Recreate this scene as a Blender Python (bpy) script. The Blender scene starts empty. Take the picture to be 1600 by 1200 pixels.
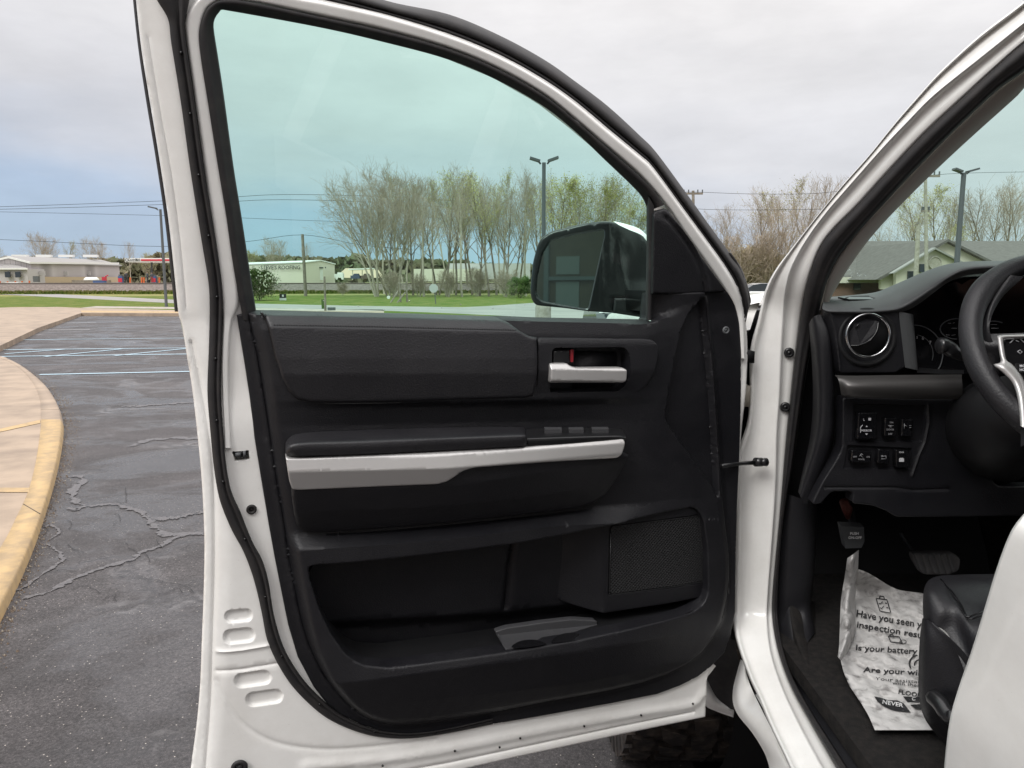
import bpy, bmesh, math, random
import numpy as np
from mathutils import Vector
from mathutils.geometry import delaunay_2d_cdt
R = math.radians
rnd = random.Random(7)
SC = bpy.context.scene
COL = SC.collection

# ------------------------------------------------------------------ camera, sky, sun, exposure
F, H, TH = 1180.0, 1.55, R(7.8)          # focal length in photo pixels (1600 wide), eye height, downward tilt
cam = bpy.data.cameras.new('camera'); camo = bpy.data.objects.new('camera', cam); COL.objects.link(camo)
cam.sensor_width = 36; cam.lens = 36 * F / 1600; cam.clip_start = 0.02; cam.clip_end = 6000
camo.location = (0, 0, H); camo.rotation_euler = (R(90) - TH, 0, 0)
SC.camera = camo
SC.view_settings.view_transform = 'Standard'; SC.view_settings.look = 'None'
SC.view_settings.exposure = 0.32; SC.view_settings.gamma = 1.0
SUN_EL, SUN_AZ = R(46), R(218)           # azimuth measured from +Y towards +X
w = bpy.data.worlds.new('World'); SC.world = w; w.use_nodes = True
nt = w.node_tree; nt.nodes.clear()
def N(tree, typ, **kw):
    n = tree.nodes.new(typ)
    for k, v in kw.items():
        if k.startswith('i_'):
            n.inputs[k[2:].replace('_', ' ')].default_value = v
        else: setattr(n, k, v)
    return n
def ramp(tree, stops, interp='LINEAR'):
    n = tree.nodes.new('ShaderNodeValToRGB'); cr = n.color_ramp; cr.interpolation = interp
    while len(cr.elements) < len(stops): cr.elements.new(0.5)
    for e, (p, c) in zip(cr.elements, stops):
        e.position = p; e.color = (c, c, c, 1) if not hasattr(c, '__len__') else (*c, 1)
    return n
L = nt.links.new
out = N(nt, 'ShaderNodeOutputWorld'); bg = N(nt, 'ShaderNodeBackground')
sky = N(nt, 'ShaderNodeTexSky', sky_type='NISHITA', sun_disc=False, sun_elevation=SUN_EL, sun_rotation=SUN_AZ)
tc = N(nt, 'ShaderNodeTexCoord'); sep = N(nt, 'ShaderNodeSeparateXYZ')
L(tc.outputs['Generated'], sep.inputs[0])
# overcast brightness rises towards the zenith, a bluer clear band low down
rp = ramp(nt, [(0.0, (.37, .47, .60)), (0.055, (.40, .49, .63)), (0.11, (.54, .56, .62)), (0.17, (.625, .62, .645)), (0.27, (.71, .695, .70)), (0.36, (.80, .775, .765)),
               (0.52, (1.15, 1.1, 1.1)), (0.75, (1.8, 1.75, 1.75)), (1.0, (2.2, 2.15, 2.15))])
mp = N(nt, 'ShaderNodeMapping'); mp.inputs['Scale'].default_value = (1, 1, 3.2)
L(tc.outputs['Generated'], mp.inputs[0])
nz = N(nt, 'ShaderNodeTexNoise', i_Scale=2.3, i_Detail=7.0, i_Roughness=.55, i_Distortion=.35)
L(mp.outputs[0], nz.inputs['Vector'])
ma = N(nt, 'ShaderNodeMath', operation='MULTIPLY_ADD'); ma.inputs[1].default_value = .16; 
off = N(nt, 'ShaderNodeMath', operation='MULTIPLY_ADD'); off.inputs[1].default_value = .10; off.inputs[2].default_value = -.08
L(sep.outputs['X'], off.inputs[0])
sb = N(nt, 'ShaderNodeMath', operation='ADD'); L(sep.outputs['Z'], sb.inputs[0]); L(off.outputs[0], sb.inputs[1])
L(nz.outputs['Fac'], ma.inputs[0]); L(sb.outputs[0], ma.inputs[2])
L(ma.outputs[0], rp.inputs[0])
nz2 = N(nt, 'ShaderNodeTexNoise', i_Scale=5.0, i_Detail=6.0, i_Roughness=.6); L(mp.outputs[0], nz2.inputs['Vector'])
r2 = ramp(nt, [(0.3, .91), (0.7, 1.07)]); L(nz2.outputs['Fac'], r2.inputs[0])
mul = N(nt, 'ShaderNodeMixRGB', blend_type='MULTIPLY'); mul.inputs[0].default_value = 1
L(rp.outputs[0], mul.inputs[1]); L(r2.outputs[0], mul.inputs[2])
sk = N(nt, 'ShaderNodeMixRGB', blend_type='MULTIPLY'); sk.inputs[0].default_value = 1; sk.inputs[2].default_value = (.08, .08, .08, 1)
L(sky.outputs[0], sk.inputs[1])
mixs = N(nt, 'ShaderNodeMixRGB'); mixs.inputs[0].default_value = .9
L(sk.outputs[0], mixs.inputs[1]); L(mul.outputs[0], mixs.inputs[2])
L(mixs.outputs[0], bg.inputs[0]); bg.inputs[1].default_value = 1.0; L(bg.outputs[0], out.inputs[0])
sl = bpy.data.lights.new('sun', 'SUN'); sl.energy = 1.5; sl.angle = R(25); sl.color = (1, .985, .955)
so = bpy.data.objects.new('sun', sl); COL.objects.link(so)
sd = Vector((math.sin(SUN_AZ) * math.cos(SUN_EL), math.cos(SUN_AZ) * math.cos(SUN_EL), math.sin(SUN_EL)))
so.rotation_euler = sd.to_track_quat('Z', 'Y').to_euler()

# ------------------------------------------------------------------ pixel -> real place
cT, sT = math.cos(TH), math.sin(TH)
def ray(px, py):
    a = (px - 800) / F; b = (600 - py) / F
    return np.array((a, cT + b * sT, -sT + b * cT))
C0 = np.array((0, 0, H))
def PY(px, py, Y): r = ray(px, py); return C0 + r * (Y / r[1])
def PZ(px, py, z=0.0): r = ray(px, py); return C0 + r * ((z - H) / r[2])
AL = R(18)                                # the open driver's door: 18 degrees off square to the truck
DD = np.array((math.cos(AL), math.sin(AL), 0)); DN = np.array((math.sin(AL), -math.cos(AL), 0)); DO = np.array((0.47, 1.53, 0))
BELT = 1.49
def lean(z): return 0.16 * max(0.0, z - BELT)
def D(px, py, w=0.0):
    r = ray(px, py); k = 0.0
    for _ in range(6):
        t = (w + k - (C0 - DO) @ DN) / (r @ DN); p = C0 + r * t; k = lean(p[2])
    return p
def UV(px, py, w=0.0):
    p = D(px, py, w); return ((p - DO) @ DD, p[2])
def W3(u, v, w):                           # door coordinates -> world, vectorised
    u = np.asarray(u, float); v = np.asarray(v, float); w = np.asarray(w, float) + 0.16 * np.maximum(0, v - BELT)
    return np.stack((DO[0] + u * DD[0] + w * DN[0], DO[1] + u * DD[1] + w * DN[1], v), -1)

def cat(pts, n=8, closed=False):           # Catmull-Rom through points of any dimension
    P = [np.array(p, float) for p in pts]; m = len(P); o = []
    rng = range(m) if closed else range(m - 1)
    for i in rng:
        a = P[(i - 1) % m] if closed or i > 0 else 2 * P[0] - P[1]
        b = P[i]; c = P[(i + 1) % m]
        d = P[(i + 2) % m] if closed or i + 2 < m else 2 * P[-1] - P[-2]
        for k in range(n):
            t = k / n
            o.append(.5 * ((2 * b) + (c - a) * t + (2 * a - 5 * b + 4 * c - d) * t * t + (3 * b - a - 3 * c + d) * t ** 3))
    if not closed: o.append(P[-1])
    return np.array(o)
def resample(P, n):
    P = np.array(P, float); s = np.r_[0, np.cumsum(np.linalg.norm(np.diff(P, axis=0), axis=1))]
    t = np.linspace(0, s[-1], n); return np.stack([np.interp(t, s, P[:, k]) for k in range(P.shape[1])], -1)

# ------------------------------------------------------------------ materials
MAT = {}
def mat(name, col, rough=.5, spec=.5, metal=0, noise=None, bump=None, coat=0, rv=None):
    """noise = (scale, col2, lo, hi), bump = (scale, strength, distance)"""
    m = bpy.data.materials.new(name); m.use_nodes = True; t = m.node_tree; b = t.nodes['Principled BSDF']
    b.inputs['Base Color'].default_value = (*col, 1); b.inputs['Roughness'].default_value = rough
    b.inputs['Specular IOR Level'].default_value = spec; b.inputs['Metallic'].default_value = metal
    b.inputs['Coat Weight'].default_value = coat; b.inputs['Coat Roughness'].default_value = .06
    g = N(t, 'ShaderNodeNewGeometry')
    if noise:
        n = N(t, 'ShaderNodeTexNoise', i_Scale=noise[0], i_Detail=6.0, i_Roughness=.6); t.links.new(g.outputs['Position'], n.inputs['Vector'])
        r = ramp(t, [(noise[2], col), (noise[3], noise[1])]); t.links.new(n.outputs['Fac'], r.inputs[0])
        t.links.new(r.outputs[0], b.inputs['Base Color'])
    if bump:
        n = N(t, 'ShaderNodeTexNoise', i_Scale=bump[0], i_Detail=3.0, i_Roughness=.6); t.links.new(g.outputs['Position'], n.inputs['Vector'])
        bp = N(t, 'ShaderNodeBump', i_Strength=bump[1], i_Distance=bump[2]); t.links.new(n.outputs['Fac'], bp.inputs['Height'])
        t.links.new(bp.outputs[0], b.inputs['Normal'])
    if rv:      # handling marks: gloss varies in soft patches and fine rubbed streaks
        n = N(t, 'ShaderNodeTexNoise', i_Scale=rv[0], i_Detail=8.0, i_Roughness=.72, i_Distortion=.6); t.links.new(g.outputs['Position'], n.inputs['Vector'])
        r = ramp(t, [(.35, rv[1]), (.65, rv[2])]); t.links.new(n.outputs['Fac'], r.inputs[0]); t.links.new(r.outputs[0], b.inputs['Roughness'])
    MAT[name] = m; return m
def white_paint():
    m = mat('white_paint', (.74, .725, .68), .32, .5, coat=.6); t = m.node_tree; b = t.nodes['Principled BSDF']
    g = N(t, 'ShaderNodeNewGeometry')
    n = N(t, 'ShaderNodeTexNoise', i_Scale=9.0, i_Detail=8.0, i_Roughness=.7); t.links.new(g.outputs['Position'], n.inputs['Vector'])
    r = ramp(t, [(.35, (.76, .75, .72)), (.62, (.83, .825, .80))]); t.links.new(n.outputs['Fac'], r.inputs[0])
    n2 = N(t, 'ShaderNodeTexNoise', i_Scale=420.0, i_Detail=2.0); t.links.new(g.outputs['Position'], n2.inputs['Vector'])
    r2 = ramp(t, [(.20, (.45, .38, .3)), (.235, (1, 1, 1))]); t.links.new(n2.outputs['Fac'], r2.inputs[0])
    mx = N(t, 'ShaderNodeMixRGB', blend_type='MULTIPLY'); mx.inputs[0].default_value = .8
    t.links.new(r.outputs[0], mx.inputs[1]); t.links.new(r2.outputs[0], mx.inputs[2]); t.links.new(mx.outputs[0], b.inputs['Base Color'])
    n3 = N(t, 'ShaderNodeTexNoise', i_Scale=30.0, i_Detail=4.0); t.links.new(g.outputs['Position'], n3.inputs['Vector'])
    bp = N(t, 'ShaderNodeBump', i_Strength=.10, i_Distance=.002); t.links.new(n3.outputs['Fac'], bp.inputs['Height']); t.links.new(bp.outputs[0], b.inputs['Normal'])
    rr = ramp(t, [(.3, .28), (.7, .5)]); t.links.new(n.outputs['Fac'], rr.inputs[0]); t.links.new(rr.outputs[0], b.inputs['Roughness'])
white_paint()
mat('black_plastic', (.0062, .0062, .0080), .50, .40, noise=(6, (.0092, .0090, .0112), .35, .65), bump=(420, .5, .0013), rv=(7, .40, .60))
mat('tray_grey', (.045, .045, .048), .5, .5, bump=(700, .3, .001))
mat('dark_plastic', (.009, .009, .010), .55, .3, bump=(900, .3, .001))
mat('smooth_black', (.012, .012, .013), .28, .5)
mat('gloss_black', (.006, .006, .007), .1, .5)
mat('leather', (.0105, .0102, .0125), .46, .48, noise=(8, (.0150, .0145, .0168), .35, .65), bump=(330, .5, .0014), rv=(6, .38, .55))
mat('rubber', (.018, .017, .018), .6, .35, noise=(40, (.03, .027, .026), .45, .7), bump=(250, .2, .001))
mat('silver', (.50, .49, .48), .36, .5, metal=.55, bump=(1500, .05, .0004))
mat('chrome', (.55, .55, .56), .2, .5, metal=1)
mat('taupe_metal', (.075, .072, .070), .36, .5, metal=.5)
mat('taupe_cloth', (.50, .46, .42), .85, .2, bump=(700, .3, .001))
mat('red_plastic', (.30, .02, .03), .35)
mat('dull_red', (.10, .022, .015), .6)
mat('carpet', (.02, .019, .019), .95, .1, noise=(60, (.032, .029, .027), .4, .65), bump=(500, .9, .004))
mat('print_white', (.7, .7, .7), .6)
mat('print_grey', (.25, .25, .26), .6)
mat('ink', (.02, .02, .022), .6, noise=(120, (.16, .155, .155), .58, .70))
mat('dash_print', (.5, .5, .52), .6)
mat('paper', (.52, .51, .50), .8, .2, noise=(38, (.22, .21, .205), .52, .70), bump=(55, .5, .006))
mat('mirror_glass', (.62, .62, .63), .015, .5, metal=1)
mat('concrete', (.39, .30, .22), .6, .4, noise=(2.2, (.26, .20, .15), .38, .66), bump=(60, .3, .004))
mat('yellow_kerb', (.50, .35, .175), .6, .35, noise=(9, (.36, .26, .15), .42, .66), bump=(60, .3, .004))
mat('line_blue', (.42, .56, .64), .5, .4, noise=(30, (.2, .24, .27), .55, .75))
mat('line_white', (.6, .6, .6), .5, .4, noise=(30, (.2, .2, .2), .55, .75))
mat('road', (.30, .29, .27), .7, .3, noise=(.5, (.24, .23, .22), .4, .7))
mat('silt', (.135, .126, .127), .38, .5, noise=(45, (.078, .071, .072), .42, .66), bump=(110, 1, .006))
mat('crack', (.02, .019, .02), .8)
mat('grass', (.085, .135, .022), .9, .1, noise=(.8, (.19, .19, .06), .42, .68), bump=(9, 1, .08))
mat('grass_dry', (.30, .26, .12), .9, .1, noise=(.9, (.14, .19, .045), .35, .7), bump=(9, 1, .06))
mat('ballast', (.16, .135, .12), .95, .1, noise=(4, (.26, .22, .20), .4, .7), bump=(8, 1, .1))
mat('rail', (.10, .075, .06), .6)
mat('gravel', (.42, .38, .34), .95, .1, noise=(2, (.3, .27, .24), .4, .7))
mat('far_wood', (.15, .175, .10), .95, .1, noise=(.06, (.24, .20, .14), .38, .62))
mat('bark', (.30, .255, .205), .95, .1, noise=(1.5, (.15, .125, .10), .35, .65))
mat('twig', (.34, .285, .22), .95, .1)
mat('bark_pale', (.42, .37, .30), .95, .1)
mat('leaf_spring', (.36, .36, .12), .8, .2, noise=(.6, (.38, .36, .12), .4, .6))
mat('leaf_tan', (.42, .34, .17), .8, .2, noise=(.6, (.22, .2, .06), .4, .6))
mat('leaf_green', (.05, .10, .025), .8, .2, noise=(.6, (.09, .14, .03), .4, .6))
mat('blossom', (.55, .55, .42), .8, .2)
mat('siding_grey', (.44, .42, .42), .6, .3)
mat('siding_cream', (.60, .555, .47), .6, .3)
mat('roof_metal', (.30, .29, .28), .6, .3)
mat('white_trim', (.72, .72, .70), .5, .3)
mat('stone_tan', (.45, .36, .25), .9, .2)
mat('dark_glass', (.03, .035, .04), .08, .6)
mat('wood_post', (.20, .17, .14), .9, .1, noise=(3, (.3, .26, .22), .4, .7))
mat('steel_grey', (.10, .105, .11), .5, .4)
mat('concrete_pale', (.42, .39, .34), .8, .2, noise=(6, (.3, .27, .22), .4, .7))
mat('shingle', (.115, .105, .10), .9, .2, noise=(3, (.16, .15, .14), .35, .7))
mat('red_sign', (.5, .03, .05), .5)
mat('orange', (.55, .12, .03), .6)
mat('blue_bin', (.05, .09, .22), .6)
mat('denim', (.05, .07, .12), .8)
mat('skin', (.35, .2, .14), .6)
mat('stop_back', (.5, .5, .5), .5, .4, metal=.4)
mat('soffit', (.10, .095, .09), .7)
mat('window_pane', (.20, .22, .22), .2, .5)
def speckle_asphalt():
    m = mat('asphalt', (.06, .055, .055), .6, .5); t = m.node_tree; b = t.nodes['Principled BSDF']
    g = N(t, 'ShaderNodeNewGeometry'); P = g.outputs['Position']; LK = t.links.new
    def noise(s, d=5., r=.6, dist=0., vec=P):
        n = N(t, 'ShaderNodeTexNoise', i_Scale=s, i_Detail=d, i_Roughness=r, i_Distortion=dist); LK(vec, n.inputs['Vector']); return n.outputs['Fac']
    def mth(op, a, c):
        n = N(t, 'ShaderNodeMath', operation=op)
        for k, q in enumerate((a, c)):
            if isinstance(q, (int, float)): n.inputs[k].default_value = q
            else: LK(q, n.inputs[k])
        return n.outputs[0]
    mp = N(t, 'ShaderNodeMapping'); mp.inputs['Scale'].default_value = (.30, .62, 1); LK(P, mp.inputs[0])
    wet = noise(1.0, 9., .66, .8, mp.outputs[0])
    wr = ramp(t, [(.505, 0), (.57, 1)]); LK(wet, wr.inputs[0])
    damp = ramp(t, [(.40, 0), (.54, 1)]); LK(wet, damp.inputs[0])
    br = ramp(t, [(.3, (.066, .060, .061)), (.7, (.108, .098, .098))]); LK(noise(.8, 7., .65), br.inputs[0])
    fr = ramp(t, [(.36, .15), (.46, .75), (.54, 1.15), (.64, 2.4)]); LK(noise(90., 7., .9), fr.inputs[0])
    mx = N(t, 'ShaderNodeMixRGB', blend_type='MULTIPLY'); mx.inputs[0].default_value = 1; LK(br.outputs[0], mx.inputs[1]); LK(fr.outputs[0], mx.inputs[2])
    dm = N(t, 'ShaderNodeMixRGB', blend_type='MULTIPLY'); LK(damp.outputs[0], dm.inputs[0]); LK(mx.outputs[0], dm.inputs[1]); dm.inputs[2].default_value = (.62, .62, .62, 1)
    # pale stones showing in the binder
    vs = N(t, 'ShaderNodeTexVoronoi', i_Scale=55.0); LK(P, vs.inputs['Vector']); st = ramp(t, [(.0, 1), (.10, 1), (.16, 0)]); LK(vs.outputs['Distance'], st.inputs[0])
    pick = ramp(t, [(.70, 0), (.72, 1)]); sx = N(t, 'ShaderNodeSeparateXYZ'); LK(vs.outputs['Color'], sx.inputs[0]); LK(sx.outputs[0], pick.inputs[0])
    sm = mth('MULTIPLY', st.outputs[0], pick.outputs[0])
    ms = N(t, 'ShaderNodeMixRGB'); LK(sm, ms.inputs[0]); LK(dm.outputs[0], ms.inputs[1]); ms.inputs[2].default_value = (.50, .45, .40, 1)
    # thin meandering cracks
    wob = N(t, 'ShaderNodeMixRGB', blend_type='ADD'); wob.inputs[0].default_value = 1
    wn = N(t, 'ShaderNodeTexNoise', i_Scale=1.6, i_Detail=7.0, i_Roughness=.65); LK(P, wn.inputs['Vector']); LK(P, wob.inputs[1]); LK(wn.outputs['Color'], wob.inputs[2])
    vo = N(t, 'ShaderNodeTexVoronoi', feature='DISTANCE_TO_EDGE', i_Scale=.9); LK(wob.outputs[0], vo.inputs['Vector'])
    cr = ramp(t, [(0.0, 1), (.006, .9), (.012, 0)]); LK(vo.outputs[0], cr.inputs[0])
    halo = ramp(t, [(0.0, 1), (.05, .6), (.14, 0)]); LK(vo.outputs[0], halo.inputs[0])
    gate = ramp(t, [(.43, 0), (.50, 1)]); LK(noise(.55, 4.), gate.inputs[0])
    cm = mth('MULTIPLY', cr.outputs[0], gate.outputs[0]); hm = mth('MULTIPLY', halo.outputs[0], gate.outputs[0])
    vein = ramp(t, [(.02, 0), (.035, 1), (.06, 1), (.10, 0)]); LK(vo.outputs[0], vein.inputs[0]); vg = ramp(t, [(.55, 0), (.64, .8)]); LK(noise(.9, 6., .7), vg.inputs[0])
    silt = N(t, 'ShaderNodeMixRGB'); LK(mth('MULTIPLY', vein.outputs[0], vg.outputs[0]), silt.inputs[0]); LK(ms.outputs[0], silt.inputs[1]); silt.inputs[2].default_value = (.165, .157, .157, 1)
    mc = N(t, 'ShaderNodeMixRGB'); LK(cm, mc.inputs[0]); LK(silt.outputs[0], mc.inputs[1]); mc.inputs[2].default_value = (.035, .032, .032, 1)
    LK(mc.outputs[0], b.inputs['Base Color'])
    film = mth('MAXIMUM', mth('MULTIPLY', wr.outputs[0], .9), mth('MULTIPLY', hm, .85))
    rr = ramp(t, [(0, .72), (1, .22)]); LK(film, rr.inputs[0]); LK(rr.outputs[0], b.inputs['Roughness'])
    inv = ramp(t, [(0, 1), (1, .10)]); LK(film, inv.inputs[0])
    hn = mth('MULTIPLY', noise(110., 5., .75), inv.outputs[0])
    bp = N(t, 'ShaderNodeBump', i_Strength=1.0, i_Distance=.010); LK(hn, bp.inputs['Height']); LK(bp.outputs[0], b.inputs['Normal'])
speckle_asphalt()
def glass(name, tint, refl=.05):
    m = bpy.data.materials.new(name); m.use_nodes = True; t = m.node_tree; t.nodes.clear()
    o = N(t, 'ShaderNodeOutputMaterial'); tr = N(t, 'ShaderNodeBsdfTransparent'); tr.inputs[0].default_value = (*tint, 1)
    gl = N(t, 'ShaderNodeBsdfGlossy'); gl.inputs['Roughness'].default_value = .01; fr = N(t, 'ShaderNodeFresnel'); fr.inputs[0].default_value = 1.45
    mx = N(t, 'ShaderNodeMixShader'); t.links.new(fr.outputs[0], mx.inputs[0]); t.links.new(tr.outputs[0], mx.inputs[1]); t.links.new(gl.outputs[0], mx.inputs[2])
    t.links.new(mx.outputs[0], o.inputs[0]); MAT[name] = m
glass('green_glass', (.71, .97, .88))
glass('windshield_glass', (.79, .97, .90))
def brick():
    m = mat('brick', (.2, .1, .07), .9, .2); t = m.node_tree; b = t.nodes['Principled BSDF']; g = N(t, 'ShaderNodeNewGeometry')
    s = N(t, 'ShaderNodeSeparateXYZ'); c = N(t, 'ShaderNodeCombineXYZ'); t.links.new(g.outputs['Position'], s.inputs[0])
    a = N(t, 'ShaderNodeMath', operation='ADD'); t.links.new(s.outputs[0], a.inputs[0]); t.links.new(s.outputs[1], a.inputs[1])
    t.links.new(a.outputs[0], c.inputs[0]); t.links.new(s.outputs[2], c.inputs[1])
    k = N(t, 'ShaderNodeTexBrick'); k.inputs['Color1'].default_value = (.22, .10, .07, 1); k.inputs['Color2'].default_value = (.16, .08, .06, 1)
    k.inputs['Mortar'].default_value = (.3, .27, .24, 1); k.inputs['Scale'].default_value = 1; k.inputs['Brick Width'].default_value = .22
    k.inputs['Row Height'].default_value = .075; k.inputs['Mortar Size'].default_value = .006
    t.links.new(c.outputs[0], k.inputs['Vector']); t.links.new(k.outputs[0], b.inputs['Base Color'])
brick()

# ------------------------------------------------------------------ object helpers
def mesh(name, V, Fc, m, parent=None, smooth=True, sharp=None):
    me = bpy.data.meshes.new(name)
    V = np.asarray(V, float)
    me.from_pydata(V.tolist() if len(V) else [], [], [list(map(int, f)) for f in Fc]); me.update()
    o = bpy.data.objects.new(name, me); COL.objects.link(o)
    if m: me.materials.append(MAT[m])
    if smooth:
        me.polygons.foreach_set('use_smooth', [True] * len(me.polygons))
        if sharp: me.set_sharp_from_angle(angle=R(sharp))
    if parent: o.parent = parent
    return o
def tag(o, label=None, cat_=None, group=None, kind=None):
    if label: o['label'] = label
    if cat_: o['category'] = cat_
    if group: o['group'] = group
    if kind: o['kind'] = kind
    return o
def empty(name, loc=(0, 0, 0), parent=None):
    o = bpy.data.objects.new(name, None); COL.objects.link(o); o.location = loc; o.empty_display_size = .1
    if parent: o.parent = parent
    return o
def localise(root):                        # parts were made in world coordinates: keep them there under a root that stands at its base
    bpy.context.view_layer.update()
    for ch in root.children: ch.matrix_parent_inverse = root.matrix_world.inverted()
def merge(parts):
    V = []; Fc = []; k = 0
    for v, f in parts:
        V += [tuple(p) for p in v]; Fc += [tuple(i + k for i in q) for q in f]; k += len(v)
    return V, Fc
def many(name, parts, m, parent, smooth=True): return [mesh(name, v, f, m, parent, smooth) for v, f in parts]
def box(x0, x1, y0, y1, z0, z1):
    V = [(x, y, z) for z in (z0, z1) for x, y in ((x0, y0), (x1, y0), (x1, y1), (x0, y1))]
    return V, [(3, 2, 1, 0), (4, 5, 6, 7), (0, 1, 5, 4), (1, 2, 6, 5), (2, 3, 7, 6), (3, 0, 4, 7)]
def obox(c, ax, ay, az):                   # oriented box by centre and three half vectors
    c, ax, ay, az = map(lambda q: np.array(q, float), (c, ax, ay, az))
    V = [c + sx * ax + sy * ay + sz * az for sz in (-1, 1) for sx, sy in ((-1, -1), (1, -1), (1, 1), (-1, 1))]
    return V, [(3, 2, 1, 0), (4, 5, 6, 7), (0, 1, 5, 4), (1, 2, 6, 5), (2, 3, 7, 6), (3, 0, 4, 7)]
def tube(path, r, n=8, caps=True, squash=None):
    P = np.array(path, float); m = len(P); rs = np.full(m, r) if np.isscalar(r) else np.array(r, float)
    V = []; up = np.array((0.13, .21, 1.0))
    T = np.gradient(P, axis=0); prev = None
    for i in range(m):
        t = T[i] / (np.linalg.norm(T[i]) + 1e-12)
        a = np.cross(t, up if prev is None else np.cross(prev, t)); 
        if np.linalg.norm(a) < 1e-5: a = np.cross(t, (1, 0, 0))
        a /= np.linalg.norm(a); b = np.cross(t, a); prev = a if prev is None else a
        for k in range(n):
            th = 2 * math.pi * k / n; V.append(P[i] + rs[i] * (math.cos(th) * a + math.sin(th) * b))
        up = np.cross(a, t) if False else up; prev = None
    Fc = [(i * n + k, i * n + (k + 1) % n, (i + 1) * n + (k + 1) % n, (i + 1) * n + k) for i in range(m - 1) for k in range(n)]
    if caps: Fc += [tuple(range(n))[::-1], tuple((m - 1) * n + k for k in range(n))]
    return V, Fc
def cyl(p0, p1, r, n=12, r1=None): return tube([p0, p1], [r, r if r1 is None else r1], n)
def disc(c, nrm, r, th, n=20, rim=None):
    c = np.array(c, float); nrm = np.array(nrm, float); nrm /= np.linalg.norm(nrm)
    return tube([c - nrm * th, c - nrm * 0, c], [r, r, r * .85], n) if rim else tube([c - nrm * th, c], [r, r], n)
def prism(poly, ext):                      # closed polygon of 3-D points pushed along ext
    P = [np.array(p, float) for p in poly]; e = np.array(ext, float); n = len(P)
    return P + [p + e for p in P], [tuple(range(n))[::-1], tuple(range(n, 2 * n))] + [(i, (i + 1) % n, n + (i + 1) % n, n + i) for i in range(n)]
def grid_faces(a, b, closed=False):
    return [(i * b + j, i * b + (j + 1) % b, (i + 1) * b + (j + 1) % b, (i + 1) * b + j) for i in range(a - 1) for j in range(b if closed else b - 1)]
def loft(name, curves, m, parent, n=60, sub=4, smoothx=True, back=None, sharp=None):
    """curves: list of 3-D polylines, all running the same way; skinned with a smooth cross-section. back: vector for closing thickness"""
    G = np.array([resample(c, n) for c in curves])          # k x n x 3
    if smoothx: G = np.array([cat(G[:, j], sub) for j in range(n)])        # n x K x 3
    else: G = G.transpose(1, 0, 2)
    a, b = G.shape[:2]; V = G.reshape(-1, 3); Fc = grid_faces(a, b)
    if back is not None:
        V2 = V + np.array(back); k = len(V); V = np.r_[V, V2]
        Fc += [(q[3] + k, q[2] + k, q[1] + k, q[0] + k) for q in grid_faces(a, b)]
        Bd = [(i * b) for i in range(a)], [(i * b + b - 1) for i in range(a)]
        for E in Bd: Fc += [(E[i], E[i + 1], E[i + 1] + k, E[i] + k) for i in range(a - 1)]
        for r0 in (0, (a - 1) * b): Fc += [(r0 + j, r0 + j + 1, r0 + j + 1 + k, r0 + j + k) for j in range(b - 1)]
    return mesh(name, V, Fc, m, parent, sharp=sharp)

# ---- shaped sheets in the door's own coordinates
def seg_dist(P, line, closed):
    A = np.array(line, float); B = np.roll(A, -1, 0) if closed else A[1:]; A = A if closed else A[:-1]
    o = np.full(len(P), 1e9)
    for a, b in zip(A, B):
        d = b - a; q = d @ d + 1e-15; t = np.clip(((P - a) @ d) / q, 0, 1)
        o = np.minimum(o, np.linalg.norm(P - a - t[:, None] * d, axis=1))
    return o
def inside(P, poly):
    A = np.array(poly, float); B = np.roll(A, -1, 0); r = np.zeros(len(P), bool)
    for (x0, y0), (x1, y1) in zip(A, B):
        if y0 == y1: continue
        c = ((y0 > P[:, 1]) != (y1 > P[:, 1])) & (P[:, 0] < (x1 - x0) * (P[:, 1] - y0) / (y1 - y0) + x0); r ^= c
    return r
def sst(x): x = np.clip(x, 0, 1); return x * x * (3 - 2 * x)
def ppoly(px, w, smooth=0, closed=True):
    P = cat(px, smooth, closed) if smooth else np.array(px, float)
    return np.array([UV(a, b, w) for a, b in P])
def rnd_poly(px, r, w=0.0, n=4):           # polygon with rounded corners of radius r (pixels), to door coordinates
    P = [np.array(p, float) for p in px]; m = len(P); o = []
    for i in range(m):
        a, b, c = P[i - 1], P[i], P[(i + 1) % m]; ra = min(r, .45 * np.linalg.norm(a - b)); rc = min(r, .45 * np.linalg.norm(c - b))
        s = b + (a - b) / np.linalg.norm(a - b) * ra; e = b + (c - b) / np.linalg.norm(c - b) * rc
        for k in range(n + 1):
            t = k / n; o.append((1 - t) ** 2 * s + 2 * t * (1 - t) * b + t * t * e)
    return np.array([UV(a, b, w) for a, b in o])
class Field:
    """height over the sheet given by stacked curves (top to bottom), each [(px,py,h),...]"""
    def __init__(s, curves, uvf=None):
        s.c = []
        for cu in curves:
            q = np.array([(*(uvf or UV)(a, b, h), h) for a, b, h in (cat(cu, 6) if len(cu) > 3 else cu)]); q = q[np.argsort(q[:, 0])]; s.c.append(q)
    def __call__(s, P):
        vs = [np.interp(P[:, 0], q[:, 0], q[:, 1]) for q in s.c]; hs = [np.interp(P[:, 0], q[:, 0], q[:, 2]) for q in s.c]
        h = hs[0].copy()
        for i in range(len(vs) - 1):
            t = np.clip((vs[i] - P[:, 1]) / np.maximum(vs[i] - vs[i + 1], 1e-5), 0, 1)
            h = np.where(P[:, 1] <= vs[i], hs[i] + (hs[i + 1] - hs[i]) * t, h)
        return h
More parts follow.
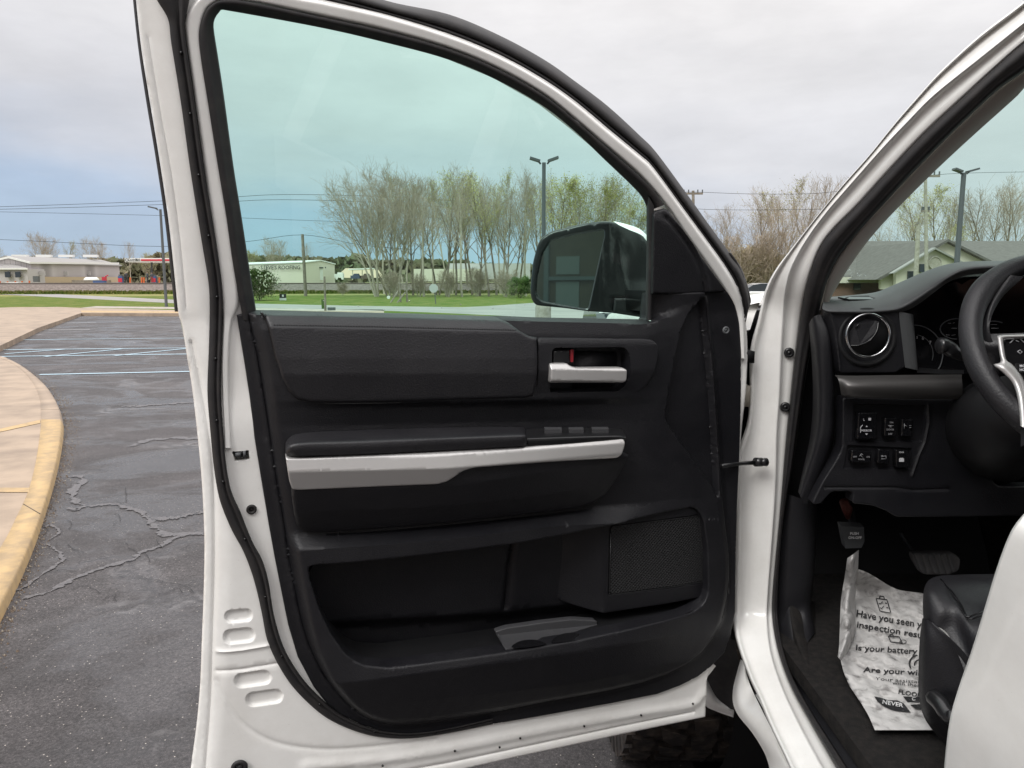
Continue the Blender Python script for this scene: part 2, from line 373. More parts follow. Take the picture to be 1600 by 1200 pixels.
def sheet(name, outline, hf, m, parent, step=.006, bevel=.004, drop=None, skirt=.02, holes=(), lines=(), feats=(), to3=W3):
    """outline: N x 2 door coordinates; hf: number or Field; edge rolls off over `bevel`; feats: (kind, polyline, a, b)"""
    outline = np.array(outline); area = .5 * np.sum(outline[:, 0] * np.roll(outline[:, 1], -1) - np.roll(outline[:, 0], -1) * outline[:, 1])
    if area < 0: outline = outline[::-1]
    def dens(pl, closed=True, step=step):
        o = []; n = len(pl)
        for i in range(n if closed else n - 1):
            a, b = pl[i], pl[(i + 1) % n]; k = max(1, int(np.linalg.norm(b - a) / step))
            for j in range(k): o.append(a + (b - a) * j / k)
        if not closed: o.append(pl[-1])
        return np.array(o)
    ol = dens(outline); loops = [ol] + [dens(np.array(h_)) for h_ in holes]
    def offs(pl, d, closed=True):
        t = np.roll(pl, -1, 0) - np.roll(pl, 1, 0) if closed else np.gradient(pl, axis=0)
        t /= np.linalg.norm(t, axis=1)[:, None] + 1e-12; nrm = np.stack((-t[:, 1], t[:, 0]), -1); return pl + nrm * d
    pts = []
    def sdf(P): return np.min([seg_dist(P, l_, True) for l_ in loops], axis=0)
    rings = []
    for q in (.08, .22, .45, .72, 1.0, 1.5):
        for l_ in loops:
            for s in (1, -1):
                c = offs(l_, s * q * bevel); rings.append(c)
    for kind, pl, a, b in feats:
        pl = np.array(pl); cl = kind in ('recess', 'cut'); dl = dens(pl, cl, max(min(step, b * 1.3), .0022))
        es = (0, .3, .6, 1.0) if cl else (-1.6, -.8, 0, .8, 1.6)
        for e in es:
            if cl:
                for s in (1, -1):
                    c = offs(dl, s * e * b); rings.append(c)
            else: rings.append(offs(dl, e * b))
    for q_ in getattr(hf, 'c', []) + getattr(hf, 'extra', []):
        c_ = resample(q_[:, :2], max(4, int((q_[-1, 0] - q_[0, 0]) / (step * .8)))); rings.append(c_[sdf(c_) > bevel * 1.6])
    C = np.concatenate(rings) if rings else np.zeros((0, 2))
    x0, y0 = ol.min(0); x1, y1 = ol.max(0)
    gx, gy = np.meshgrid(np.arange(x0, x1, step), np.arange(y0, y1, step)); gx[1::2] += step / 2
    Gd = np.stack((gx.ravel(), gy.ravel()), -1)
    def ok(P, mn):
        k = inside(P, ol)
        for h_ in loops[1:]: k &= ~inside(P, h_)
        P = P[k]; return P[sdf(P) > mn]
    C = ok(C, bevel * .1); Gd = ok(Gd, max(step * .35, bevel * .5))
    # thin out coincident points
    key = {}; q = .0007
    for p in C: key.setdefault((int(p[0] / q), int(p[1] / q)), p)
    C = np.array(list(key.values())) if key else np.zeros((0, 2))
    q = step * .6; occ = {(int(round(p[0] / q)), int(round(p[1] / q))) for p in C}
    Gd = np.array([p for p in Gd if (int(round(p[0] / q)), int(round(p[1] / q))) not in occ]).reshape(-1, 2)
    inner = np.concatenate((C, Gd))
    verts = []; edges = []
    for l_ in loops:
        k = len(verts); verts += [Vector(p) for p in l_]; edges += [(k + i, k + (i + 1) % len(l_)) for i in range(len(l_))]
    nb = len(verts); verts += [Vector(p) for p in inner]
    vo, eo, fo, ov, oe, of = delaunay_2d_cdt(verts, edges, [], 1 if not holes else 0, 1e-7)
    P = np.array([tuple(v) for v in vo]); 
    cen = np.array([P[list(f)].mean(0) for f in fo]); keep = inside(cen, ol)
    for h_ in loops[1:]: keep &= ~inside(cen, h_)
    fo = [f for f, k in zip(fo, keep) if k]
    h = hf(P) if callable(hf) else np.full(len(P), float(hf))
    for kind, pl, a, b in feats:
        d = seg_dist(P, pl, kind in ('recess', 'cut'))
        if kind == 'recess': ins = inside(P, pl); h = h - np.where(ins, sst(d / b) * a, 0)
        elif kind == 'cut': ins = inside(P, pl); q_ = np.where(ins, sst(d / b), 0); h = h * (1 - q_) + a * q_
        elif kind == 'groove': h = h - a * np.exp(-(d / b) ** 2)
    d = sdf(P); t = np.clip(d / bevel, 0, 1); dr = bevel if drop is None else drop
    h = h - dr * (1 - np.sqrt(np.clip(1 - (1 - t) ** 2, 0, 1)))
    V = to3(P[:, 0], P[:, 1], h); Fc = []
    for f in fo:
        a, b, c = (P[i] for i in f[:3]); s = (b[0] - a[0]) * (c[1] - a[1]) - (b[1] - a[1]) * (c[0] - a[0])
        Fc.append(tuple(f) if s > 0 else tuple(f)[::-1])
    if skirt:
        loc = {tuple(np.round(p, 7)): i for i, p in enumerate(P)}
        V = list(V)
        for li, l_ in enumerate(loops):
            ids = [loc.get(tuple(np.round(p, 7))) for p in l_]; ids = [i for i in ids if i is not None]; k = len(V)
            for i in ids: V.append(to3(P[i, 0], P[i, 1], h[i] - skirt))
            n = len(ids)
            for j in range(n):
                q_ = (ids[(j + 1) % n], ids[j], k + j, k + (j + 1) % n); Fc.append(q_)
    return mesh(name, V, Fc, m, parent, sharp=55)
def band(name, A, B, w0, h, m, parent, n=220, k=7, pw=.5, to=None):
    """a raised strip between two pixel curves on the door"""
    A = resample(cat(A, 6), n); B = resample(cat(B, 6), n); V = []
    for i in range(n):
        for j in range(k):
            t = j / (k - 1); p = A[i] * (1 - t) + B[i] * t; V.append((to or D)(p[0], p[1], w0 + h * math.sin(math.pi * t) ** pw))
    return mesh(name, V, grid_faces(n, k), m, parent)

# ================================================================== THE TRUCK
truck = empty('pickup_truck', (1.25, 1.9, 0)); tag(truck, 'white lifted pickup truck parked on the wet lot with its driver door wide open', 'pickup truck')
bpy.context.view_layer.update()
def tpart(o): o.parent = truck; o.matrix_parent_inverse = truck.matrix_world.inverted(); return o

# ------------------------------------------------------------------ open driver's door
door = empty('door'); tpart(door)
W_LOW = 0.0
OUT = [(503, -38), (600, 0), (700, 22), (780, 55), (850, 93), (900, 128), (950, 166), (1000, 212), (1027, 240), (1082, 315), (1107, 350), (1140, 395), (1157, 416)]
BW = [(330, -52), (400, -30), (503, 0), (600, 22), (700, 53), (780, 86), (850, 125), (900, 160), (950, 202), (1000, 243), (1020, 262), (1070, 330), (1107, 380), (1132, 415), (1150, 447), (1160, 480), (1164, 515), (1165, 560)]
WI = [(387, 0), (500, 25), (600, 47), (700, 75), (780, 108), (850, 148), (900, 187), (950, 230), (1000, 275), (1020, 292), (1042, 322)]
# white pressed-steel inner shell
shell_out = [(206, -60), (218, 60), (232, 150), (247, 240), (262, 340), (272, 430), (278, 489), (284, 510), (292, 560), (300, 610), (307, 670), (313, 730), (317, 790), (319, 850),
             (318, 920), (315, 1000), (312, 1075), (306, 1140), (298, 1200), (290, 1285)]
bot = [(290, 1285), (500, 1243), (700, 1203), (800, 1180), (968, 1144), (1099, 1117)]
rt = [(1101, 1060), (1120, 980), (1135, 900), (1148, 800), (1153, 700), (1158, 620), (1164, 560), (1163, 515), (1159, 480), (1150, 447), (1132, 415), (1107, 380), (1070, 330), (1020, 262), (1000, 243), (950, 202),
      (900, 160), (850, 125), (780, 86), (700, 53), (600, 22), (503, 0), (400, -30), (330, -52)]
SO = np.concatenate([ppoly(shell_out, 0, 4, False)[:-1], ppoly(bot, 0, 0), ppoly(rt, 0, 2, False)])
win_hole = [(318, 28), (326, 10), (345, 1), (387, 2)] + [(x, y + 4) for x, y in WI[1:-1]] + [(1040, 330), (1044, 420), (1040, 520), (700, 512), (400, 510), (392, 500), (384, 470), (369, 412), (347, 269), (331, 167), (317, 85)]
WH = ppoly(win_hole, 0, 0)
def slot(cx, cy, L_, Wd, ang):
    a = R(ang); P = []
    for s, t0 in ((1, -90), (-1, 90)):
        for k in range(9):
            t = R(t0 + k * 22.5); x = s * 0 + (L_ / 2 - Wd / 2) * s + math.cos(t) * Wd / 2; y = math.sin(t) * Wd / 2
            P.append((cx + x * math.cos(a) - y * math.sin(a), cy + x * math.sin(a) + y * math.cos(a)))
    return ppoly(P, 0, 0)
feats = [('recess', slot(373, 958, 46, 22, -6), .006, .004), ('recess', slot(374, 989, 52, 25, -6), .006, .004),
         ('recess', slot(395, 1056, 60, 24, -8), .006, .004), ('recess', slot(413, 1085, 60, 24, -8), .006, .004),
         ('groove', ppoly([(332, 500), (336, 560), (341, 620), (343, 680)], 0, 4, False), .002, .0018),
         ('groove', ppoly([(299, 535), (311, 590), (322, 650), (332, 720), (335, 800), (335, 900), (332, 1000), (329, 1100), (322, 1190), (318, 1270)], 0, 4, False), .0045, .0028),
         ('groove', ppoly([(232, 60), (250, 170), (268, 270), (281, 370), (288, 440), (291, 480)], 0, 4, False), .0022, .0016),
         ('groove', ppoly([(338, 1060), (350, 1085), (370, 1115), (400, 1140), (440, 1157), (500, 1165), (560, 1163), (620, 1157), (680, 1150)], 0, 4, False), .0022, .004),
         ('groove', ppoly([(340, 1045), (380, 1041), (434, 1032)], 0, 0, False), .003, .003),
         ('groove', ppoly([(340, 1014), (380, 1010), (420, 1003)], 0, 0, False), -.003, .003),
         ('groove', ppoly([(560, 1212), (700, 1187), (880, 1149), (970, 1130), (1080, 1108)], 0, 0, False), .0035, .0022),
         ('groove', ppoly([(480, 1190), (600, 1180), (720, 1160), (860, 1132), (1000, 1108), (1075, 1096), (1092, 1080)], 0, 3, False), -.005, .010),
         ('recess', ppoly([(363, 703), (389, 701), (390, 715), (368, 718)], 0, 0), .022, .003),
         ('recess', ppoly([(440, 530), (1080, 530), (1120, 800), (1110, 960), (1040, 1040), (640, 1105), (560, 1085), (500, 1000), (460, 850)], 0, 0), .07, .02)]
def shell_h(P):
    # panel bulges gently, is set back along the latch edge
    d = seg_dist(P, ppoly(shell_out, 0, 3, False), False); h = .012 * sst(d / .045)
    u = P[:, 0]; return h + .006 * np.exp(-((P[:, 1] - 1.32) / .05) ** 2) * sst(d / .03)
sh = sheet('door_shell', SO, shell_h, 'white_paint', door, step=.0065, bevel=.006, skirt=.045, holes=[WH], feats=feats)
# painted frame rail round the glass (rounded strip), and the seal channel beside it
FR_A = [(292, 50), (303, 143), (320, 267), (338, 400), (347, 470), (349, 505), (347, 550), (347, 600), (351, 690)]
FR_B = [(315, 46), (330, 165), (347, 267), (360, 340), (369, 410), (383, 480), (392, 560), (396, 610), (400, 690)]
frame_a = [(503, 2), (600, 24), (700, 55), (780, 88), (850, 127), (900, 162), (950, 204), (1000, 245), (1020, 264), (1070, 332), (1107, 382), (1132, 417), (1150, 449), (1160, 482), (1163, 515), (1164, 560)]
frame_b = [(499, 25), (600, 47), (700, 75), (780, 108), (850, 148), (900, 188), (950, 231), (1000, 275), (1040, 320), (1070, 365), (1102, 410), (1132, 453), (1147, 478), (1154, 505), (1156, 530), (1158, 560)]
left_a = [(351, 700), (347, 600), (347, 550), (349, 505), (347, 470), (338, 400), (320, 267), (303, 143), (291, 55), (292, 25), (302, 5), (318, -8), (345, -16), (400, -14), (503, 2)]
left_b = [(362, 700), (358, 600), (358, 550), (362, 505), (374, 470), (368, 400), (347, 267), (330, 165), (316, 75), (315, 45), (320, 20), (331, 7), (348, 0), (400, 4), (499, 25)]
def two(A, B, n):
    return resample(cat(A, 6), n), resample(cat(B, 6), n)
a1, b1 = two(left_a, left_b, 130); a2, b2 = two(frame_a, frame_b, 110)
A_, B_ = np.r_[a1, a2[1:]], np.r_[b1, b2[1:]]; V = []
for p, q in zip(A_, B_):
    for j in range(9):
        t = j / 8; x = p * (1 - t) + q * t; V.append(D(x[0], x[1], .017 + .0075 * min(1, 2.4 * math.sin(math.pi * t)) - .003 * t))
mesh('frame_rail', V, grid_faces(len(A_), 9), 'white_paint', door)
# black glass run channel
GL_O = [(380, 500), (378, 490), (363, 410), (353, 338), (341, 267), (325, 165), (312, 82), (311, 45), (319, 21), (330, 7), (348, 0), (387, 2), (500, 26), (600, 48), (700, 76), (780, 109), (850, 149), (900, 189), (950, 232), (1000, 276), (1023, 298), (1038, 320)]
GL_I = [(401, 500), (400, 484), (390, 420), (377, 335), (365, 260), (350, 150), (341, 90), (335, 52), (334, 36), (338, 25), (346, 17), (358, 17), (500, 43), (600, 66), (700, 93), (780, 127), (850, 167), (900, 207), (943, 248), (985, 288), (1003, 308), (1013, 330)]
a1, b1 = two(GL_O, GL_I, 200); V = []
for p, q in zip(a1, b1):
    for t, w_ in ((0, .020), (.08, .026), (.45, .024), (.55, .014), (.9, .010), (.97, .006), (1.0, -.012)):
        x = p * (1 - t) + q * t; V.append(D(x[0], x[1], w_))
mesh('glass_run_channel', V, grid_faces(200, 7), 'rubber', door)
# outer roofline weatherstrip with its glossy roll and the mirror-corner flap
oa, ob = two(OUT + [(1168, 445), (1173, 470), (1168, 486)], BW[2:-1] , 160); V = []
for p, q in zip(oa, ob):
    for t, w_ in ((0, -.030), (.08, -.012), (.3, .006), (.55, .013), (.72, .010), (.76, .003), (.82, .011), (.95, .012), (1.02, .004)):
        x = p * (1 - t) + q * t; V.append(D(x[0], x[1], w_))
mesh('roof_weatherstrip', V, grid_faces(160, 9), 'rubber', door)
prt = ppoly([(1140, 395), (1152, 408), (1163, 432), (1170, 455), (1174, 472), (1166, 489), (1160, 480), (1150, 440)], -.01, 3)
sheet('corner_flap', prt, -.008, 'rubber', door, step=.006, bevel=.004, skirt=.02)
# black edge moulding along the outside rear edge of the frame
band('edge_moulding', [(202, -60), (214, 60), (227, 150), (242, 240), (257, 340), (267, 430), (273, 487)], [(212, -60), (224, 60), (238, 150), (253, 240), (268, 340), (278, 430), (282, 487)], -.030, .012, 'rubber', door, n=80)
# main door seal
SLc = [(240, -40), (243, -5), (262, 30), (267, 67), (282, 160), (297, 267), (315, 380), (325, 440), (327, 480), (326, 540), (324, 600), (325, 635), (329, 680), (334, 730), (343, 780), (360, 825), (379, 860), (391, 890), (400, 920), (409, 960), (417, 1000),
       (435, 1040), (460, 1077), (500, 1115), (540, 1137), (587, 1151), (640, 1154), (700, 1146), (770, 1132)]
SRc = [(300, -40), (297, -5), (291, 28), (290, 50), (303, 143), (320, 267), (339, 380), (346, 430), (349, 467), (348, 520), (346, 570), (346, 620), (350, 680), (353, 720), (361, 765), (376, 800), (394, 845), (410, 875), (420, 910), (428, 960), (444, 1012),
       (470, 1056), (500, 1089), (530, 1114), (565, 1132), (605, 1143), (650, 1145), (700, 1138), (770, 1122)]
sa, sb_ = two(SLc, SRc, 260); V = []
for p, q in zip(sa, sb_):
    for t, w_ in ((0, .008), (.05, .017), (.3, .022), (.55, .021), (.64, .017), (.72, .026), (.85, .029), (.96, .022), (1, .010)):
        x = p * (1 - t) + q * t; V.append(D(x[0], x[1], w_))
mesh('door_seal', V, grid_faces(260, 9), 'rubber', door)
sp = [(sa[i] * .45 + sb_[i] * .55) for i in range(22, 250, 17)]
many('seal_vent_hole', [disc(D(p[0], p[1], .0245), DN, .0019, .003, 10) for p in sp], 'gloss_black', door)
# latch slot, grommet, drain holes, small bolt
lw = .0085
mesh('latch_opening', *merge([prism([D(x, y, .0128) for x, y in ((364, 704), (370, 702), (388, 702), (389, 714), (370, 717), (362, 710))], DN * -.001)]), 'gloss_black', door)
mesh('latch', *merge([obox(D(372, 710, .015), DD * .004, (0, 0, .003), DN * .004), obox(D(382, 709, .014), DD * .002, (0, 0, .005), DN * .003)]), 'steel_grey', door)
def ring(c, nrm, r0, r1, h=.003, n=24, prof=None):
    c = np.array(c, float); nrm = np.array(nrm, float) / np.linalg.norm(nrm); a = np.cross(nrm, (0, 0, 1)); a /= np.linalg.norm(a); b = np.cross(a, nrm); V = []
    pr = prof or [(r0, 0), (r0 + .15 * (r1 - r0), h * .8), ((r0 + r1) / 2, h), (r1 - .15 * (r1 - r0), h * .8), (r1, 0)]
    for k in range(n):
        t = 2 * math.pi * k / n
        for r_, z_ in pr: V.append(c + (math.cos(t) * a + math.sin(t) * b) * r_ + nrm * z_)
    m_ = len(pr); return V, [(k * m_ + j, k * m_ + j + 1, ((k + 1) % n) * m_ + j + 1, ((k + 1) % n) * m_ + j) for k in range(n) for j in range(m_ - 1)]
mesh('rubber_grommet', *merge([ring(D(393, 796, .013), DN, .0035, .0085, .003), disc(D(393, 796, .013), DN, .004, .001, 16)]), 'rubber', door)
many('drain_hole', [disc(D(x, y, .0195), DN, .0021, .002, 10) for x, y in ((711, 1174), (781, 1168), (813, 1154), (913, 1135), (1002, 1118), (1083, 1100), (598, 1197))], 'gloss_black', door)
mesh('rubber_plug', *merge([ring(D(374, 1199, .0175), DN, .006, .014, .004), disc(D(374, 1201, .019), DN, .007, .001, 16)]), 'rubber', door)
# door glass
sheet('window_glass', ppoly([(326, 30), (336, 8), (360, 6), (500, 30), (700, 80), (850, 155), (950, 240), (1010, 300), (1025, 335), (1020, 525), (700, 525), (398, 520), (372, 400), (347, 200)], -.014, 0), -.014, 'green_glass', door, step=.05, bevel=.001, skirt=0)
many('water_drop', [disc(D(x, y, -.0135), DN, r_ * .001, .0006, 8) for x, y, r_ in ((640, 470, 1.0), (720, 476, 1.0), (770, 482, .9), (560, 478, .8), (505, 470, .9), (690, 481, .8), (600, 484, .8), (820, 476, .8))], 'chrome', door)
# belt sweep under the glass
band('belt_moulding', [(388, 484), (600, 489), (800, 495), (1014, 499)], [(388, 492), (600, 497), (800, 503), (1014, 508)], .0, .008, 'rubber', door, n=60)
# outer skin behind the shell so the door is a closed body
sk_px = ppoly([(345, 1262), (1085, 1105), (1140, 700), (1140, 490), (1090, 512), (400, 512), (325, 512), (345, 660), (350, 900)], -.085, 0)
sheet('outer_skin', sk_px, -.085, 'white_paint', door, step=.06, bevel=.01, skirt=-.04)

# ---- black trim panel: one sheet with its ledges, hollows and lips
trim_px = [(370, 492), (385, 488), (400, 486), (500, 488), (700, 493), (850, 497), (1012, 501), (1016, 458), (1060, 457), (1137, 455), (1147, 475), (1153, 502), (1156, 545), (1156, 620), (1154, 700), (1150, 790), (1148, 860), (1147, 955), (1140, 990),
           (1130, 1018), (1109, 1040), (1088, 1056), (1060, 1070), (1025, 1083), (955, 1097), (850, 1116), (780, 1128), (700, 1139), (650, 1145), (605, 1143), (565, 1131), (532, 1115), (512, 1100), (490, 1072), (465, 1025), (450, 975), (438, 915),
           (429, 870), (420, 820), (407, 742), (397, 680), (390, 620), (382, 567), (375, 525)]
TO = ppoly(trim_px, .014, 0)
inner_px = [(389, 494), (395, 525), (402, 555), (413, 620), (422, 680), (432, 747), (443, 810), (452, 872), (460, 915), (468, 955), (480, 1000), (500, 1045), (525, 1082), (555, 1112), (587, 1128), (625, 1134), (700, 1126), (780, 1112), (850, 1098), (955, 1079),
            (1040, 1055), (1095, 1020), (1128, 970), (1140, 900), (1138, 850), (1130, 780), (1118, 600), (1108, 520), (1104, 458)]
IN = np.r_[ppoly(inner_px, .03, 2, False), ppoly([(1012, 430), (389, 430)], .03, 0)]
pocket_px = [(482, 890), (500, 887), (567, 880), (700, 865), (800, 852), (880, 838), (950, 824), (1050, 808), (1100, 800), (1113, 815), (1119, 867), (1119, 934), (1112, 951), (1088, 964), (955, 987), (900, 998), (780, 1017), (607, 1041), (567, 1039), (543, 1026), (520, 997), (500, 957), (485, 910)]
PK = rnd_poly(pocket_px, 9, .075, 3)
slotp = rnd_poly([(556, 990), (575, 980), (650, 970), (790, 958), (900, 948), (1080, 926), (1098, 936), (1078, 955), (955, 976), (900, 987), (780, 1006), (607, 1029), (572, 1028), (556, 1014)], 8, .02, 4)
hollow = ppoly([(1105, 467), (1087, 477), (1070, 500), (1057, 537), (1047, 583), (1039, 627), (1038, 655), (1047, 672), (1080, 717), (1113, 762), (1126, 775), (1120, 640), (1112, 540)], .038, 3)
X = (380, 470, 560, 700, 850, 960, 1010, 1060, 1155)
def cv(ys, hs): return [(x, y, h_) for x, y, h_ in zip(X, ys, hs)]
main = Field([
    cv((486, 487, 489, 492, 496, 499, 500, 480, 452), (.012, .012, .012, .012, .012, .012, .014, .034, .034)),
    cv((492, 493, 495, 498, 502, 505, 506, 490, 462), (.038, .042, .042, .042, .042, .042, .042, .038, .034)),
    cv((515, 515, 516, 519, 523, 524, 525, 512, 510), (.042, .048, .048, .048, .048, .048, .046, .040, .034)),
    cv((600, 600, 600, 600, 600, 600, 600, 590, 590), (.044, .052, .054, .054, .054, .052, .048, .042, .034)),
    cv((624, 627, 627, 626, 624, 622, 622, 622, 622), (.044, .050, .052, .052, .052, .050, .046, .042, .034)),
    cv((634, 636, 636, 635, 633, 631, 632, 632, 632), (.044, .046, .038, .036, .038, .042, .044, .042, .034)),
    cv((665, 665, 664, 661, 658, 656, 660, 660, 660), (.044, .040, .030, .028, .030, .038, .042, .042, .034)),
    cv((700, 700, 700, 696, 692, 690, 690, 690, 690), (.044, .040, .032, .030, .032, .038, .042, .040, .034)),
    cv((836, 834, 832, 820, 804, 790, 786, 780, 780), (.044, .040, .038, .036, .036, .038, .042, .040, .034)),
    cv((866, 860, 854, 843, 824, 818, 815, 812, 812), (.044, .060, .070, .072, .072, .068, .056, .046, .034)),
    cv((905, 886, 880, 866, 846, 826, 816, 812, 812), (.044, .060, .070, .072, .072, .068, .058, .050, .034)),
    cv((1000, 1015, 1038, 1026, 1006, 985, 976, 966, 950), (.044, .060, .076, .082, .082, .080, .074, .064, .034)),
    cv((1060, 1070, 1065, 1046, 1026, 1008, 1000, 992, 985), (.044, .056, .080, .088, .088, .084, .078, .064, .034)),
    cv((1080, 1100, 1105, 1090, 1074, 1056, 1046, 1034, 1030), (.042, .046, .058, .064, .066, .064, .060, .052, .034)),
    cv((1110, 1135, 1142, 1128, 1104, 1082, 1070, 1058, 1055), (.038, .038, .036, .036, .038, .040, .040, .038, .034))])
inner_line = ppoly(inner_px, .03, 2, False)
def trim_h(P):
    ins = inside(P, IN); d = seg_dist(P, inner_line, False); s = np.where(ins, d, -d)
    base = .020 + .004 * np.exp(-((s + .004) / .004) ** 2)
    t = sst((s + .001) / .020); t0 = sst(s / .0035)
    h = base * (1 - t0) + t0 * (.032 + (main(P) - .032) * t)
    return h
trim_h.extra = [q for q in (c[inside(c[:, :2], IN) & (seg_dist(c[:, :2], inner_line, False) > .012)] for c in main.c) if len(q) > 3]
PKC = PK.mean(0)
def hw(p): return float(trim_h(np.array([p]))[0]) - .010
tfeats = [('cut', rnd_poly([(848, 535), (1000, 536), (1012, 545), (1008, 580), (994, 604), (975, 612), (848, 614)], 6, .055, 3), .008, .006), ('groove', inner_line, 0.0, .004), ('recess', hollow, .016, .007)]
sheet('trim_panel', TO, trim_h, 'black_plastic', door, step=.0055, bevel=.0035, skirt=.03, feats=tfeats, holes=[PK])
PBK = ppoly([(466, 862), (700, 838), (950, 800), (1126, 782), (1134, 860), (1132, 960), (1120, 1010), (950, 1052), (780, 1078), (600, 1094), (545, 1080), (505, 1030), (480, 960)], .0, 3)
sheet('pocket_back', PBK, Field([[(460, 780, .004), (1140, 780, .004)], [(460, 905, -.004), (1140, 850, -.004)], [(460, 975, -.014), (790, 955, -.014), (1140, 915, -.014)], [(460, 985, -.044), (790, 965, -.044), (1140, 925, -.044)], [(460, 1100, -.05), (1140, 1100, -.05)]]), 'black_plastic', door, step=.01, bevel=.003, skirt=.008,
      feats=[('groove', ppoly([(806, 830), (800, 860), (797, 900), (793, 958)], .0, 2, False), .010, .006)])
wl_ = resample(np.r_[PK, PK[:1]], 160)
mesh('pocket_liner', [W3(p[0] + (p[0] - PKC[0]) * k_, p[1] + (p[1] - PKC[1]) * k2, w_) for p in wl_ for k_, k2, w_ in ((.0, .0, hw(p)), (.01, .05, .02), (.012, .07, -.03))], [(i * 3 + j, (i + 1) * 3 + j, (i + 1) * 3 + j + 1, i * 3 + j + 1) for i in range(159) for j in range(2)], 'dark_plastic', door)
# soft leather upper pad
up_px = [(406, 487), (500, 489), (650, 492), (780, 496), (797, 504), (812, 517), (824, 524), (838, 527), (838, 560), (837, 600), (834, 618), (822, 622), (650, 627), (560, 629), (485, 629), (464, 624), (452, 612), (441, 590), (430, 555), (421, 515), (414, 497)]
UPP = ppoly(up_px, .055, 0)
UF = Field([[(400, 485, .016), (600, 489, .016), (850, 495, .018)], [(400, 492, .047), (600, 496, .048), (850, 503, .048)], [(400, 510, .061), (850, 518, .061)], [(400, 560, .066), (850, 560, .066)],
            [(400, 585, .066), (850, 583, .066)], [(400, 626, .056), (850, 622, .056)]])
stitch = ppoly([(427, 509), (600, 512), (700, 514.5), (808, 517)], .06, 0, False)
sheet('leather_pad', UPP, UF, 'leather', door, step=.005, bevel=.006, skirt=.02, feats=[('groove', stitch, .0012, .0016)])
sp = resample(ppoly([(427, 507.5), (600, 510.5), (700, 513), (808, 515.5)], .062, 0, False), 96); V = []
hh = UF(sp)
mesh('stitching', *merge([tube([W3(*(sp[i] * .8 + sp[i + 1] * .2), hh[i] + .0008), W3(*(sp[i] * .25 + sp[i + 1] * .75), hh[i] + .0008)], .0006, 5) for i in range(95)]), 'rubber', door)
gap = ppoly([(408, 488), (416, 499), (422, 516), (431, 556), (441, 590), (452, 613), (465, 625), (486, 630), (560, 630), (650, 628), (835, 621)], .046, 4, False)
mesh('pad_gap', *tube([W3(p[0], p[1], .046) for p in gap], .0022, 6), 'gloss_black', door)
# door handle bezel, cup, lever and lock knob
bz_px = [(839, 527), (1005, 529), (1022, 531), (1030, 541), (1029, 558), (1024, 580), (1016, 598), (1004, 611), (985, 618), (837, 621)]
cup = rnd_poly([(861, 543), (977, 542), (984, 556), (984, 580), (978, 602), (966, 613), (950, 617), (859, 617)], 8, .052, 4)
BF = Field([[(830, 526, .052), (1035, 528, .048)], [(830, 536, .057), (1035, 538, .052)], [(830, 577, .060), (1035, 577, .054)], [(830, 580, .060), (1035, 580, .054)], [(830, 621, .052), (1035, 621, .046)]])
BZ = sheet('handle_bezel', rnd_poly(bz_px, 8, .052, 4), BF, 'black_plastic', door, step=.005, bevel=.0035, skirt=.015, feats=[('recess', cup, .030, .004)])
V = []
mesh('handle_cup', *merge([prism([D(x, y, .0285) for x, y in ((899, 548), (962, 550), (965, 560), (958, 600), (895, 611), (897, 575))], DN * -.002)]), 'black_plastic', door)
hd_px = [(860, 568), (888, 568), (891, 571.5), (900, 574.6), (974, 574.6), (980, 577.5), (979, 594), (976, 598.5), (905, 598.5), (859, 598.5)]
HF = Field([[(855, 567, .062), (985, 573, .060)], [(855, 577, .070), (985, 579.5, .067)], [(855, 594, .071), (985, 595, .067)], [(855, 599, .064), (985, 599, .062)]])
sheet('handle_lever', rnd_poly(hd_px, 3, .066, 3), HF, 'silver', door, step=.003, bevel=.0025, skirt=.014)
sheet('lock_knob', rnd_poly([(864, 545), (889, 545), (891, 567), (864, 567)], 3, .05, 3), Field([[(860, 544, .044), (895, 544, .044)], [(860, 549, .052), (895, 549, .052)], [(860, 568, .050), (895, 568, .050)]]), 'smooth_black', door, step=.003, bevel=.002, skirt=.015)
sheet('lock_flag', rnd_poly([(891, 546), (896.5, 546), (896, 566), (891, 566)], 1.5, .046, 2), .046, 'red_plastic', door, step=.003, bevel=.0008, skirt=.006)
# armrest: pull-cup body, silver band, padded rest, switch plate
body_px = [(455, 752), (455, 770), (459, 800), (464, 822), (474, 832), (490, 834.5), (520, 834.5), (583, 830), (700, 820), (820, 807), (900, 797), (930, 787), (945, 772), (957, 750), (966, 725), (972, 706), (960, 700), (700, 712), (500, 735)]
AB = ppoly(body_px, .058, 0)
ABF = Field([[(450, 735, .100), (700, 725, .108), (900, 715, .104), (980, 705, .09)], [(450, 766, .098), (700, 758, .104), (900, 730, .100), (980, 718, .088)], [(450, 800, .080), (700, 790, .084), (900, 765, .080), (980, 750, .07)],
             [(450, 834, .052), (700, 820, .052), (900, 797, .052), (980, 780, .05)]])
sheet('armrest_body', AB, ABF, 'black_plastic', door, step=.005, bevel=.006, skirt=.05)
sil_px = [(446, 713), (452, 716), (470, 716), (600, 710), (700, 705), (825, 698), (972, 686), (979, 688), (978, 697), (972, 712), (966, 717), (850, 722), (740, 729), (722, 734), (711, 743), (697, 753), (684, 757), (600, 761), (470, 768), (457, 767), (452, 752)]
SF = Field([[(440, 710, .100), (700, 703, .108), (985, 684, .098)], [(440, 718, .108), (700, 711, .116), (985, 692, .104)], [(440, 738, .113), (700, 732, .121), (985, 708, .106)], [(440, 740, .112), (700, 734, .120), (985, 710, .105)], [(440, 770, .098), (700, 762, .106), (985, 722, .098)]])
sheet('armrest_band', rnd_poly(sil_px, 4, .108, 3), SF, 'silver', door, step=.004, bevel=.0025, skirt=.02)
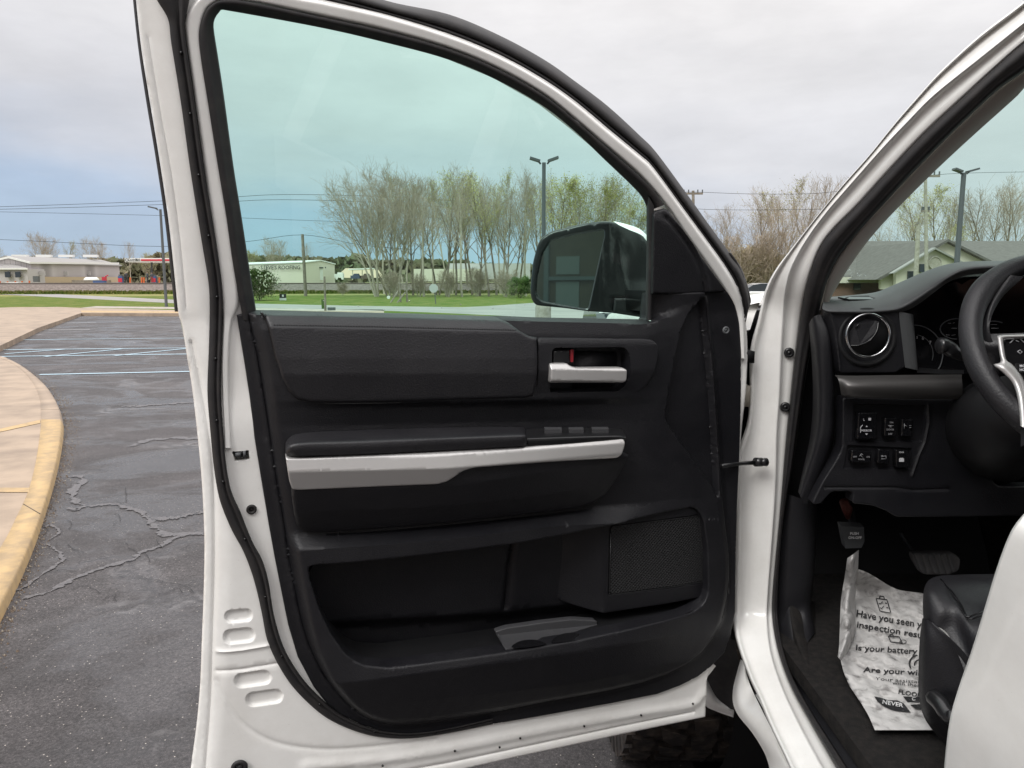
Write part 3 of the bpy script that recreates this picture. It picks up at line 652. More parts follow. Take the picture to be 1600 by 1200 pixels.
def dl(name, curves, m, n=60, sub=4, sharp=None):
    return loft(name, [[D(x, y, w_) for x, y, w_ in cat(c, 6)] for c in curves], m, door, n=n, sub=sub, sharp=sharp)
dl('arm_pad', [
    [(446, 702, .060), (448, 688, .045), (470, 677, .040), (560, 672, .038), (700, 668, .038), (806, 667, .040), (820, 671, .045), (824, 680, .060)],
    [(446, 704, .080), (450, 694, .075), (475, 684, .072), (560, 680, .072), (700, 675, .072), (800, 671, .072), (818, 675, .074), (824, 683, .080)],
    [(446, 706, .098), (452, 695, .106), (475, 690.5, .108), (560, 687.5, .108), (700, 682.5, .110), (808, 678.5, .110), (821, 680, .108), (825, 686, .098)],
    [(447, 709, .100), (454, 704, .112), (475, 699, .114), (560, 696, .115), (700, 690, .116), (808, 686, .116), (822, 687, .112), (825, 690, .100)],
    [(449, 712, .096), (456, 712, .106), (475, 712, .110), (560, 709.5, .112), (700, 703, .112), (808, 697.5, .112), (821, 696, .108), (825, 695, .096)]], 'leather', sub=5)
dl('switch_plate', [
    [(822, 671, .045), (880, 668, .040), (960, 669, .040), (973, 672, .046)],
    [(822, 680, .088), (880, 677.5, .088), (960, 676.5, .084), (976, 678, .082)],
    [(823, 684, .104), (880, 682, .103), (960, 680, .098), (978, 682, .094)],
    [(824, 687, .108), (880, 685.5, .107), (960, 683.5, .102), (978, 685, .098)],
    [(825, 696, .106), (880, 693.5, .105), (960, 687.5, .100), (978, 687, .096)]], 'smooth_black', sub=3)
for k, (xa, xb, ya) in enumerate(((850, 877, 674.5), (888, 911, 674.5), (924, 950, 674))):
    V, Fc = prism([D(xa, ya, .064), D(xb, ya, .064), D(xb + 1, ya + 4, .084), D(xa + 1, ya + 4, .084)], (0, 0, .0085))
    mesh('window_switch', V, Fc, 'tray_grey', door, smooth=False)
mesh('switch_symbols', *merge([prism([D(x, 675, .070), D(x + 5, 675, .070), D(x + 5, 677.3, .079), D(x, 677.3, .079)], (0, 0, .006)) for x in (926, 932, 942)]), 'dash_print', door, smooth=False)
# mirror-corner (sail) cover
sail = ppoly([(1021, 333), (1029, 328), (1040, 325), (1046, 328), (1070, 364), (1102, 410), (1136, 455), (1107, 457), (1060, 459), (1017, 458)], .03, 0)
SLF = Field([[(1016, 320, .024), (1140, 330, .026)], [(1016, 340, .034), (1140, 380, .030)], [(1016, 456, .038), (1140, 454, .030)]])
sheet('mirror_corner_cover', sail, SLF, 'black_plastic', door, step=.005, bevel=.003, skirt=.02,
      feats=[('groove', ppoly([(1038, 330), (1060, 355), (1080, 380), (1092, 407), (1102, 440), (1107, 458)], .03, 3, False), -.003, .004), ('groove', ppoly([(1042, 340), (1064, 366), (1084, 396), (1096, 425), (1102, 458)], .03, 3, False), .004, .004)])
dl('window_post_strip', [[(1010, 306, .0), (1010, 400, .0), (1008, 502, .0)], [(1014, 308, .022), (1014, 400, .022), (1012, 501, .03)], [(1022, 322, .026), (1020, 400, .026), (1017, 500, .03)]], 'rubber', n=30, sub=2)
sl_ = ppoly([(1106, 461), (1113, 530), (1119, 600), (1124, 700), (1129, 772), (1134, 815), (1139, 870), (1141, 930)], .030, 4, False)
mesh('panel_seam', *tube([W3(p[0], p[1], max(.020, float(trim_h(np.array([p]))[0]) - .0015)) for p in sl_], .0034, 8), 'black_plastic', door)
mesh('trim_bolt', *merge([ring(D(1134, 516, .034), DN, .0035, .0075, .003), disc(D(1134, 516, .036), DN, .004, .003, 6)]), 'steel_grey', door)
# speaker grille standing out of the pocket back wall, the hexagonal perforation bumped, its hole shade put into the colour
gr = rnd_poly([(953, 822), (1000, 816), (1050, 810.5), (1110, 804), (1111, 900), (1104, 911), (1040, 919), (952, 930)], 6, .033, 3)
sheet('speaker_surround', rnd_poly([(872, 820), (946, 806), (1050, 790), (1126, 780), (1131, 905), (1122, 930), (1040, 944), (940, 958), (872, 950)], 4, .030, 3), Field([[(868, 780, -.006), (900, 780, .016), (943, 780, .038), (952, 780, .040), (1060, 780, .037), (1132, 780, .024)], [(868, 960, -.016), (900, 960, .008), (943, 960, .032), (952, 960, .033), (1060, 950, .030), (1132, 940, .020)]]), 'black_plastic', door, step=.008, bevel=.003, skirt=.05,
      feats=[('recess', rnd_poly([(951, 820), (1112, 802), (1113, 903), (1105, 914), (1040, 922), (950, 932)], 6, .036, 3), .004, .002)])
def gr_mat():
    m = mat('grille', (.016, .016, .018), .5, .45); t = m.node_tree; b = t.nodes['Principled BSDF']; g = N(t, 'ShaderNodeNewGeometry')
    v = N(t, 'ShaderNodeTexVoronoi', i_Scale=190.0, voronoi_dimensions='2D'); v.inputs['Randomness'].default_value = 0
    mp = N(t, 'ShaderNodeMapping'); mp.inputs['Rotation'].default_value = (0, 0, -AL)
    se = N(t, 'ShaderNodeSeparateXYZ'); co = N(t, 'ShaderNodeCombineXYZ'); t.links.new(g.outputs['Position'], mp.inputs[0]); t.links.new(mp.outputs[0], se.inputs[0])
    t.links.new(se.outputs[0], co.inputs[0]); t.links.new(se.outputs[2], co.inputs[1]); ro = N(t, 'ShaderNodeMapping'); ro.inputs['Rotation'].default_value = (0, 0, R(45))
    t.links.new(co.outputs[0], ro.inputs[0]); t.links.new(ro.outputs[0], v.inputs['Vector'])
    r = ramp(t, [(.30, 0), (.42, 1)]); t.links.new(v.outputs['Distance'], r.inputs[0])
    bp = N(t, 'ShaderNodeBump', i_Strength=1.0, i_Distance=.002); t.links.new(r.outputs[0], bp.inputs['Height']); t.links.new(bp.outputs[0], b.inputs['Normal'])
    r2_ = ramp(t, [(.30, (.003, .003, .003)), (.42, (.022, .022, .024))]); t.links.new(v.outputs['Distance'], r2_.inputs[0]); t.links.new(r2_.outputs[0], b.inputs['Base Color'])
gr_mat()
GRF = Field([[(940, 800, .0385), (1060, 800, .036), (1120, 800, .0265)], [(940, 940, .0325), (1060, 940, .030), (1120, 940, .0215)]])
sheet('speaker_grille', gr, GRF, 'grille', door, step=.006, bevel=.003, skirt=.01)
gl = np.r_[gr, gr[:1]]
mesh('grille_rim', *tube([W3(p[0], p[1], h_ + .0005) for p, h_ in zip(gl, GRF(gl))], .0010, 6), 'smooth_black', door)
# cup-holder tray in the pocket
tr_top = [(783, 998), (800, 994), (850, 987), (900, 980.5), (935, 980), (944, 982)]
trh = []
V = []; P1 = resample(cat(tr_top, 4), 60)
tray = rnd_poly([(782, 999), (800, 993), (860, 984), (905, 979), (944, 981), (944, 992), (900, 1000), (792, 1016), (786, 1010)], 3, .062, 3)
sheet('cup_tray', tray, Field([[(775, 993, .030), (950, 974, .030)], [(775, 999, .040), (950, 980, .040)], [(775, 1016, .076), (950, 997, .076)]]), 'tray_grey', door, step=.003, bevel=.002, skirt=.012)
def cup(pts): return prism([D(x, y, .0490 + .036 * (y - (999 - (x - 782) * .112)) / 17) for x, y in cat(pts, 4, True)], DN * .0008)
many('cup_recess', [cup([(800, 1011.5), (807, 1004), (820, 1000), (836, 999.5), (848, 1003), (852, 1006.5), (826, 1011)]), cup([(862, 1004), (868, 996), (880, 990), (896, 989), (910, 993), (916, 997.5), (890, 1002)])], 'gloss_black', door, False)  # flat dark patches on the tray: cup-hole shade painted, nothing is sunk
# body-coloured lower corner of the door edge by the hinge
sheet('door_corner', ppoly([(1098, 1117), (1097, 1055), (1112, 1036), (1118, 1040), (1104, 1058)], .0, 0), .003, 'white_paint', door, step=.01, bevel=.002, skirt=.05)

# ---- side mirror on its arm, outside the glass
MC = D(890, 420, -.30); MN = np.array((-.153, -.988, .03)); MN /= np.linalg.norm(MN)     # the mirror head stands at its own angle
MA = np.cross((0, 0, 1), MN); MA /= np.linalg.norm(MA); MA = -MA if MA[0] < 0 else MA; MB = np.cross(MN, MA); MB = -MB if MB[2] < 0 else MB
def UM(px, py, w_=0.0):
    r = ray(px, py); p = C0 + r * ((w_ + (MC - C0) @ MN) / (r @ MN)) - MC; return np.array((p @ MA, p @ MB))
def M3(u, v, w_): u, v, w_ = (np.asarray(q, float)[..., None] for q in (u, v, w_)); return MC + u * MA + v * MB + w_ * MN
def DMp(px, py, w_): return M3(*UM(px, py, w_), w_)
def mr(px, r_, w_=0.0):
    P = [np.array(p, float) for p in px]; o = []
    for i in range(len(P)):
        a, b, c = P[i - 1], P[i], P[(i + 1) % len(P)]; ra = min(r_, .45 * np.linalg.norm(a - b)); rc = min(r_, .45 * np.linalg.norm(c - b))
        s_ = b + (a - b) / np.linalg.norm(a - b) * ra; e = b + (c - b) / np.linalg.norm(c - b) * rc
        for t in (0, .33, .67, 1): o.append((1 - t) ** 2 * s_ + 2 * t * (1 - t) * b + t * t * e)
    return np.array([UM(a, b, w_) for a, b in o])
mo = mr([(844.5, 372), (860, 361), (915, 348), (940, 345), (959, 345), (978, 350), (1000, 358), (1016, 376), (1024, 400), (1026, 500), (1008, 497), (956, 489), (915, 486), (883, 481.5), (836, 477), (829, 466), (828, 452), (832, 410), (839, 383)], 7)
glp = [(858, 374), (900, 363), (945, 356), (946, 367), (931, 437), (921, 483), (915, 484.7), (880, 479), (844, 472), (835, 458), (837, 431), (845, 396)]
MFd = Field([[(820, 340, .0), (860, 330, .0), (946, 320, .0), (960, 320, -.016), (1000, 320, -.06), (1040, 320, -.09)], [(820, 440, .0), (860, 440, .0), (931, 437, .0), (947, 437, -.012), (990, 437, -.04), (1040, 440, -.06)],
             [(820, 500, .0), (860, 500, .0), (921, 500, .0), (934, 500, -.006), (990, 500, -.02), (1040, 500, -.03)]], UM)
sheet('mirror_housing', mo, MFd, 'smooth_black', door, step=.008, bevel=.007, skirt=.09, to3=M3, feats=[('recess', mr(glp, 5), .012, .004), ('groove', np.array([UM(*p) for p in ((957, 487), (959, 465), (1008, 464))]), .003, .0016), ('groove', np.array([UM(*p) for p in cat([(994, 500), (972, 430), (968, 375)], 4)]), -.003, .008)])
sheet('mirror_cap', mr([(978, 361), (985, 355), (1000, 359), (1016, 378), (1022, 400), (1018, 432), (997, 434), (992, 418), (988, 390), (983, 372)], 3, -.06), Field([[(970, 330, -.03), (1030, 330, -.13)], [(970, 450, -.03), (1030, 450, -.13)]], UM), 'white_paint', door, step=.008, bevel=.004, skirt=.03, to3=M3)
loft('mirror_cap_top', [[DMp(x, y, w_) for x, y, w_ in cat(c, 6)] for c in ([(958, 345.5, -.012), (978, 350, -.012), (1000, 358, -.015), (1014, 373, -.02), (1022, 395, -.02)], [(967, 351.5, .0), (983, 359, .001), (1000, 366, .001), (1008, 373, -.002), (1016, 388, -.004)])], 'white_paint', door, n=24, sub=2)
mesh('mirror_glass', *prism([DMp(x, y, -.0105) for x, y in cat(glp, 3, True)], -MN * .001), 'mirror_glass', door, smooth=False)
mesh('mirror_arm', *merge([obox(D(1030, 470, -.16), DD * .035, DN * .13, (0, 0, .022))]), 'smooth_black', door)

# ------------------------------------------------------------------ body round the door opening
def wl(name, curves, m, parent, n=60, sub=4, back=None, sharp=None, sm=6):
    """surface skinned through pixel curves with real distances: each curve [(px,py,Y),...]"""
    return loft(name, [[PY(*p) for p in cat(c, sm)] for c in curves], m, parent, n=n, sub=sub, back=back, sharp=sharp)
body = empty('body'); tpart(body)
yA = lambda y: 1.28 + .28 * min(1, max(0, y) / 470.0) if y < 470 else (1.56 if y < 960 else 1.56 - (y - 960) / 240 * .40)
def withY(pts, d=0.0): return [(x, y, yA(y) + d) for x, y in pts]
Lp = [(1660, -52), (1600, 2), (1532, 54), (1472, 109), (1440, 144), (1400, 190), (1360, 240), (1320, 285), (1280, 333), (1240, 384), (1210, 424), (1194, 458), (1184, 500), (1172, 547), (1171, 618), (1167, 661), (1158, 689), (1151, 717), (1150, 780),
      (1149, 870), (1146, 965), (1150, 1000), (1168, 1053), (1185, 1090), (1203, 1134), (1234, 1200), (1262, 1270)]
Rp = [(1660, 20), (1600, 66), (1552, 108), (1500, 156), (1440, 212), (1380, 276), (1340, 320), (1300, 360), (1280, 388), (1266, 424), (1257, 457), (1250, 499), (1242, 562), (1236, 618), (1230, 675), (1225, 732), (1222, 770),
      (1216, 833), (1208, 918), (1207, 965), (1216, 1017), (1236, 1072), (1266, 1127), (1308, 1200), (1350, 1270)]
Mp = [(1660, -12), (1600, 36), (1530, 92), (1460, 148), (1420, 188), (1380, 230), (1320, 298), (1290, 333), (1260, 374), (1236, 418), (1226, 458), (1222, 505), (1219, 562), (1217, 618), (1213, 675), (1212, 732), (1210, 780), (1206, 840), (1200, 918), (1198, 965),
      (1203, 1017), (1220, 1072), (1245, 1127), (1284, 1200), (1326, 1270)]
n = 150; YR = []
Lr, Rr, Mr = (resample(cat(q, 6), n) for q in (Lp, Rp, Mp)); V = []
for i in range(n):
    l, r_, m_ = Lr[i], Rr[i], Mr[i]; up = 1 - sst((l[1] - 380) / 120)
    cs = []; yl = yA(l[1]) * up
    for t, d in ((-.0, .055), (.0, .03), (.03, .012), (.10, .002), (.16, .010), (.24, .016), (.5, .006), (.75, .0), (.95, -.004), (1.0, -.006)):
        x = l * (1 - t) + m_ * t; cs.append(PY(x[0], x[1], yl + yA(x[1]) * (1 - up) + d))
    cs[0:0] = [PY(l[0] + 4, l[1] + 3, yl + yA(l[1]) * (1 - up) + .17)]
    for t, d in ((.12, .004), (.25, .010), (.6, .010), (.9, .009), (1.0, .016)):
        x = m_ * (1 - t) + r_ * t; cs.append(PY(x[0], x[1], yl + yA(x[1]) * (1 - up) + d - .012 * t * up))
    V += cs; YR.append(yl + yA(r_[1]) * (1 - up))
mesh('door_pillar', V, grid_faces(n, 16), 'white_paint', body)
# body-side weatherstrip
Sp = [(1660, 62), (1600, 112), (1560, 140), (1500, 196), (1440, 256), (1380, 320), (1340, 364), (1312, 400), (1294, 436), (1284, 470), (1276, 505), (1263, 562), (1254, 618), (1246, 675), (1238, 732), (1231, 770), (1222, 833), (1216, 920), (1218, 980), (1234, 1046), (1266, 1108), (1312, 1180), (1360, 1255)]
Rr, Sr = resample(cat(Rp, 6), n), resample(cat(Sp, 6), n); V = []
for i in range(n):
    for t, d in ((0, .010), (.06, -.016), (.25, -.024), (.5, -.024), (.62, -.016), (.7, -.018), (.88, -.012), (1, .040)):
        x = Rr[i] * (1 - t) + Sr[i] * t; V.append(PY(x[0], x[1], YR[i] + d))
mesh('body_weatherstrip', V, grid_faces(n, 8), 'rubber', body)
# inside pillar trim
Tp = [(1660, 84), (1620, 118), (1600, 138), (1588, 151), (1520, 212), (1460, 268), (1400, 328), (1360, 372), (1328, 416), (1308, 448), (1297, 468), (1288, 490)]
S2 = [(1660, 60), (1600, 110), (1560, 138), (1500, 194), (1440, 254), (1380, 318), (1340, 362), (1312, 398), (1294, 434), (1284, 470), (1280, 490)]
wl('inner_pillar_trim', [[(x, y, yA(y) + .004) for x, y in S2], [(x + 3, y + 2, yA(y) - .006) for x, y in S2], [((a + c) / 2 + 4, (b + d) / 2 + 3, yA(b) + .01) for (a, b), (c, d) in zip(resample(S2, 12), resample(Tp, 12))],
    [(x, y, yA(y) + .05) for x, y in Tp], [(x - 2, y, yA(y) + .12) for x, y in Tp]], 'taupe_cloth', body, n=50, sub=3)
# bolts, hinge, check strap
def wdisc(px, py, Y, r_, nrm=(-.25, -1, .1), th=.003): return disc(PY(px, py, Y), nrm, r_, th, 16)
for px, py, Y in ((1233, 551, 1.565), (1227, 636, 1.565)):
    mesh('pillar_bolt', *merge([ring(PY(px, py, Y), (-.2, -1, .05), .003, .0105, .004), wdisc(px, py, Y - .003, .0065), wdisc(px, py, Y - .006, .003)]), 'smooth_black', body)
mesh('upper_hinge', *merge([obox(PY(1163, 556, 1.57), (.012, 0, 0), (0, .03, 0), (0, 0, .012)), cyl(PY(1168, 550, 1.56), PY(1168, 566, 1.56), .007), wdisc(1171, 557, 1.55, .006)]), 'dark_plastic', body)
mesh('lower_hinge', *merge([obox(PY(1158, 616, 1.60), (.010, 0, 0), (0, .03, 0), (0, 0, .022)), cyl(PY(1160, 606, 1.585), PY(1160, 632, 1.585), .006)]), 'concrete_pale', body)
mesh('check_strap', *merge([tube([PY(1128, 728, 1.47), PY(1155, 724.5, 1.51), PY(1182, 722.5, 1.54)], [.0045, .004, .005], 8), cyl(PY(1180, 722, 1.53), PY(1190, 722, 1.535), .0095, 14), cyl(PY(1189, 722, 1.525), PY(1197, 722, 1.53), .0075, 14, .009), wdisc(1194, 722, 1.52, .007)]), 'smooth_black', body)
# dark hinge gap and lower rubber flap
wl('hinge_gap_cover', [[(1166, 518, 1.62), (1160, 560, 1.64), (1156, 640, 1.64), (1150, 700, 1.64), (1146, 800, 1.64), (1142, 1000, 1.62)], [(1182, 500, 1.68), (1178, 560, 1.68), (1174, 640, 1.68), (1162, 690, 1.68), (1154, 800, 1.68), (1152, 1000, 1.66)]], 'dark_plastic', body, n=30, sub=2)
wl('splash_flap', [[(1092, 1030, 1.66), (1104, 1060, 1.66), (1120, 1090, 1.66), (1142, 1108, 1.66)], [(1145, 960, 1.64), (1150, 1010, 1.64), (1156, 1050, 1.64), (1147, 1110, 1.64)]], 'rubber', body, n=30, sub=3, back=(0, .006, 0))
# bottom of the front fender and the rocker flare
wl('fender_bottom', [[(1096, 1044, 1.70), (1106, 1060, 1.70), (1122, 1088, 1.70), (1145, 1108, 1.70)], [(1094, 1056, 1.67), (1103, 1073, 1.67), (1120, 1098, 1.67), (1147, 1112, 1.67)], [(1092, 1070, 1.68), (1100, 1100, 1.68), (1118, 1111, 1.68), (1146, 1121, 1.68)]], 'white_paint', body, n=30, sub=3, back=(0, .01, 0))
wl('rocker_flare', [[(1157, 1030, 1.63), (1145, 1080, 1.60), (1150, 1112, 1.54), (1176, 1146, 1.44), (1196, 1180, 1.36), (1206, 1215, 1.28)], [(1160, 1032, 1.60), (1152, 1082, 1.56), (1160, 1112, 1.50), (1186, 1146, 1.40), (1208, 1182, 1.31), (1222, 1215, 1.24)],
    [(1164, 1036, 1.585), (1164, 1085, 1.535), (1176, 1115, 1.46), (1198, 1146, 1.37), (1222, 1185, 1.27), (1240, 1215, 1.20)], [(1163, 1040, 1.59), (1172, 1070, 1.55), (1186, 1100, 1.47), (1206, 1140, 1.37), (1230, 1187, 1.265), (1245, 1215, 1.20)]], 'white_paint', body, n=40, sub=4)
mesh('sill_pinch_weld', *tube([PY(x, y, Y) for x, y, Y in ((1182, 1086, 1.50), (1200, 1118, 1.40), (1216, 1150, 1.31), (1240, 1200, 1.20), (1260, 1240, 1.12))], .0022, 6), 'white_paint', body)
# fender top and hood ahead of the windscreen
fx = lambda Y: .47 + (Y - 1.6) * -.02
Yv = np.linspace(1.62, 3.5, 14)
def zt(Y): return 1.500 - .045 * max(0, Y - 1.6) ** 1.15
cv_ = [[(fx(Y) - .005, Y, zt(Y) - .40) for Y in Yv], [(fx(Y) - .02, Y, zt(Y) - .16) for Y in Yv], [(fx(Y) + .002, Y, zt(Y) - .035) for Y in Yv], [(fx(Y) + .04, Y, zt(Y)) for Y in Yv], [(fx(Y) + .11, Y, zt(Y) + .006) for Y in Yv]]
loft('fender', cv_, 'white_paint', body, n=40, sub=4)
wl('fender_shoulder', [[(1163, 517, 1.60), (1163, 490, 1.62), (1166, 470, 1.66), (1172, 461, 1.72)], [(1172, 515, 1.60), (1180, 490, 1.62), (1188, 472, 1.66), (1194, 458, 1.70)]], 'white_paint', body, n=20, sub=2)
hx = np.linspace(.585, 2.45, 16)
hood = [[(x, Y, 1.492 + dz - .03 * ((x - 1.5) / .95) ** 4 ) for x in hx] for Y, dz in ((2.02, .012), (2.2, .006), (2.6, .0), (3.1, -.02), (3.4, -.07), (3.5, -.16))]
loft('hood', hood, 'white_paint', body, n=30, sub=3)
mesh('cowl', *box(.6, 2.4, 1.86, 2.03, 1.40, 1.478), 'dark_plastic', body, smooth=False)
mesh('front_bulkhead', *box(.52, 2.45, 3.42, 3.48, .75, 1.33), 'white_paint', body, smooth=False)
# windscreen
wsq = [PY(1700, 30, 1.02), PY(1297, 470, 1.72)]
ws = [PY(1245, 464, 1.93), (2.36, 1.93, 1.497), (2.28, 1.34, 2.08), PY(1660, 2, 1.36)]
mesh('windscreen', ws, [(0, 1, 2, 3)], 'windshield_glass', body, smooth=False)
many('rain_drop', [disc(np.array(PY(x, y, 1.86)), (0, -1, .6), .0008 + .0005 * rnd.random(), .0006, 7) for x, y in [(1335 + rnd.gauss(0, 16), 428 + rnd.gauss(0, 7)) for _ in range(20)]], 'chrome', body)
# rest of the cab (roof, far side, rear) and the closed rear door beside the camera
mesh('cab_roof', *box(.84, 2.28, -1.3, 1.30, 2.065, 2.11), 'white_paint', body, smooth=False)
mesh('headliner', *box(.88, 2.26, -1.3, 1.26, 2.045, 2.06), 'taupe_cloth', body, smooth=False)
mesh('far_side_panel', *box(2.40, 2.46, -1.3, 2.0, .8, 1.5), 'dark_plastic', body, smooth=False)
mesh('rear_cab_wall', *box(.6, 2.4, -1.36, -1.3, .8, 2.06), 'dark_plastic', body, smooth=False)
rd = [(1640, 770), (1600, 814), (1583, 842), (1564, 893), (1545, 955), (1526, 1016), (1507, 1070), (1491, 1125), (1482, 1195), (1478, 1260)]
yr = lambda y: .66 if y < 820 else .66 + (y - 820) * .0003
E = [PY(x, y, yr(y)) for x, y in cat(rd, 4)]
cs = [[p + np.array((.07, .02, 0)) for p in E], [p + np.array((.012, .008, 0)) for p in E], E, [p + np.array((-.002, -.02, 0)) for p in E], [np.array((p[0] + .005, p[1] - .25, p[2])) for p in E], [np.array((.43, -.9, p[2])) for p in E]]
loft('rear_door_skin', cs, 'white_paint', body, n=60, sub=4)
mesh('rear_door_upper', *box(.50, .54, -1.3, .40, 1.15, 1.40), 'white_paint', body, smooth=False)
def blade(p0, p1, ax, ay): p0, p1, ax, ay = map(lambda q: np.array(q, float), (p0, p1, ax, ay)); return prism([p0 - ax - ay, p0 + ax - ay, p0 + ax + ay, p0 - ax + ay], p1 - p0)
mesh('centre_pillar', *blade((.54, .34, 1.30), (.86, .28, 2.07), (.03, 0, 0), (0, .06, 0)), 'white_paint', body, smooth=False)
mesh('roof_rail', *blade((.865, 1.30, 2.055), (.865, -1.3, 2.055), (.035, 0, 0), (0, 0, .035)), 'white_paint', body, smooth=False)
mesh('rear_quarter_pillar', *blade((.54, -1.2, 1.30), (.86, -1.15, 2.07), (.03, 0, 0), (0, .12, 0)), 'white_paint', body, smooth=False)
mesh('rear_side_glass', *prism([(.545, .27, 1.40), (.545, -1.08, 1.40), (.845, -1.03, 2.04), (.845, .21, 2.04)], (.004, 0, 0)), 'dark_glass', body, smooth=False)
# front wheel in its arch
wheel = empty('front_wheel'); tpart(wheel)
WX0, WX1, WY, WZ, WR = .335, .69, 2.42, .475, .475
def lathe(prof, cx, cy, cz, n=64):          # profile (x, r) turned about the axle
    V = []; 
    for k in range(n):
        t = 2 * math.pi * k / n
        for x, r_ in prof: V.append((x, cy + r_ * math.cos(t), cz + r_ * math.sin(t)))
    m_ = len(prof); return V, [(k * m_ + j, k * m_ + j + 1, ((k + 1) % n) * m_ + j + 1, ((k + 1) % n) * m_ + j) for k in range(n) for j in range(m_ - 1)]
mat('tyre', (.026, .023, .022), .85, .3, noise=(20, (.085, .068, .056), .45, .7), bump=(60, .5, .004))
tp = [(WX0 + .015, .26), (WX0 - .002, .34), (WX0 + .004, .42), (WX0 + .03, .455), (WX0 + .06, .460), (WX1 - .06, .460), (WX1 - .03, .455), (WX1 - .004, .42), (WX1 + .002, .34), (WX1 - .015, .26)]
mesh('tyre', *lathe(tp, 0, WY, WZ), 'tyre', wheel, sharp=40)
blocks = []
nb = 34
for k in range(nb):
    for row, (x0_, x1_) in enumerate(((WX0 + .008, WX0 + .075), (WX0 + .088, WX0 + .165), (WX0 + .178, WX0 + .252), (WX0 + .265, WX1 - .008))):
        t0 = 2 * math.pi * (k + (.0, .5, .15, .6)[row]) / nb; sk_ = (.5, .9, -.9, -.5)[row] * .05
        dt = 2 * math.pi / nb * .40; q = []
        for x_, t_, r_ in ((x0_, t0 - dt, 0), (x1_, t0 - dt * .7 + sk_, 0), (x1_ - .006, t0 + dt * .8 + sk_, 0), ((x0_ + x1_) / 2, t0 + dt * 1.1 + sk_ / 2, 0), (x0_ + .01, t0 + dt * .6, 0)):
            q.append((x_, t_))
        lo = [(x_, WY + .452 * math.cos(t_), WZ + .452 * math.sin(t_)) for x_, t_ in q]; hi = [(x_, WY + .476 * math.cos(t_), WZ + .476 * math.sin(t_)) for x_, t_ in q]
        m_ = len(q); blocks.append((lo + hi, [tuple(range(m_, 2 * m_))] + [(i, (i + 1) % m_, m_ + (i + 1) % m_, m_ + i) for i in range(m_)]))
        if row in (0, 3):
            xs = WX0 - .006 if row == 0 else WX1 + .006; xi = WX0 + .02 if row == 0 else WX1 - .02
            lo = [(xi, WY + r_ * math.cos(t_), WZ + r_ * math.sin(t_)) for r_, t_ in ((.39, t0 - dt * .6), (.465, t0 - dt), (.465, t0 + dt * .6), (.41, t0 + dt * .5))]
            hi = [(xs, p[1], p[2]) for p in lo]; blocks.append((lo + hi, [(4, 5, 6, 7)] + [(i, (i + 1) % 4, 4 + (i + 1) % 4, 4 + i) for i in range(4)]))
V, Fc = merge(blocks); mesh('tread_lugs', V, Fc, 'tyre', wheel, smooth=False)
mesh('rim', *lathe([(WX0 + .10, .02), (WX0 + .05, .08), (WX0 + .04, .2), (WX0 + .015, .255), (WX1 - .015, .26)], 0, WY, WZ), 'smooth_black', wheel)
mesh('wheel_arch_liner', *[(lambda q: q[0])(lathe([(WX0 + .25, .60), (WX0 + .9, .60), (WX0 + .9, .2)], 0, WY, WZ + .1, 40)), (lambda q: [f for f in q[1]])(lathe([(WX0 + .25, .60), (WX0 + .9, .60), (WX0 + .9, .2)], 0, WY, WZ + .1, 40))], 'dark_plastic', body)
mesh('underbody', *box(.62, 2.3, -1.5, 3.3, .55, .78), 'dark_plastic', body, smooth=False)

# ------------------------------------------------------------------ cabin
cabin = empty('cabin'); tpart(cabin)
FLZ = .80
def wq(name, pts, m, parent, th=None, smooth=False, sharp=None):   # flat-ish polygon from (px,py,Y) points, with thickness away from the viewer
    P = [PY(*p) for p in pts]; e = np.array((0, th if th else .01, 0)); return mesh(name, *prism(P, e), m, parent, smooth=smooth)
mesh('cabin_floor', *box(.56, 2.4, .3, 2.3, FLZ - .03, FLZ), 'carpet', cabin, smooth=False)
mesh('firewall', *box(.5, 2.42, 2.02, 2.06, FLZ, 1.45), 'carpet', cabin, smooth=False)
wl('kick_panel', [[(1229, 772, 1.575), (1220, 833, 1.575), (1214, 920, 1.575), (1218, 985, 1.56), (1232, 1040, 1.48)], [(1240, 775, 1.56), (1238, 833, 1.56), (1236, 920, 1.56), (1238, 975, 1.55), (1250, 1020, 1.47)],
    [(1268, 785, 1.57), (1270, 833, 1.57), (1268, 900, 1.57), (1264, 945, 1.57), (1272, 990, 1.52)], [(1276, 786, 1.66), (1276, 833, 1.66), (1272, 900, 1.66), (1268, 945, 1.66), (1276, 990, 1.60)]], 'black_plastic', cabin, n=40, sub=5)
wl('upper_kick_panel', [[(1288, 466, 1.60), (1277, 505, 1.60), (1264, 562, 1.60), (1255, 618, 1.60), (1247, 675, 1.60), (1238, 732, 1.60), (1229, 775, 1.60)], [(1315, 480, 1.66), (1312, 505, 1.66), (1312, 562, 1.66), (1312, 618, 1.66), (1310, 675, 1.66), (1305, 732, 1.66), (1285, 788, 1.66)]], 'dark_plastic', cabin, n=40, sub=3)
wl('sill_trim', [[(1216, 985, 1.545), (1233, 1046, 1.46), (1266, 1108, 1.32), (1312, 1180, 1.18), (1350, 1240, 1.08)], [(1232, 950, 1.56), (1246, 1020, 1.47), (1282, 1086, 1.33), (1330, 1160, 1.19), (1376, 1235, 1.08)],
    [(1238, 940, 1.57), (1262, 1030, 1.47), (1296, 1080, 1.38), (1350, 1158, 1.22), (1396, 1235, 1.10)]], 'black_plastic', cabin, n=40, sub=4)
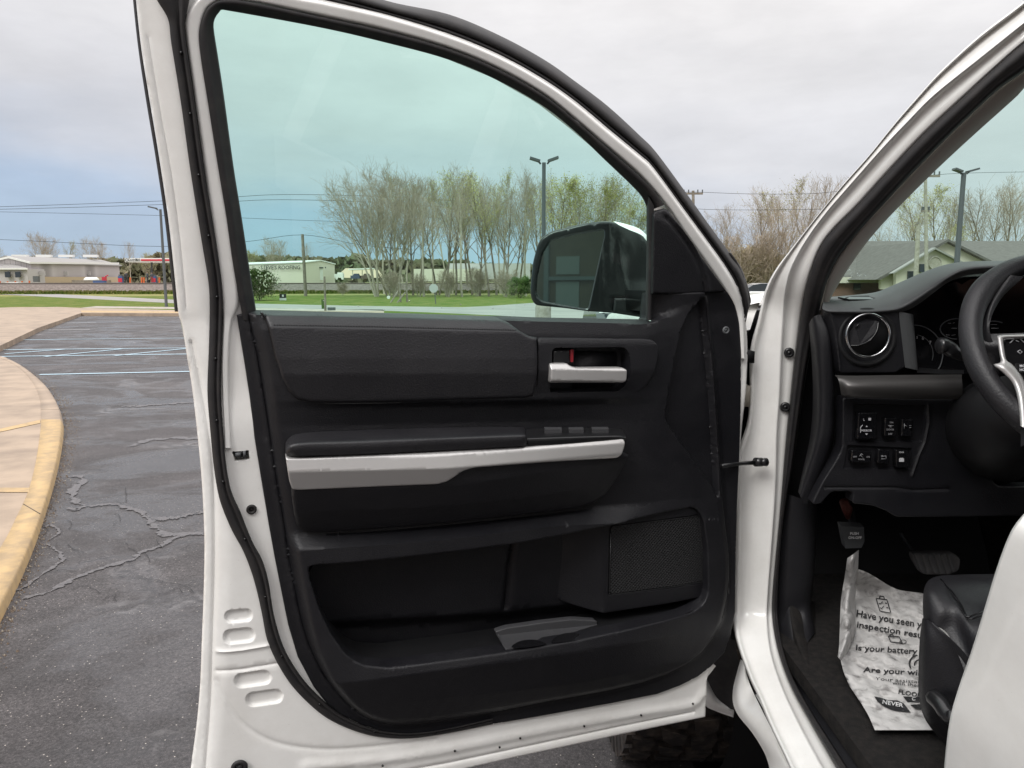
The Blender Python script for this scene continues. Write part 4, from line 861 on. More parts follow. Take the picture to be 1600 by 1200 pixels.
wl('scuff_cover', [[(1234, 962, 1.555), (1240, 1000, 1.50), (1262, 1058, 1.38), (1310, 1130, 1.24), (1360, 1215, 1.11)], [(1236, 946, 1.56), (1246, 990, 1.50), (1270, 1048, 1.38), (1318, 1122, 1.24), (1372, 1212, 1.11)],
    [(1262, 940, 1.60), (1276, 1000, 1.53), (1306, 1060, 1.42), (1370, 1140, 1.26), (1440, 1230, 1.12)], [(1272, 940, 1.70), (1296, 1000, 1.62), (1330, 1060, 1.50), (1400, 1140, 1.32), (1480, 1230, 1.16)]], 'carpet', cabin, n=40, sub=4)
mesh('dead_pedal', *prism([PY(1270, 915, 1.86), PY(1330, 912, 1.86), PY(1338, 1025, 1.52), PY(1292, 1005, 1.56)], (0, .02, -.03)), 'carpet', cabin, smooth=False)
# dashboard
dash = empty('dashboard'); tpart(dash)
DY = 1.42
topc = [[(1288, 488, 1.45), (1300, 491, 1.43), (1360, 491, 1.43), (1400, 489, 1.43), (1420, 484, 1.43), (1440, 472, 1.42), (1462, 455, 1.40), (1484, 440, 1.39), (1512, 430, 1.38), (1560, 426, 1.38), (1640, 424, 1.38), (1760, 424, 1.38)],
        [(1285, 482, 1.44), (1300, 485, 1.42), (1360, 485, 1.42), (1398, 481, 1.42), (1416, 473, 1.42), (1438, 459, 1.41), (1460, 443, 1.40), (1482, 430, 1.38), (1510, 418, 1.37), (1560, 414.5, 1.37), (1640, 413, 1.37), (1760, 413, 1.37)],
        [(1286, 474, 1.50), (1300, 476, 1.49), (1360, 474, 1.50), (1396, 464, 1.50), (1414, 456, 1.50), (1436, 443, 1.50), (1460, 430, 1.48), (1482, 420.5, 1.47), (1512, 413, 1.46), (1560, 411, 1.45), (1640, 410, 1.45), (1760, 410, 1.45)],
        [(1290, 463, 1.80), (1301, 463.5, 1.82), (1363, 457.5, 1.84), (1390, 448, 1.80), (1413, 438, 1.78), (1440, 427, 1.74), (1466, 418, 1.72), (1490, 412.5, 1.70), (1520, 410, 1.68), (1572, 409.5, 1.66), (1640, 409.5, 1.66), (1760, 409.5, 1.66)],
        [(1292, 470, 1.95), (1303, 470, 1.96), (1363, 466, 1.96), (1390, 462, 1.96), (1413, 458, 1.96), (1440, 450, 1.96), (1466, 445, 1.96), (1490, 440, 1.96), (1520, 436, 1.96), (1572, 436, 1.96), (1640, 436, 1.96), (1760, 436, 1.96)]]
mat('dash_top', (.055, .058, .06), .6, .5, bump=(900, .3, .001))
wl('dash_top', topc, 'dash_top', dash, n=90, sub=5)
mesh('defroster_vent', *merge([obox(PY(1343, 467, 1.62), (.034, 0, .0), (0, .028, .002), (0, 0, .002))]), 'smooth_black', dash, smooth=False)
mesh('defroster_rim', *tube([PY(1320, 467, 1.60), PY(1328, 463.5, 1.66), PY(1358, 463, 1.66), PY(1367, 467, 1.60)], .0018, 6), 'steel_grey', dash)
mesh('dash_inner_body', *box(.66, 2.38, 1.56, 1.9, 1.14, 1.44), 'dark_plastic', dash, smooth=False)
# end cap by the pillar
wl('dash_end_cap', [[(1264, 506, 1.50), (1268, 560, 1.50), (1270, 620, 1.50), (1266, 680, 1.50), (1252, 745, 1.50), (1247, 768, 1.50)], [(1270, 496, 1.46), (1277, 560, 1.45), (1280, 620, 1.45), (1276, 680, 1.45), (1258, 742, 1.46), (1250, 774, 1.46)],
    [(1279, 492, 1.455), (1291, 530, 1.44), (1293, 620, 1.44), (1290, 680, 1.44), (1268, 744, 1.45), (1256, 786, 1.46)], [(1286, 494, 1.46), (1299, 530, 1.45), (1303, 620, 1.45), (1300, 686, 1.45), (1279, 746, 1.46), (1265, 788, 1.47)],
    [(1290, 500, 1.52), (1303, 540, 1.52), (1305, 620, 1.52), (1302, 690, 1.52), (1283, 750, 1.52), (1270, 790, 1.53)]], 'black_plastic', dash, n=60, sub=4)
def wpatch(name, px, m, Y, parent, r_=4, feats=(), bevel=.003, step=.006, skirt=.03, hf=0., tilt=0.0):
    """sheet standing square to the truck at distance Y (tilt = metres forward per metre up)"""
    def uv(x, y): 
        rr = ray(x, y); t = (Y + tilt * (H - 1.3)) / (rr[1] - tilt * rr[2]); p = C0 + rr * t; return np.array((p[0], p[2]))
    def rp(px, r_):
        P = [np.array(p, float) for p in px]; mm = len(P); o = []
        for i in range(mm):
            a, b, c = P[i - 1], P[i], P[(i + 1) % mm]; ra = min(r_, .45 * np.linalg.norm(a - b)); rc = min(r_, .45 * np.linalg.norm(c - b))
            s_ = b + (a - b) / np.linalg.norm(a - b) * ra; e = b + (c - b) / np.linalg.norm(c - b) * rc
            for k in range(4):
                t = k / 3; o.append((1 - t) ** 2 * s_ + 2 * t * (1 - t) * b + t * t * e)
        return np.array([uv(*q) for q in o])
    to3 = lambda u, v, w_: np.stack((np.asarray(u, float) + 0 * np.asarray(w_), Y + tilt * (np.asarray(v, float) - 1.3) - np.asarray(w_), np.asarray(v, float) + 0 * np.asarray(w_)), -1)
    ff = [(k, rp(p, 3) if k == 'recess' else np.array([uv(*q) for q in p]), a, b) for k, p, a, b in feats]
    return sheet(name, rp(px, r_), hf, m, parent, step=step, bevel=bevel, skirt=skirt, feats=ff, to3=to3)
vc = (1355.5, 524); vp = PY(*vc, 1.42)
wpatch('vent_panel', [(1296, 487), (1404, 487), (1411, 530), (1415, 574), (1400, 583), (1312, 583), (1309, 560)], 'black_plastic', 1.425, dash, feats=[('groove', [(1297, 490), (1306, 520), (1310, 560), (1311, 583)], -.003, .003)])
nv = np.array((-.02, -1, .06))
def VC(dx, dy, Y=1.42): return PY(vc[0] + dx, vc[1] + dy, Y)
vent = mesh('air_vent', *merge([ring(VC(-2, 3, 1.428), nv, .046, .056, .007, 48)]), 'dark_plastic', dash)
mesh('vent_chrome_ring', *ring(VC(0, 0, 1.415), nv, .0375, .0425, .0045, 56), 'chrome', vent)
mesh('vent_shutter', *merge([disc(VC(0, 0, 1.424), nv, .0375, .002, 48)]), 'dark_plastic', vent)
a_ = [VC(-27 + 0, 16, 1.418), VC(-12, 15, 1.412), VC(4, 7, 1.410), VC(14, -6, 1.410), VC(17, -22, 1.416)]
mesh('vent_blade', *merge([tube(cat(a_, 5), .0016, 6)]), 'gloss_black', vent)
lid = [VC(-27, 15, 1.4175), VC(-12, 14, 1.4125), VC(4, 6, 1.411), VC(13, -6, 1.411), VC(16, -22, 1.415)] + [VC(16 - 4 * i, -22 - 3.2 * math.sin(i / 3), 1.416) for i in range(1, 5)] + [VC(-20, -18, 1.417), VC(-28, -4, 1.418)]
mesh('vent_lid', *prism(lid, (0, .002, 0)), 'black_plastic', vent, smooth=False)
mesh('vent_tab', *tube([VC(-19, -12, 1.413), VC(-12, -19, 1.413)], .0014, 6), 'gloss_black', vent)
wl('taupe_trim_bar', [[(1304, 586, 1.415), (1330, 587, 1.405), (1400, 586, 1.40), (1503, 585, 1.40)], [(1309, 591, 1.400), (1332, 594, 1.388), (1400, 593, 1.385), (1503, 592, 1.385)], [(1312, 602, 1.395), (1333, 604, 1.378), (1400, 604, 1.375), (1504, 604, 1.375)],
    [(1314, 614, 1.398), (1333, 615, 1.382), (1400, 616, 1.38), (1504, 617, 1.38)], [(1315, 619, 1.405), (1333, 621, 1.39), (1400, 623, 1.39), (1504, 624, 1.39)]], 'taupe_metal', dash, n=40, sub=4)
wpatch('lower_dash_panel', [(1317, 621), (1503, 625), (1506, 700), (1560, 760), (1700, 760), (1700, 805), (1480, 808), (1400, 808), (1385, 798), (1363, 790), (1331, 787), (1334, 768), (1300, 768), (1282, 788), (1268, 788), (1284, 755), (1305, 722), (1316, 700), (1317, 660)], 'black_plastic', 1.43, dash, r_=6,
       feats=[('recess', [(1333, 631), (1449, 633), (1441, 691), (1331, 691)], .006, .002), ('recess', [(1324, 695), (1426, 700), (1424, 734), (1317, 733)], .006, .002), ('groove', [(1450, 634), (1451, 660), (1445, 690), (1436, 710), (1425, 742)], -.003, .002), ('groove', [(1290, 762), (1400, 762), (1430, 766), (1480, 764)], .003, .002)])
def switch(name, px, marks, Y=1.418):
    o = wpatch(name, px, 'gloss_black', Y, dash, r_=2, bevel=.0015, step=.006, skirt=.012); return o
sA = switch('mirror_control', [(1342, 645), (1371, 645), (1370, 686), (1339, 686)], 0)
sB = switch('dimmer_switch', [(1383, 653), (1401, 653), (1400, 682), (1382, 682)], 0)
sC = switch('sensor_switch', [(1410, 655), (1427, 655), (1425, 682), (1408, 682)], 0)
sD = switch('cargo_lamp_switch', [(1331, 704), (1362, 705), (1361, 723), (1330, 722)], 0)
sE = switch('camera_switch', [(1373, 702), (1390, 703), (1389, 724), (1371, 724)], 0)
sF = switch('rear_window_switch', [(1400, 703), (1420, 704), (1420, 731), (1400, 730)], 0)
def text3(s_, size, to3, name, m, parent, bold=False, align='LEFT'):
    cu = bpy.data.curves.new('tmp', 'FONT'); cu.body = s_; cu.size = size; cu.align_x = align; cu.resolution_u = 2
    if bold: cu.offset = size * .018
    ob = bpy.data.objects.new('tmp', cu); COL.objects.link(ob); dg = bpy.context.evaluated_depsgraph_get(); me = bpy.data.meshes.new_from_object(ob.evaluated_get(dg))
    V = [to3(v.co.x, v.co.y) for v in me.vertices]; Fc = [tuple(p.vertices) for p in me.polygons]
    bpy.data.objects.remove(ob); bpy.data.curves.remove(cu); bpy.data.meshes.remove(me)
    return mesh(name, V, Fc, m, parent, smooth=False) if name else (V, Fc)
def dtext(items, name, m, parent, Y=1.4145):   # items: (string, centre px, centre py, pixel height)
    parts = []
    for s_, px, py, h_ in items:
        parts.append(text3(s_, h_ * 1.35, lambda x, y, px=px, py=py, h_=h_: PY(px + x, py + h_ / 2 - y, Y), None, None, None, True, 'CENTER'))
    return mesh(name, *merge(parts), m, parent, smooth=False)
def seg(px0, py0, px1, py1, r_=.0006, Y=1.4145): return tube([PY(px0, py0, Y), PY(px1, py1, Y)], r_, 4)
dtext([('L', 1350, 655.5, 3.6), ('MIRROR', 1354, 672.5, 3.4)], 'control_lettering', 'dash_print', sA)
mesh('control_symbols', *merge([prism([PY(1357, 653, 1.4145), PY(1361, 653, 1.4145), PY(1361, 657, 1.4145), PY(1357, 657, 1.4145)], (0, .0005, 0)), prism([PY(1352.5, 667, 1.4145), PY(1356, 667, 1.4145), PY(1354.2, 665, 1.4145)], (0, .0005, 0)),
     prism([PY(1352, 677.5, 1.4145), PY(1356, 677.5, 1.4145), PY(1354, 680, 1.4145)], (0, .0005, 0)), seg(1344.5, 676, 1344.5, 668), seg(1344.5, 668, 1348, 664)]), 'dash_print', sA, smooth=False)
dtext([('ON', 1393, 660, 2.6), ('DOOR', 1391, 671, 2.8), ('OFF', 1391, 678, 2.8)], 'switch_lettering', 'print_grey', sB)
mesh('door_symbol', *merge([seg(1388, 665, 1396, 665), seg(1390, 667, 1394, 667)]), 'print_grey', sB)
mesh('sensor_symbol', *merge([seg(1413, 662, 1413, 670), seg(1413, 664, 1417, 666), seg(1421, 665, 1424, 665), seg(1421, 668, 1424, 668)]), 'print_grey', sC)
dtext([('OFF', 1336, 713.5, 2.6), ('ON', 1356.5, 713.7, 2.6), ('DOOR', 1346, 717.5, 2.4)], 'switch_lettering', 'print_grey', sD)
mesh('lamp_symbol', *merge([seg(1343, 713, 1346, 709), seg(1346, 709, 1349, 711), seg(1344, 711, 1349, 715)]), 'print_grey', sD)
mesh('camera_symbol', *merge([seg(1377, 712, 1380, 712), seg(1377, 717, 1384, 717), seg(1377, 714, 1384, 712), seg(1384, 712, 1385, 717)]), 'print_grey', sE)
dtext([('REAR', 1408.5, 706.5, 2.4)], 'switch_lettering', 'dash_print', sF)
mesh('defrost_symbol', *merge([prism([PY(1405, 717, 1.4145), PY(1406, 715.5, 1.4145), PY(1411, 715.5, 1.4145), PY(1412.5, 717, 1.4145), PY(1412.5, 721.5, 1.4145), PY(1405, 721.5, 1.4145)], (0, .0005, 0))]), 'dash_print', sF, smooth=False)
# instrument cluster under the hood
clu = wpatch('instrument_cluster', [(1412, 487), (1424, 482), (1446, 466), (1470, 448), (1490, 438), (1520, 432), (1720, 430), (1720, 584), (1500, 586), (1432, 582), (1428, 540)], 'gloss_black', 1.50, dash, step=.02, bevel=.004, tilt=.0)
wl('cluster_bezel', [[(1404, 487, 1.425), (1409, 530, 1.425), (1414, 574, 1.425)], [(1422, 490, 1.43), (1428, 530, 1.43), (1432, 578, 1.43)], [(1427, 492, 1.49), (1430, 530, 1.49), (1434, 578, 1.49)]], 'dash_top', dash, n=20, sub=3)
wl('cluster_lower_edge', [[(1432, 582, 1.43), (1470, 584, 1.42), (1506, 584, 1.42)], [(1436, 574, 1.49), (1470, 577, 1.49), (1506, 578, 1.49)]], 'dark_plastic', dash, n=20, sub=2)
dtext([('6', 1442, 528, 5.5), ('7', 1453.5, 535, 5.5), ('5', 1433, 527, 4)], 'dial_numbers', 'print_grey', clu, 1.492)
def arc(cx, cy, rx, ry, a0, a1, Y=1.494, r_=.0006, k=18): return tube([PY(cx + rx * math.cos(R(a0 + (a1 - a0) * i / k)), cy + ry * math.sin(R(a0 + (a1 - a0) * i / k)), Y) for i in range(k + 1)], r_, 5)
mesh('dial_rings', *merge([arc(1428, 553, 45, 45, -90, 40, r_=.0012), arc(1495, 514, 26, 16, 90, 300, r_=.0012), arc(1428, 553, 30, 30, -80, 20), arc(1553, 520, 26, 18, 60, 300, r_=.0012)]), 'steel_grey', clu)
many('display_mark', [seg(1481, 505, 1486, 505, .0006, 1.492), seg(1489, 505, 1492, 504, .0006, 1.492), seg(1487, 513, 1495, 513, .0009, 1.492), seg(1478, 523, 1484, 524, .0006, 1.492), seg(1487, 524, 1493, 523, .0006, 1.492), seg(1548, 507, 1558, 507, .0006, 1.492), seg(1549, 513, 1560, 513, .0009, 1.492)], 'print_grey', clu)
# stalk and steering wheel
mesh('stalk', *tube(cat([PY(1530, 568, 1.36), PY(1505, 556, 1.34), PY(1490, 549, 1.33), PY(1478, 541, 1.33), PY(1465, 540, 1.33)], 4), [.009] * 5 + [.011] * 4 + [.013] * 4 + [.0145] * 3 + [.010], 14), 'smooth_black', dash)
mesh('column_shroud', *tube([PY(1600, 640, 1.22), PY(1560, 660, 1.38), PY(1545, 690, 1.5)], [.06, .085, .09], 20), 'dark_plastic', dash)
wheel2 = empty('steering_wheel'); tpart(wheel2)
SWc = np.array((.875, 1.16, 0)); SWc[2] = PY(1700, 551, 1.16)[2]
SWn = np.array((0, -.83, .56)); SWn /= np.linalg.norm(SWn); SWa = np.array((1.0, 0, 0)); SWb = np.cross(SWn, SWa); SWb *= np.sign(SWb[2])
SWc = PY(1696, 553, 1.17); RW = .173
def SW(th, r_, h_=0.): return SWc + (math.cos(th) * SWa + math.sin(th) * SWb) * r_ + SWn * h_
V = []; nn = 120; kk = 16
for i in range(nn):
    th = 2 * math.pi * i / nn; g_ = .0185 + .003 * math.exp(-((math.degrees(th) - 140) / 14) ** 2) + .003 * math.exp(-((math.degrees(th) - 40) / 14) ** 2)
    for j in range(kk):
        p = 2 * math.pi * j / kk; V.append(SW(th, RW + g_ * .86 * math.cos(p), g_ * math.sin(p)))
mesh('wheel_rim', V, [(i * kk + j, i * kk + (j + 1) % kk, ((i + 1) % nn) * kk + (j + 1) % kk, ((i + 1) % nn) * kk + j) for i in range(nn) for j in range(kk)], 'leather', wheel2)
rimseam = [SW(2 * math.pi * i / 90, RW - .013, .0075) for i in range(91)]
mesh('rim_seam', *tube(rimseam, .0009, 5), 'gloss_black', wheel2)
def wsurf(pts, h0, m, name, th=.02, bev=.004):
    P = [C0 + ray(x, y) * (((SWc + SWn * h0 - C0) @ SWn) / (ray(x, y) @ SWn)) for x, y in pts]
    return mesh(name, *prism(P, -SWn * th), m, wheel2, smooth=False)
# left spoke: thumb rest, silver yoke, switch pad, hub
wl('spoke_pad', [[(1560, 425, 1.26), (1530, 470, 1.25), (1515, 520, 1.235), (1518, 560, 1.225), (1535, 600, 1.21)], [(1580, 430, 1.235), (1550, 475, 1.215), (1538, 520, 1.205), (1548, 560, 1.20), (1556, 600, 1.195)],
    [(1600, 432, 1.24), (1562, 470, 1.225), (1546, 512, 1.20), (1560, 558, 1.195), (1562, 592, 1.195)]], 'leather', wheel2, n=40, sub=4)
wl('spoke_web', [[(1535, 522, 1.215), (1580, 521, 1.19), (1640, 518, 1.17)], [(1530, 540, 1.205), (1580, 542, 1.18), (1640, 545, 1.16)], [(1538, 563, 1.215), (1570, 563, 1.19), (1640, 600, 1.17)]], 'leather', wheel2, n=30, sub=4)
def swp(name, outer, inner, m):
    return None
yoke_a = [(1640, 520), (1600, 522.5), (1562, 524), (1558, 528), (1561, 550), (1563, 566), (1552, 570), (1566, 582), (1580, 596), (1588, 615), (1592, 640), (1594, 665)]
yoke_b = [(1640, 527), (1600, 528), (1572, 529), (1568, 532), (1570, 550), (1573, 563), (1580, 568), (1590, 578), (1600, 595), (1604, 615), (1606, 640), (1606, 672)]
ya_, yb_ = resample(cat(yoke_a, 5), 70), resample(cat(yoke_b, 5), 70); V = []
for p, q in zip(ya_, yb_):
    for t, h_ in ((0, .0), (.08, .012), (.5, .016), (.92, .012), (1, .004)):
        x = p * (1 - t) + q * t; r_ = ray(*x); V.append(C0 + r_ * (((SWc + SWn * (.012 + h_) - C0) @ SWn) / (r_ @ SWn)))
mesh('spoke_trim', V, grid_faces(70, 5), 'silver', wheel2)
wsurf([(1571, 530), (1640, 528), (1640, 600), (1604, 600), (1594, 580), (1580, 566), (1573, 560)], .018, 'gloss_black', 'spoke_switch_pad')
wsurf([(1588, 567), (1640, 570), (1640, 586), (1588, 581)], .0205, 'smooth_black', 'spoke_mode_button', .004)
wsurf([(1608, 600), (1640, 600), (1640, 690), (1608, 690)], .0205, 'leather', 'spoke_lower_cover', .02)
def swtext(s_, px, py, h_, m='dash_print'):
    def f(x, y): r_ = ray(px + x, py + h_ / 2 - y); return C0 + r_ * (((SWc + SWn * .0215 - C0) @ SWn) / (r_ @ SWn))
    return text3(s_, h_ * 1.35, f, None, None, None, True)
mesh('button_lettering', *merge([swtext('MODE', 1593, 571.5, 4.2), swtext('HOLD', 1593, 577.5, 4.2)]), 'dash_print', wheel2, smooth=False)
def swseg(*q):
    P = []
    for x, y in q: r_ = ray(x, y); P.append(C0 + r_ * (((SWc + SWn * .0195 - C0) @ SWn) / (r_ @ SWn)))
    return tube(P, .0009, 5)
mesh('arrow_symbols', *merge([swseg((1578, 536), (1586, 528.5), (1593, 528.5), (1601, 536)), swseg((1590, 549), (1594, 547), (1597, 550), (1594, 553), (1590, 549)), swseg((1587, 532), (1592, 534))]), 'print_grey', wheel2)
mesh('hub_cover', *tube([SW(0, 0, -.06), SW(0, 0, .0), SW(0, 0, .02), SW(0, 0, .026)], [.07, .085, .08, .05], 28), 'leather', wheel2)
# parking brake and brake pedals
pb = mesh('parking_brake_pedal', *merge([prism([PY(1314, 822, 1.63), PY(1350, 824, 1.63), PY(1351, 846, 1.61), PY(1346, 856, 1.60), (PY(1321, 857, 1.60)), PY(1317, 838, 1.62)], (0, .02, .004))]), 'dash_top', cabin, smooth=False)
dtext([('PUSH', 1335, 833.5, 4.2), ('ON-OFF', 1336, 840, 4.2)], 'pedal_lettering', 'print_white', pb, 1.598 + .0)
mesh('pedal_arm', *tube([PY(1331, 775, 1.72), PY(1330, 800, 1.70), PY(1333, 825, 1.66)], .008, 8), 'dark_plastic', cabin)
mesh('pedal_bracket', *tube([PY(1318, 782, 1.66), PY(1324, 796, 1.665), PY(1325, 810, 1.67)], [.010, .012, .005], 8), 'dull_red', cabin)
bp_ = [(1424, 865), (1490, 864), (1503, 874), (1500, 893), (1485, 899), (1445, 899), (1434, 890)]
wpatch('brake_pedal', bp_, 'rubber', 1.74, cabin, r_=6, bevel=.005, step=.008, skirt=.012, tilt=.5, feats=[('groove', [(1430 + 5 * i, 868), (1440 + 5 * i, 896)], .003, .002) for i in range(0, 11, 2)])
mesh('brake_pedal_arm', *tube([PY(1408, 832, 1.8), PY(1425, 858, 1.79), PY(1440, 872, 1.76)], .007, 8), 'dark_plastic', cabin)
# driver's seat corner
seat = empty('driver_seat'); tpart(seat)
wl('seat_cushion', [[(1443, 975, 1.10), (1442, 940, 1.12), (1446, 914, 1.15), (1462, 901, 1.19), (1500, 898, 1.22), (1545, 897, 1.24), (1620, 897, 1.24)], [(1452, 975, 1.08), (1450, 945, 1.09), (1455, 925, 1.10), (1478, 915, 1.13), (1510, 910, 1.16), (1560, 908, 1.18), (1640, 908, 1.18)],
    [(1462, 978, 1.07), (1470, 955, 1.07), (1486, 940, 1.08), (1505, 940, 1.09), (1530, 945, 1.10), (1580, 940, 1.12), (1650, 940, 1.12)], [(1480, 990, 1.06), (1492, 975, 1.06), (1506, 965, 1.05), (1520, 965, 1.05), (1550, 970, 1.04), (1600, 960, 1.03), (1660, 960, 1.03)],
    [(1500, 1030, 1.03), (1512, 1020, 1.03), (1522, 1010, 1.02), (1534, 1005, 1.01), (1560, 1000, 1.0), (1620, 1000, .98), (1670, 1000, .98)], [(1520, 1090, 1.0), (1535, 1080, 1.0), (1548, 1070, .99), (1560, 1060, .98), (1580, 1060, .97), (1630, 1060, .95), (1690, 1060, .95)]], 'leather', seat, n=50, sub=5)
for dd in (0, 5): mesh('seat_seam', *tube([PY(x + dd * .9, y + dd * .7, Y - .004) for x, y, Y in cat([(1470, 905, 1.172), (1484, 922, 1.11), (1497, 941, 1.078), (1509, 963, 1.045), (1524, 960, 1.045), (1545, 953, 1.06), (1575, 948, 1.09)], 5)], .0012, 5), 'gloss_black', seat)
wl('seat_side_panel', [[(1440, 974, 1.13), (1437, 1000, 1.12), (1435, 1050, 1.11), (1436, 1090, 1.11), (1446, 1125, 1.11), (1476, 1163, 1.11), (1500, 1190, 1.11)], [(1442, 966, 1.09), (1446, 1000, 1.075), (1448, 1050, 1.07), (1450, 1090, 1.07), (1460, 1120, 1.07), (1486, 1156, 1.07), (1506, 1180, 1.07)],
    [(1452, 970, 1.075), (1480, 1010, 1.05), (1504, 1050, 1.03), (1512, 1080, 1.02), (1512, 1110, 1.02), (1518, 1140, 1.02), (1530, 1160, 1.02)], [(1462, 976, 1.07), (1500, 1012, 1.03), (1535, 1055, .99), (1555, 1090, .97), (1565, 1130, .96), (1575, 1160, .96), (1580, 1190, .96)]], 'black_plastic', seat, n=50, sub=5)
mesh('seat_lever', *tube(cat([PY(1458, 1088, 1.05), PY(1470, 1100, 1.03), PY(1484, 1120, 1.01), PY(1496, 1120, 1.0)], 4), [.012] * 12 + [.008], 8), 'smooth_black', seat)
mesh('seat_rail', *merge([tube([PY(1418, 1180, 1.14), PY(1428, 1166, 1.15), PY(1456, 1164, 1.15), PY(1476, 1168, 1.14)], .004, 6)]), 'steel_grey', seat)
mesh('seat_base', *box(.74, 1.2, .45, 1.03, FLZ, 1.02), 'dark_plastic', seat, smooth=False)
mesh('seat_back', *box(.72, 1.2, .1, .40, 1.0, 1.75), 'leather', seat, smooth=False)

# ------------------------------------------------------------------ disposable paper floor mat
def crumple(x, y): return .006 * math.sin(x * 61 + 2 * math.sin(y * 37)) * math.sin(y * 47 + x * 23) + .004 * math.sin(x * 140 + y * 90) * math.sin(y * 120 - x * 40)
PL = [(1338, 889), (1336, 925), (1336, 975), (1331, 1005), (1312, 1026), (1318, 1050), (1328, 1073), (1345, 1098), (1357, 1118), (1367, 1141)]
PR = [(1500, 911), (1500, 950), (1500, 990), (1500, 1020), (1500, 1050), (1498, 1075), (1496, 1095), (1494, 1110), (1490, 1125), (1484, 1141)]
TOPY = lambda s: [0, 6, 15, 21, 22, 22][min(5, int(s * 5.99))]
def paper_z(px, py):
    z = FLZ + .016
    z += .10 * sst((935 - py) / 60) + .03 * sst((1000 - py) / 70)
    return z
def paper_pt(px, py, d=0.0):
    z = paper_z(px, py); p = PZ(px, py, z); c = crumple(p[0] * 1.4, p[1]) * (1 if py > 960 else .5) * (1 - .7 * sst((py - 1105) / 15)) ; return PZ(px, py, z + c * .9 + d)
a_, b_ = resample(PL, 60), resample(PR, 60); V = []
for i in range(60):
    for j in range(44):
        t = j / 43; x = a_[i] * (1 - t) + b_[i] * t; tt = 1 - i / 59
        V.append(paper_pt(x[0], x[1] + 24 * sst(t / .45) * max(0, 1 - i / 14)))
pm = mesh('paper_floor_mat', V, grid_faces(60, 44), 'paper', None); tag(pm, 'crumpled white paper floor mat with printed car-care questions in the driver footwell', 'floor mat')
sol = pm.modifiers.new('th', 'SOLIDIFY'); sol.thickness = .0004
fl = [[(1342, 859), (1340, 900), (1336, 940), (1336, 985), (1326, 1015), (1314, 1032)], [(1333, 866), (1330, 900), (1324, 940), (1325, 985), (1318, 1012), (1311, 1029)], [(1324, 872), (1320, 900), (1314, 938), (1312, 985), (1311, 1010), (1309, 1026)]]
loft('rolled_edge', [[PZ(x, y, paper_z(x, max(y, 925)) + dz + (.10 if y < 925 else 0) * sst((925 - y) / 60) + crumple(x * .01, y * .01)) for x, y in cat(c, 5)] for c, dz in zip(fl, (.012, .05, .035))], 'paper', pm, n=50, sub=6)
def ptext(s_, x0, y0, x1, y1, h_, bold=True, m='ink'):
    """a line of print: baseline from (x0,y0) to (x1,y1) in photo pixels, draped on the paper"""
    raw = text3(s_, 1.0, lambda x, y: (x, y, 0), None, None, None, bold); V, Fc = raw; V = np.array(V); wdt = V[:, 0].max(); hh_ = h_
    # cut long faces so that they follow the folds
    bm = bmesh.new(); vs = [bm.verts.new(p) for p in V]
    for f in Fc:
        try: bm.faces.new([vs[i] for i in f])
        except ValueError: pass
    bmesh.ops.triangulate(bm, faces=bm.faces[:]); bmesh.ops.subdivide_edges(bm, edges=[e for e in bm.edges if e.calc_length() > .22], cuts=1); bm.verts.ensure_lookup_table()
    V = [v.co.copy() for v in bm.verts]; bm.verts.index_update(); Fc = [tuple(v.index for v in f.verts) for f in bm.faces]; bm.free()
    o = []
    for v in V:
        t = v.x / wdt; o.append(paper_pt(x0 + (x1 - x0) * t + v.y * h_ * .12, y0 + (y1 - y0) * t - v.y * h_, .0022))
    return o, Fc
pr = [ptext('Have you seen your', 1337, 963, 1462, 985, 15), ptext('inspection results?', 1338, 980, 1462, 1001, 14), ptext('Is your battery OK?', 1336, 1016, 1466, 1024, 13), ptext('Are your windshield', 1349, 1050, 1490, 1058, 12),
      ptext('Your assistant can', 1367, 1062.5, 1466, 1070, 7.5, False), ptext('with these items', 1394, 1069, 1470, 1077, 7.5, False), ptext('FLOOR', 1403, 1084, 1440, 1090, 10)]
many('printed_line', pr, 'ink', pm, False)
def pline(pts, closed=True, r_=.0011):
    P = [paper_pt(x, y, .0024) for x, y in (resample(pts + [pts[0]] if closed else pts, 24))]; return tube(P, r_, 4)
icons = [pline([(1369, 935), (1386, 937), (1392, 958), (1375, 955)]), pline([(1374, 936), (1375, 931), (1381, 932), (1382, 937)], False), pline([(1383, 942), (1386, 943)], False), pline([(1385, 949), (1388, 950)], False),
         pline([(1373, 942), (1375, 944), (1379, 940)], False, .0008), pline([(1375, 949), (1377, 951), (1381, 947)], False, .0008),
         pline([(1388, 994), (1405, 995), (1410, 1005), (1392, 1003)]), pline([(1390, 994), (1391, 991), (1395, 991.5), (1396, 994)], False), pline([(1411 + 5 * math.cos(a), 1003 + 3 * math.sin(a)) for a in np.linspace(0, 6, 12)], False, .0008),
         pline([(1434 + 13 * math.cos(a), 1037 + 13 * math.sin(a)) for a in np.linspace(2.6, 4.6, 10)], False, .0016), pline([(1436 + 7 * math.cos(a), 1038 + 7 * math.sin(a)) for a in np.linspace(2.8, 4.6, 8)], False, .0012)]
many('printed_icon', [merge(icons[:6]), merge(icons[6:9]), merge(icons[9:])], 'ink', pm)
def pfill(poly, d=.0022, k=10):
    A = resample(poly[0], k); B = resample(poly[1], k); V = []
    for p, q in zip(A, B):
        for j in range(6): t = j / 5; x = p * (1 - t) + q * t; V.append(paper_pt(x[0], x[1], d))
    return V, grid_faces(k, 6)
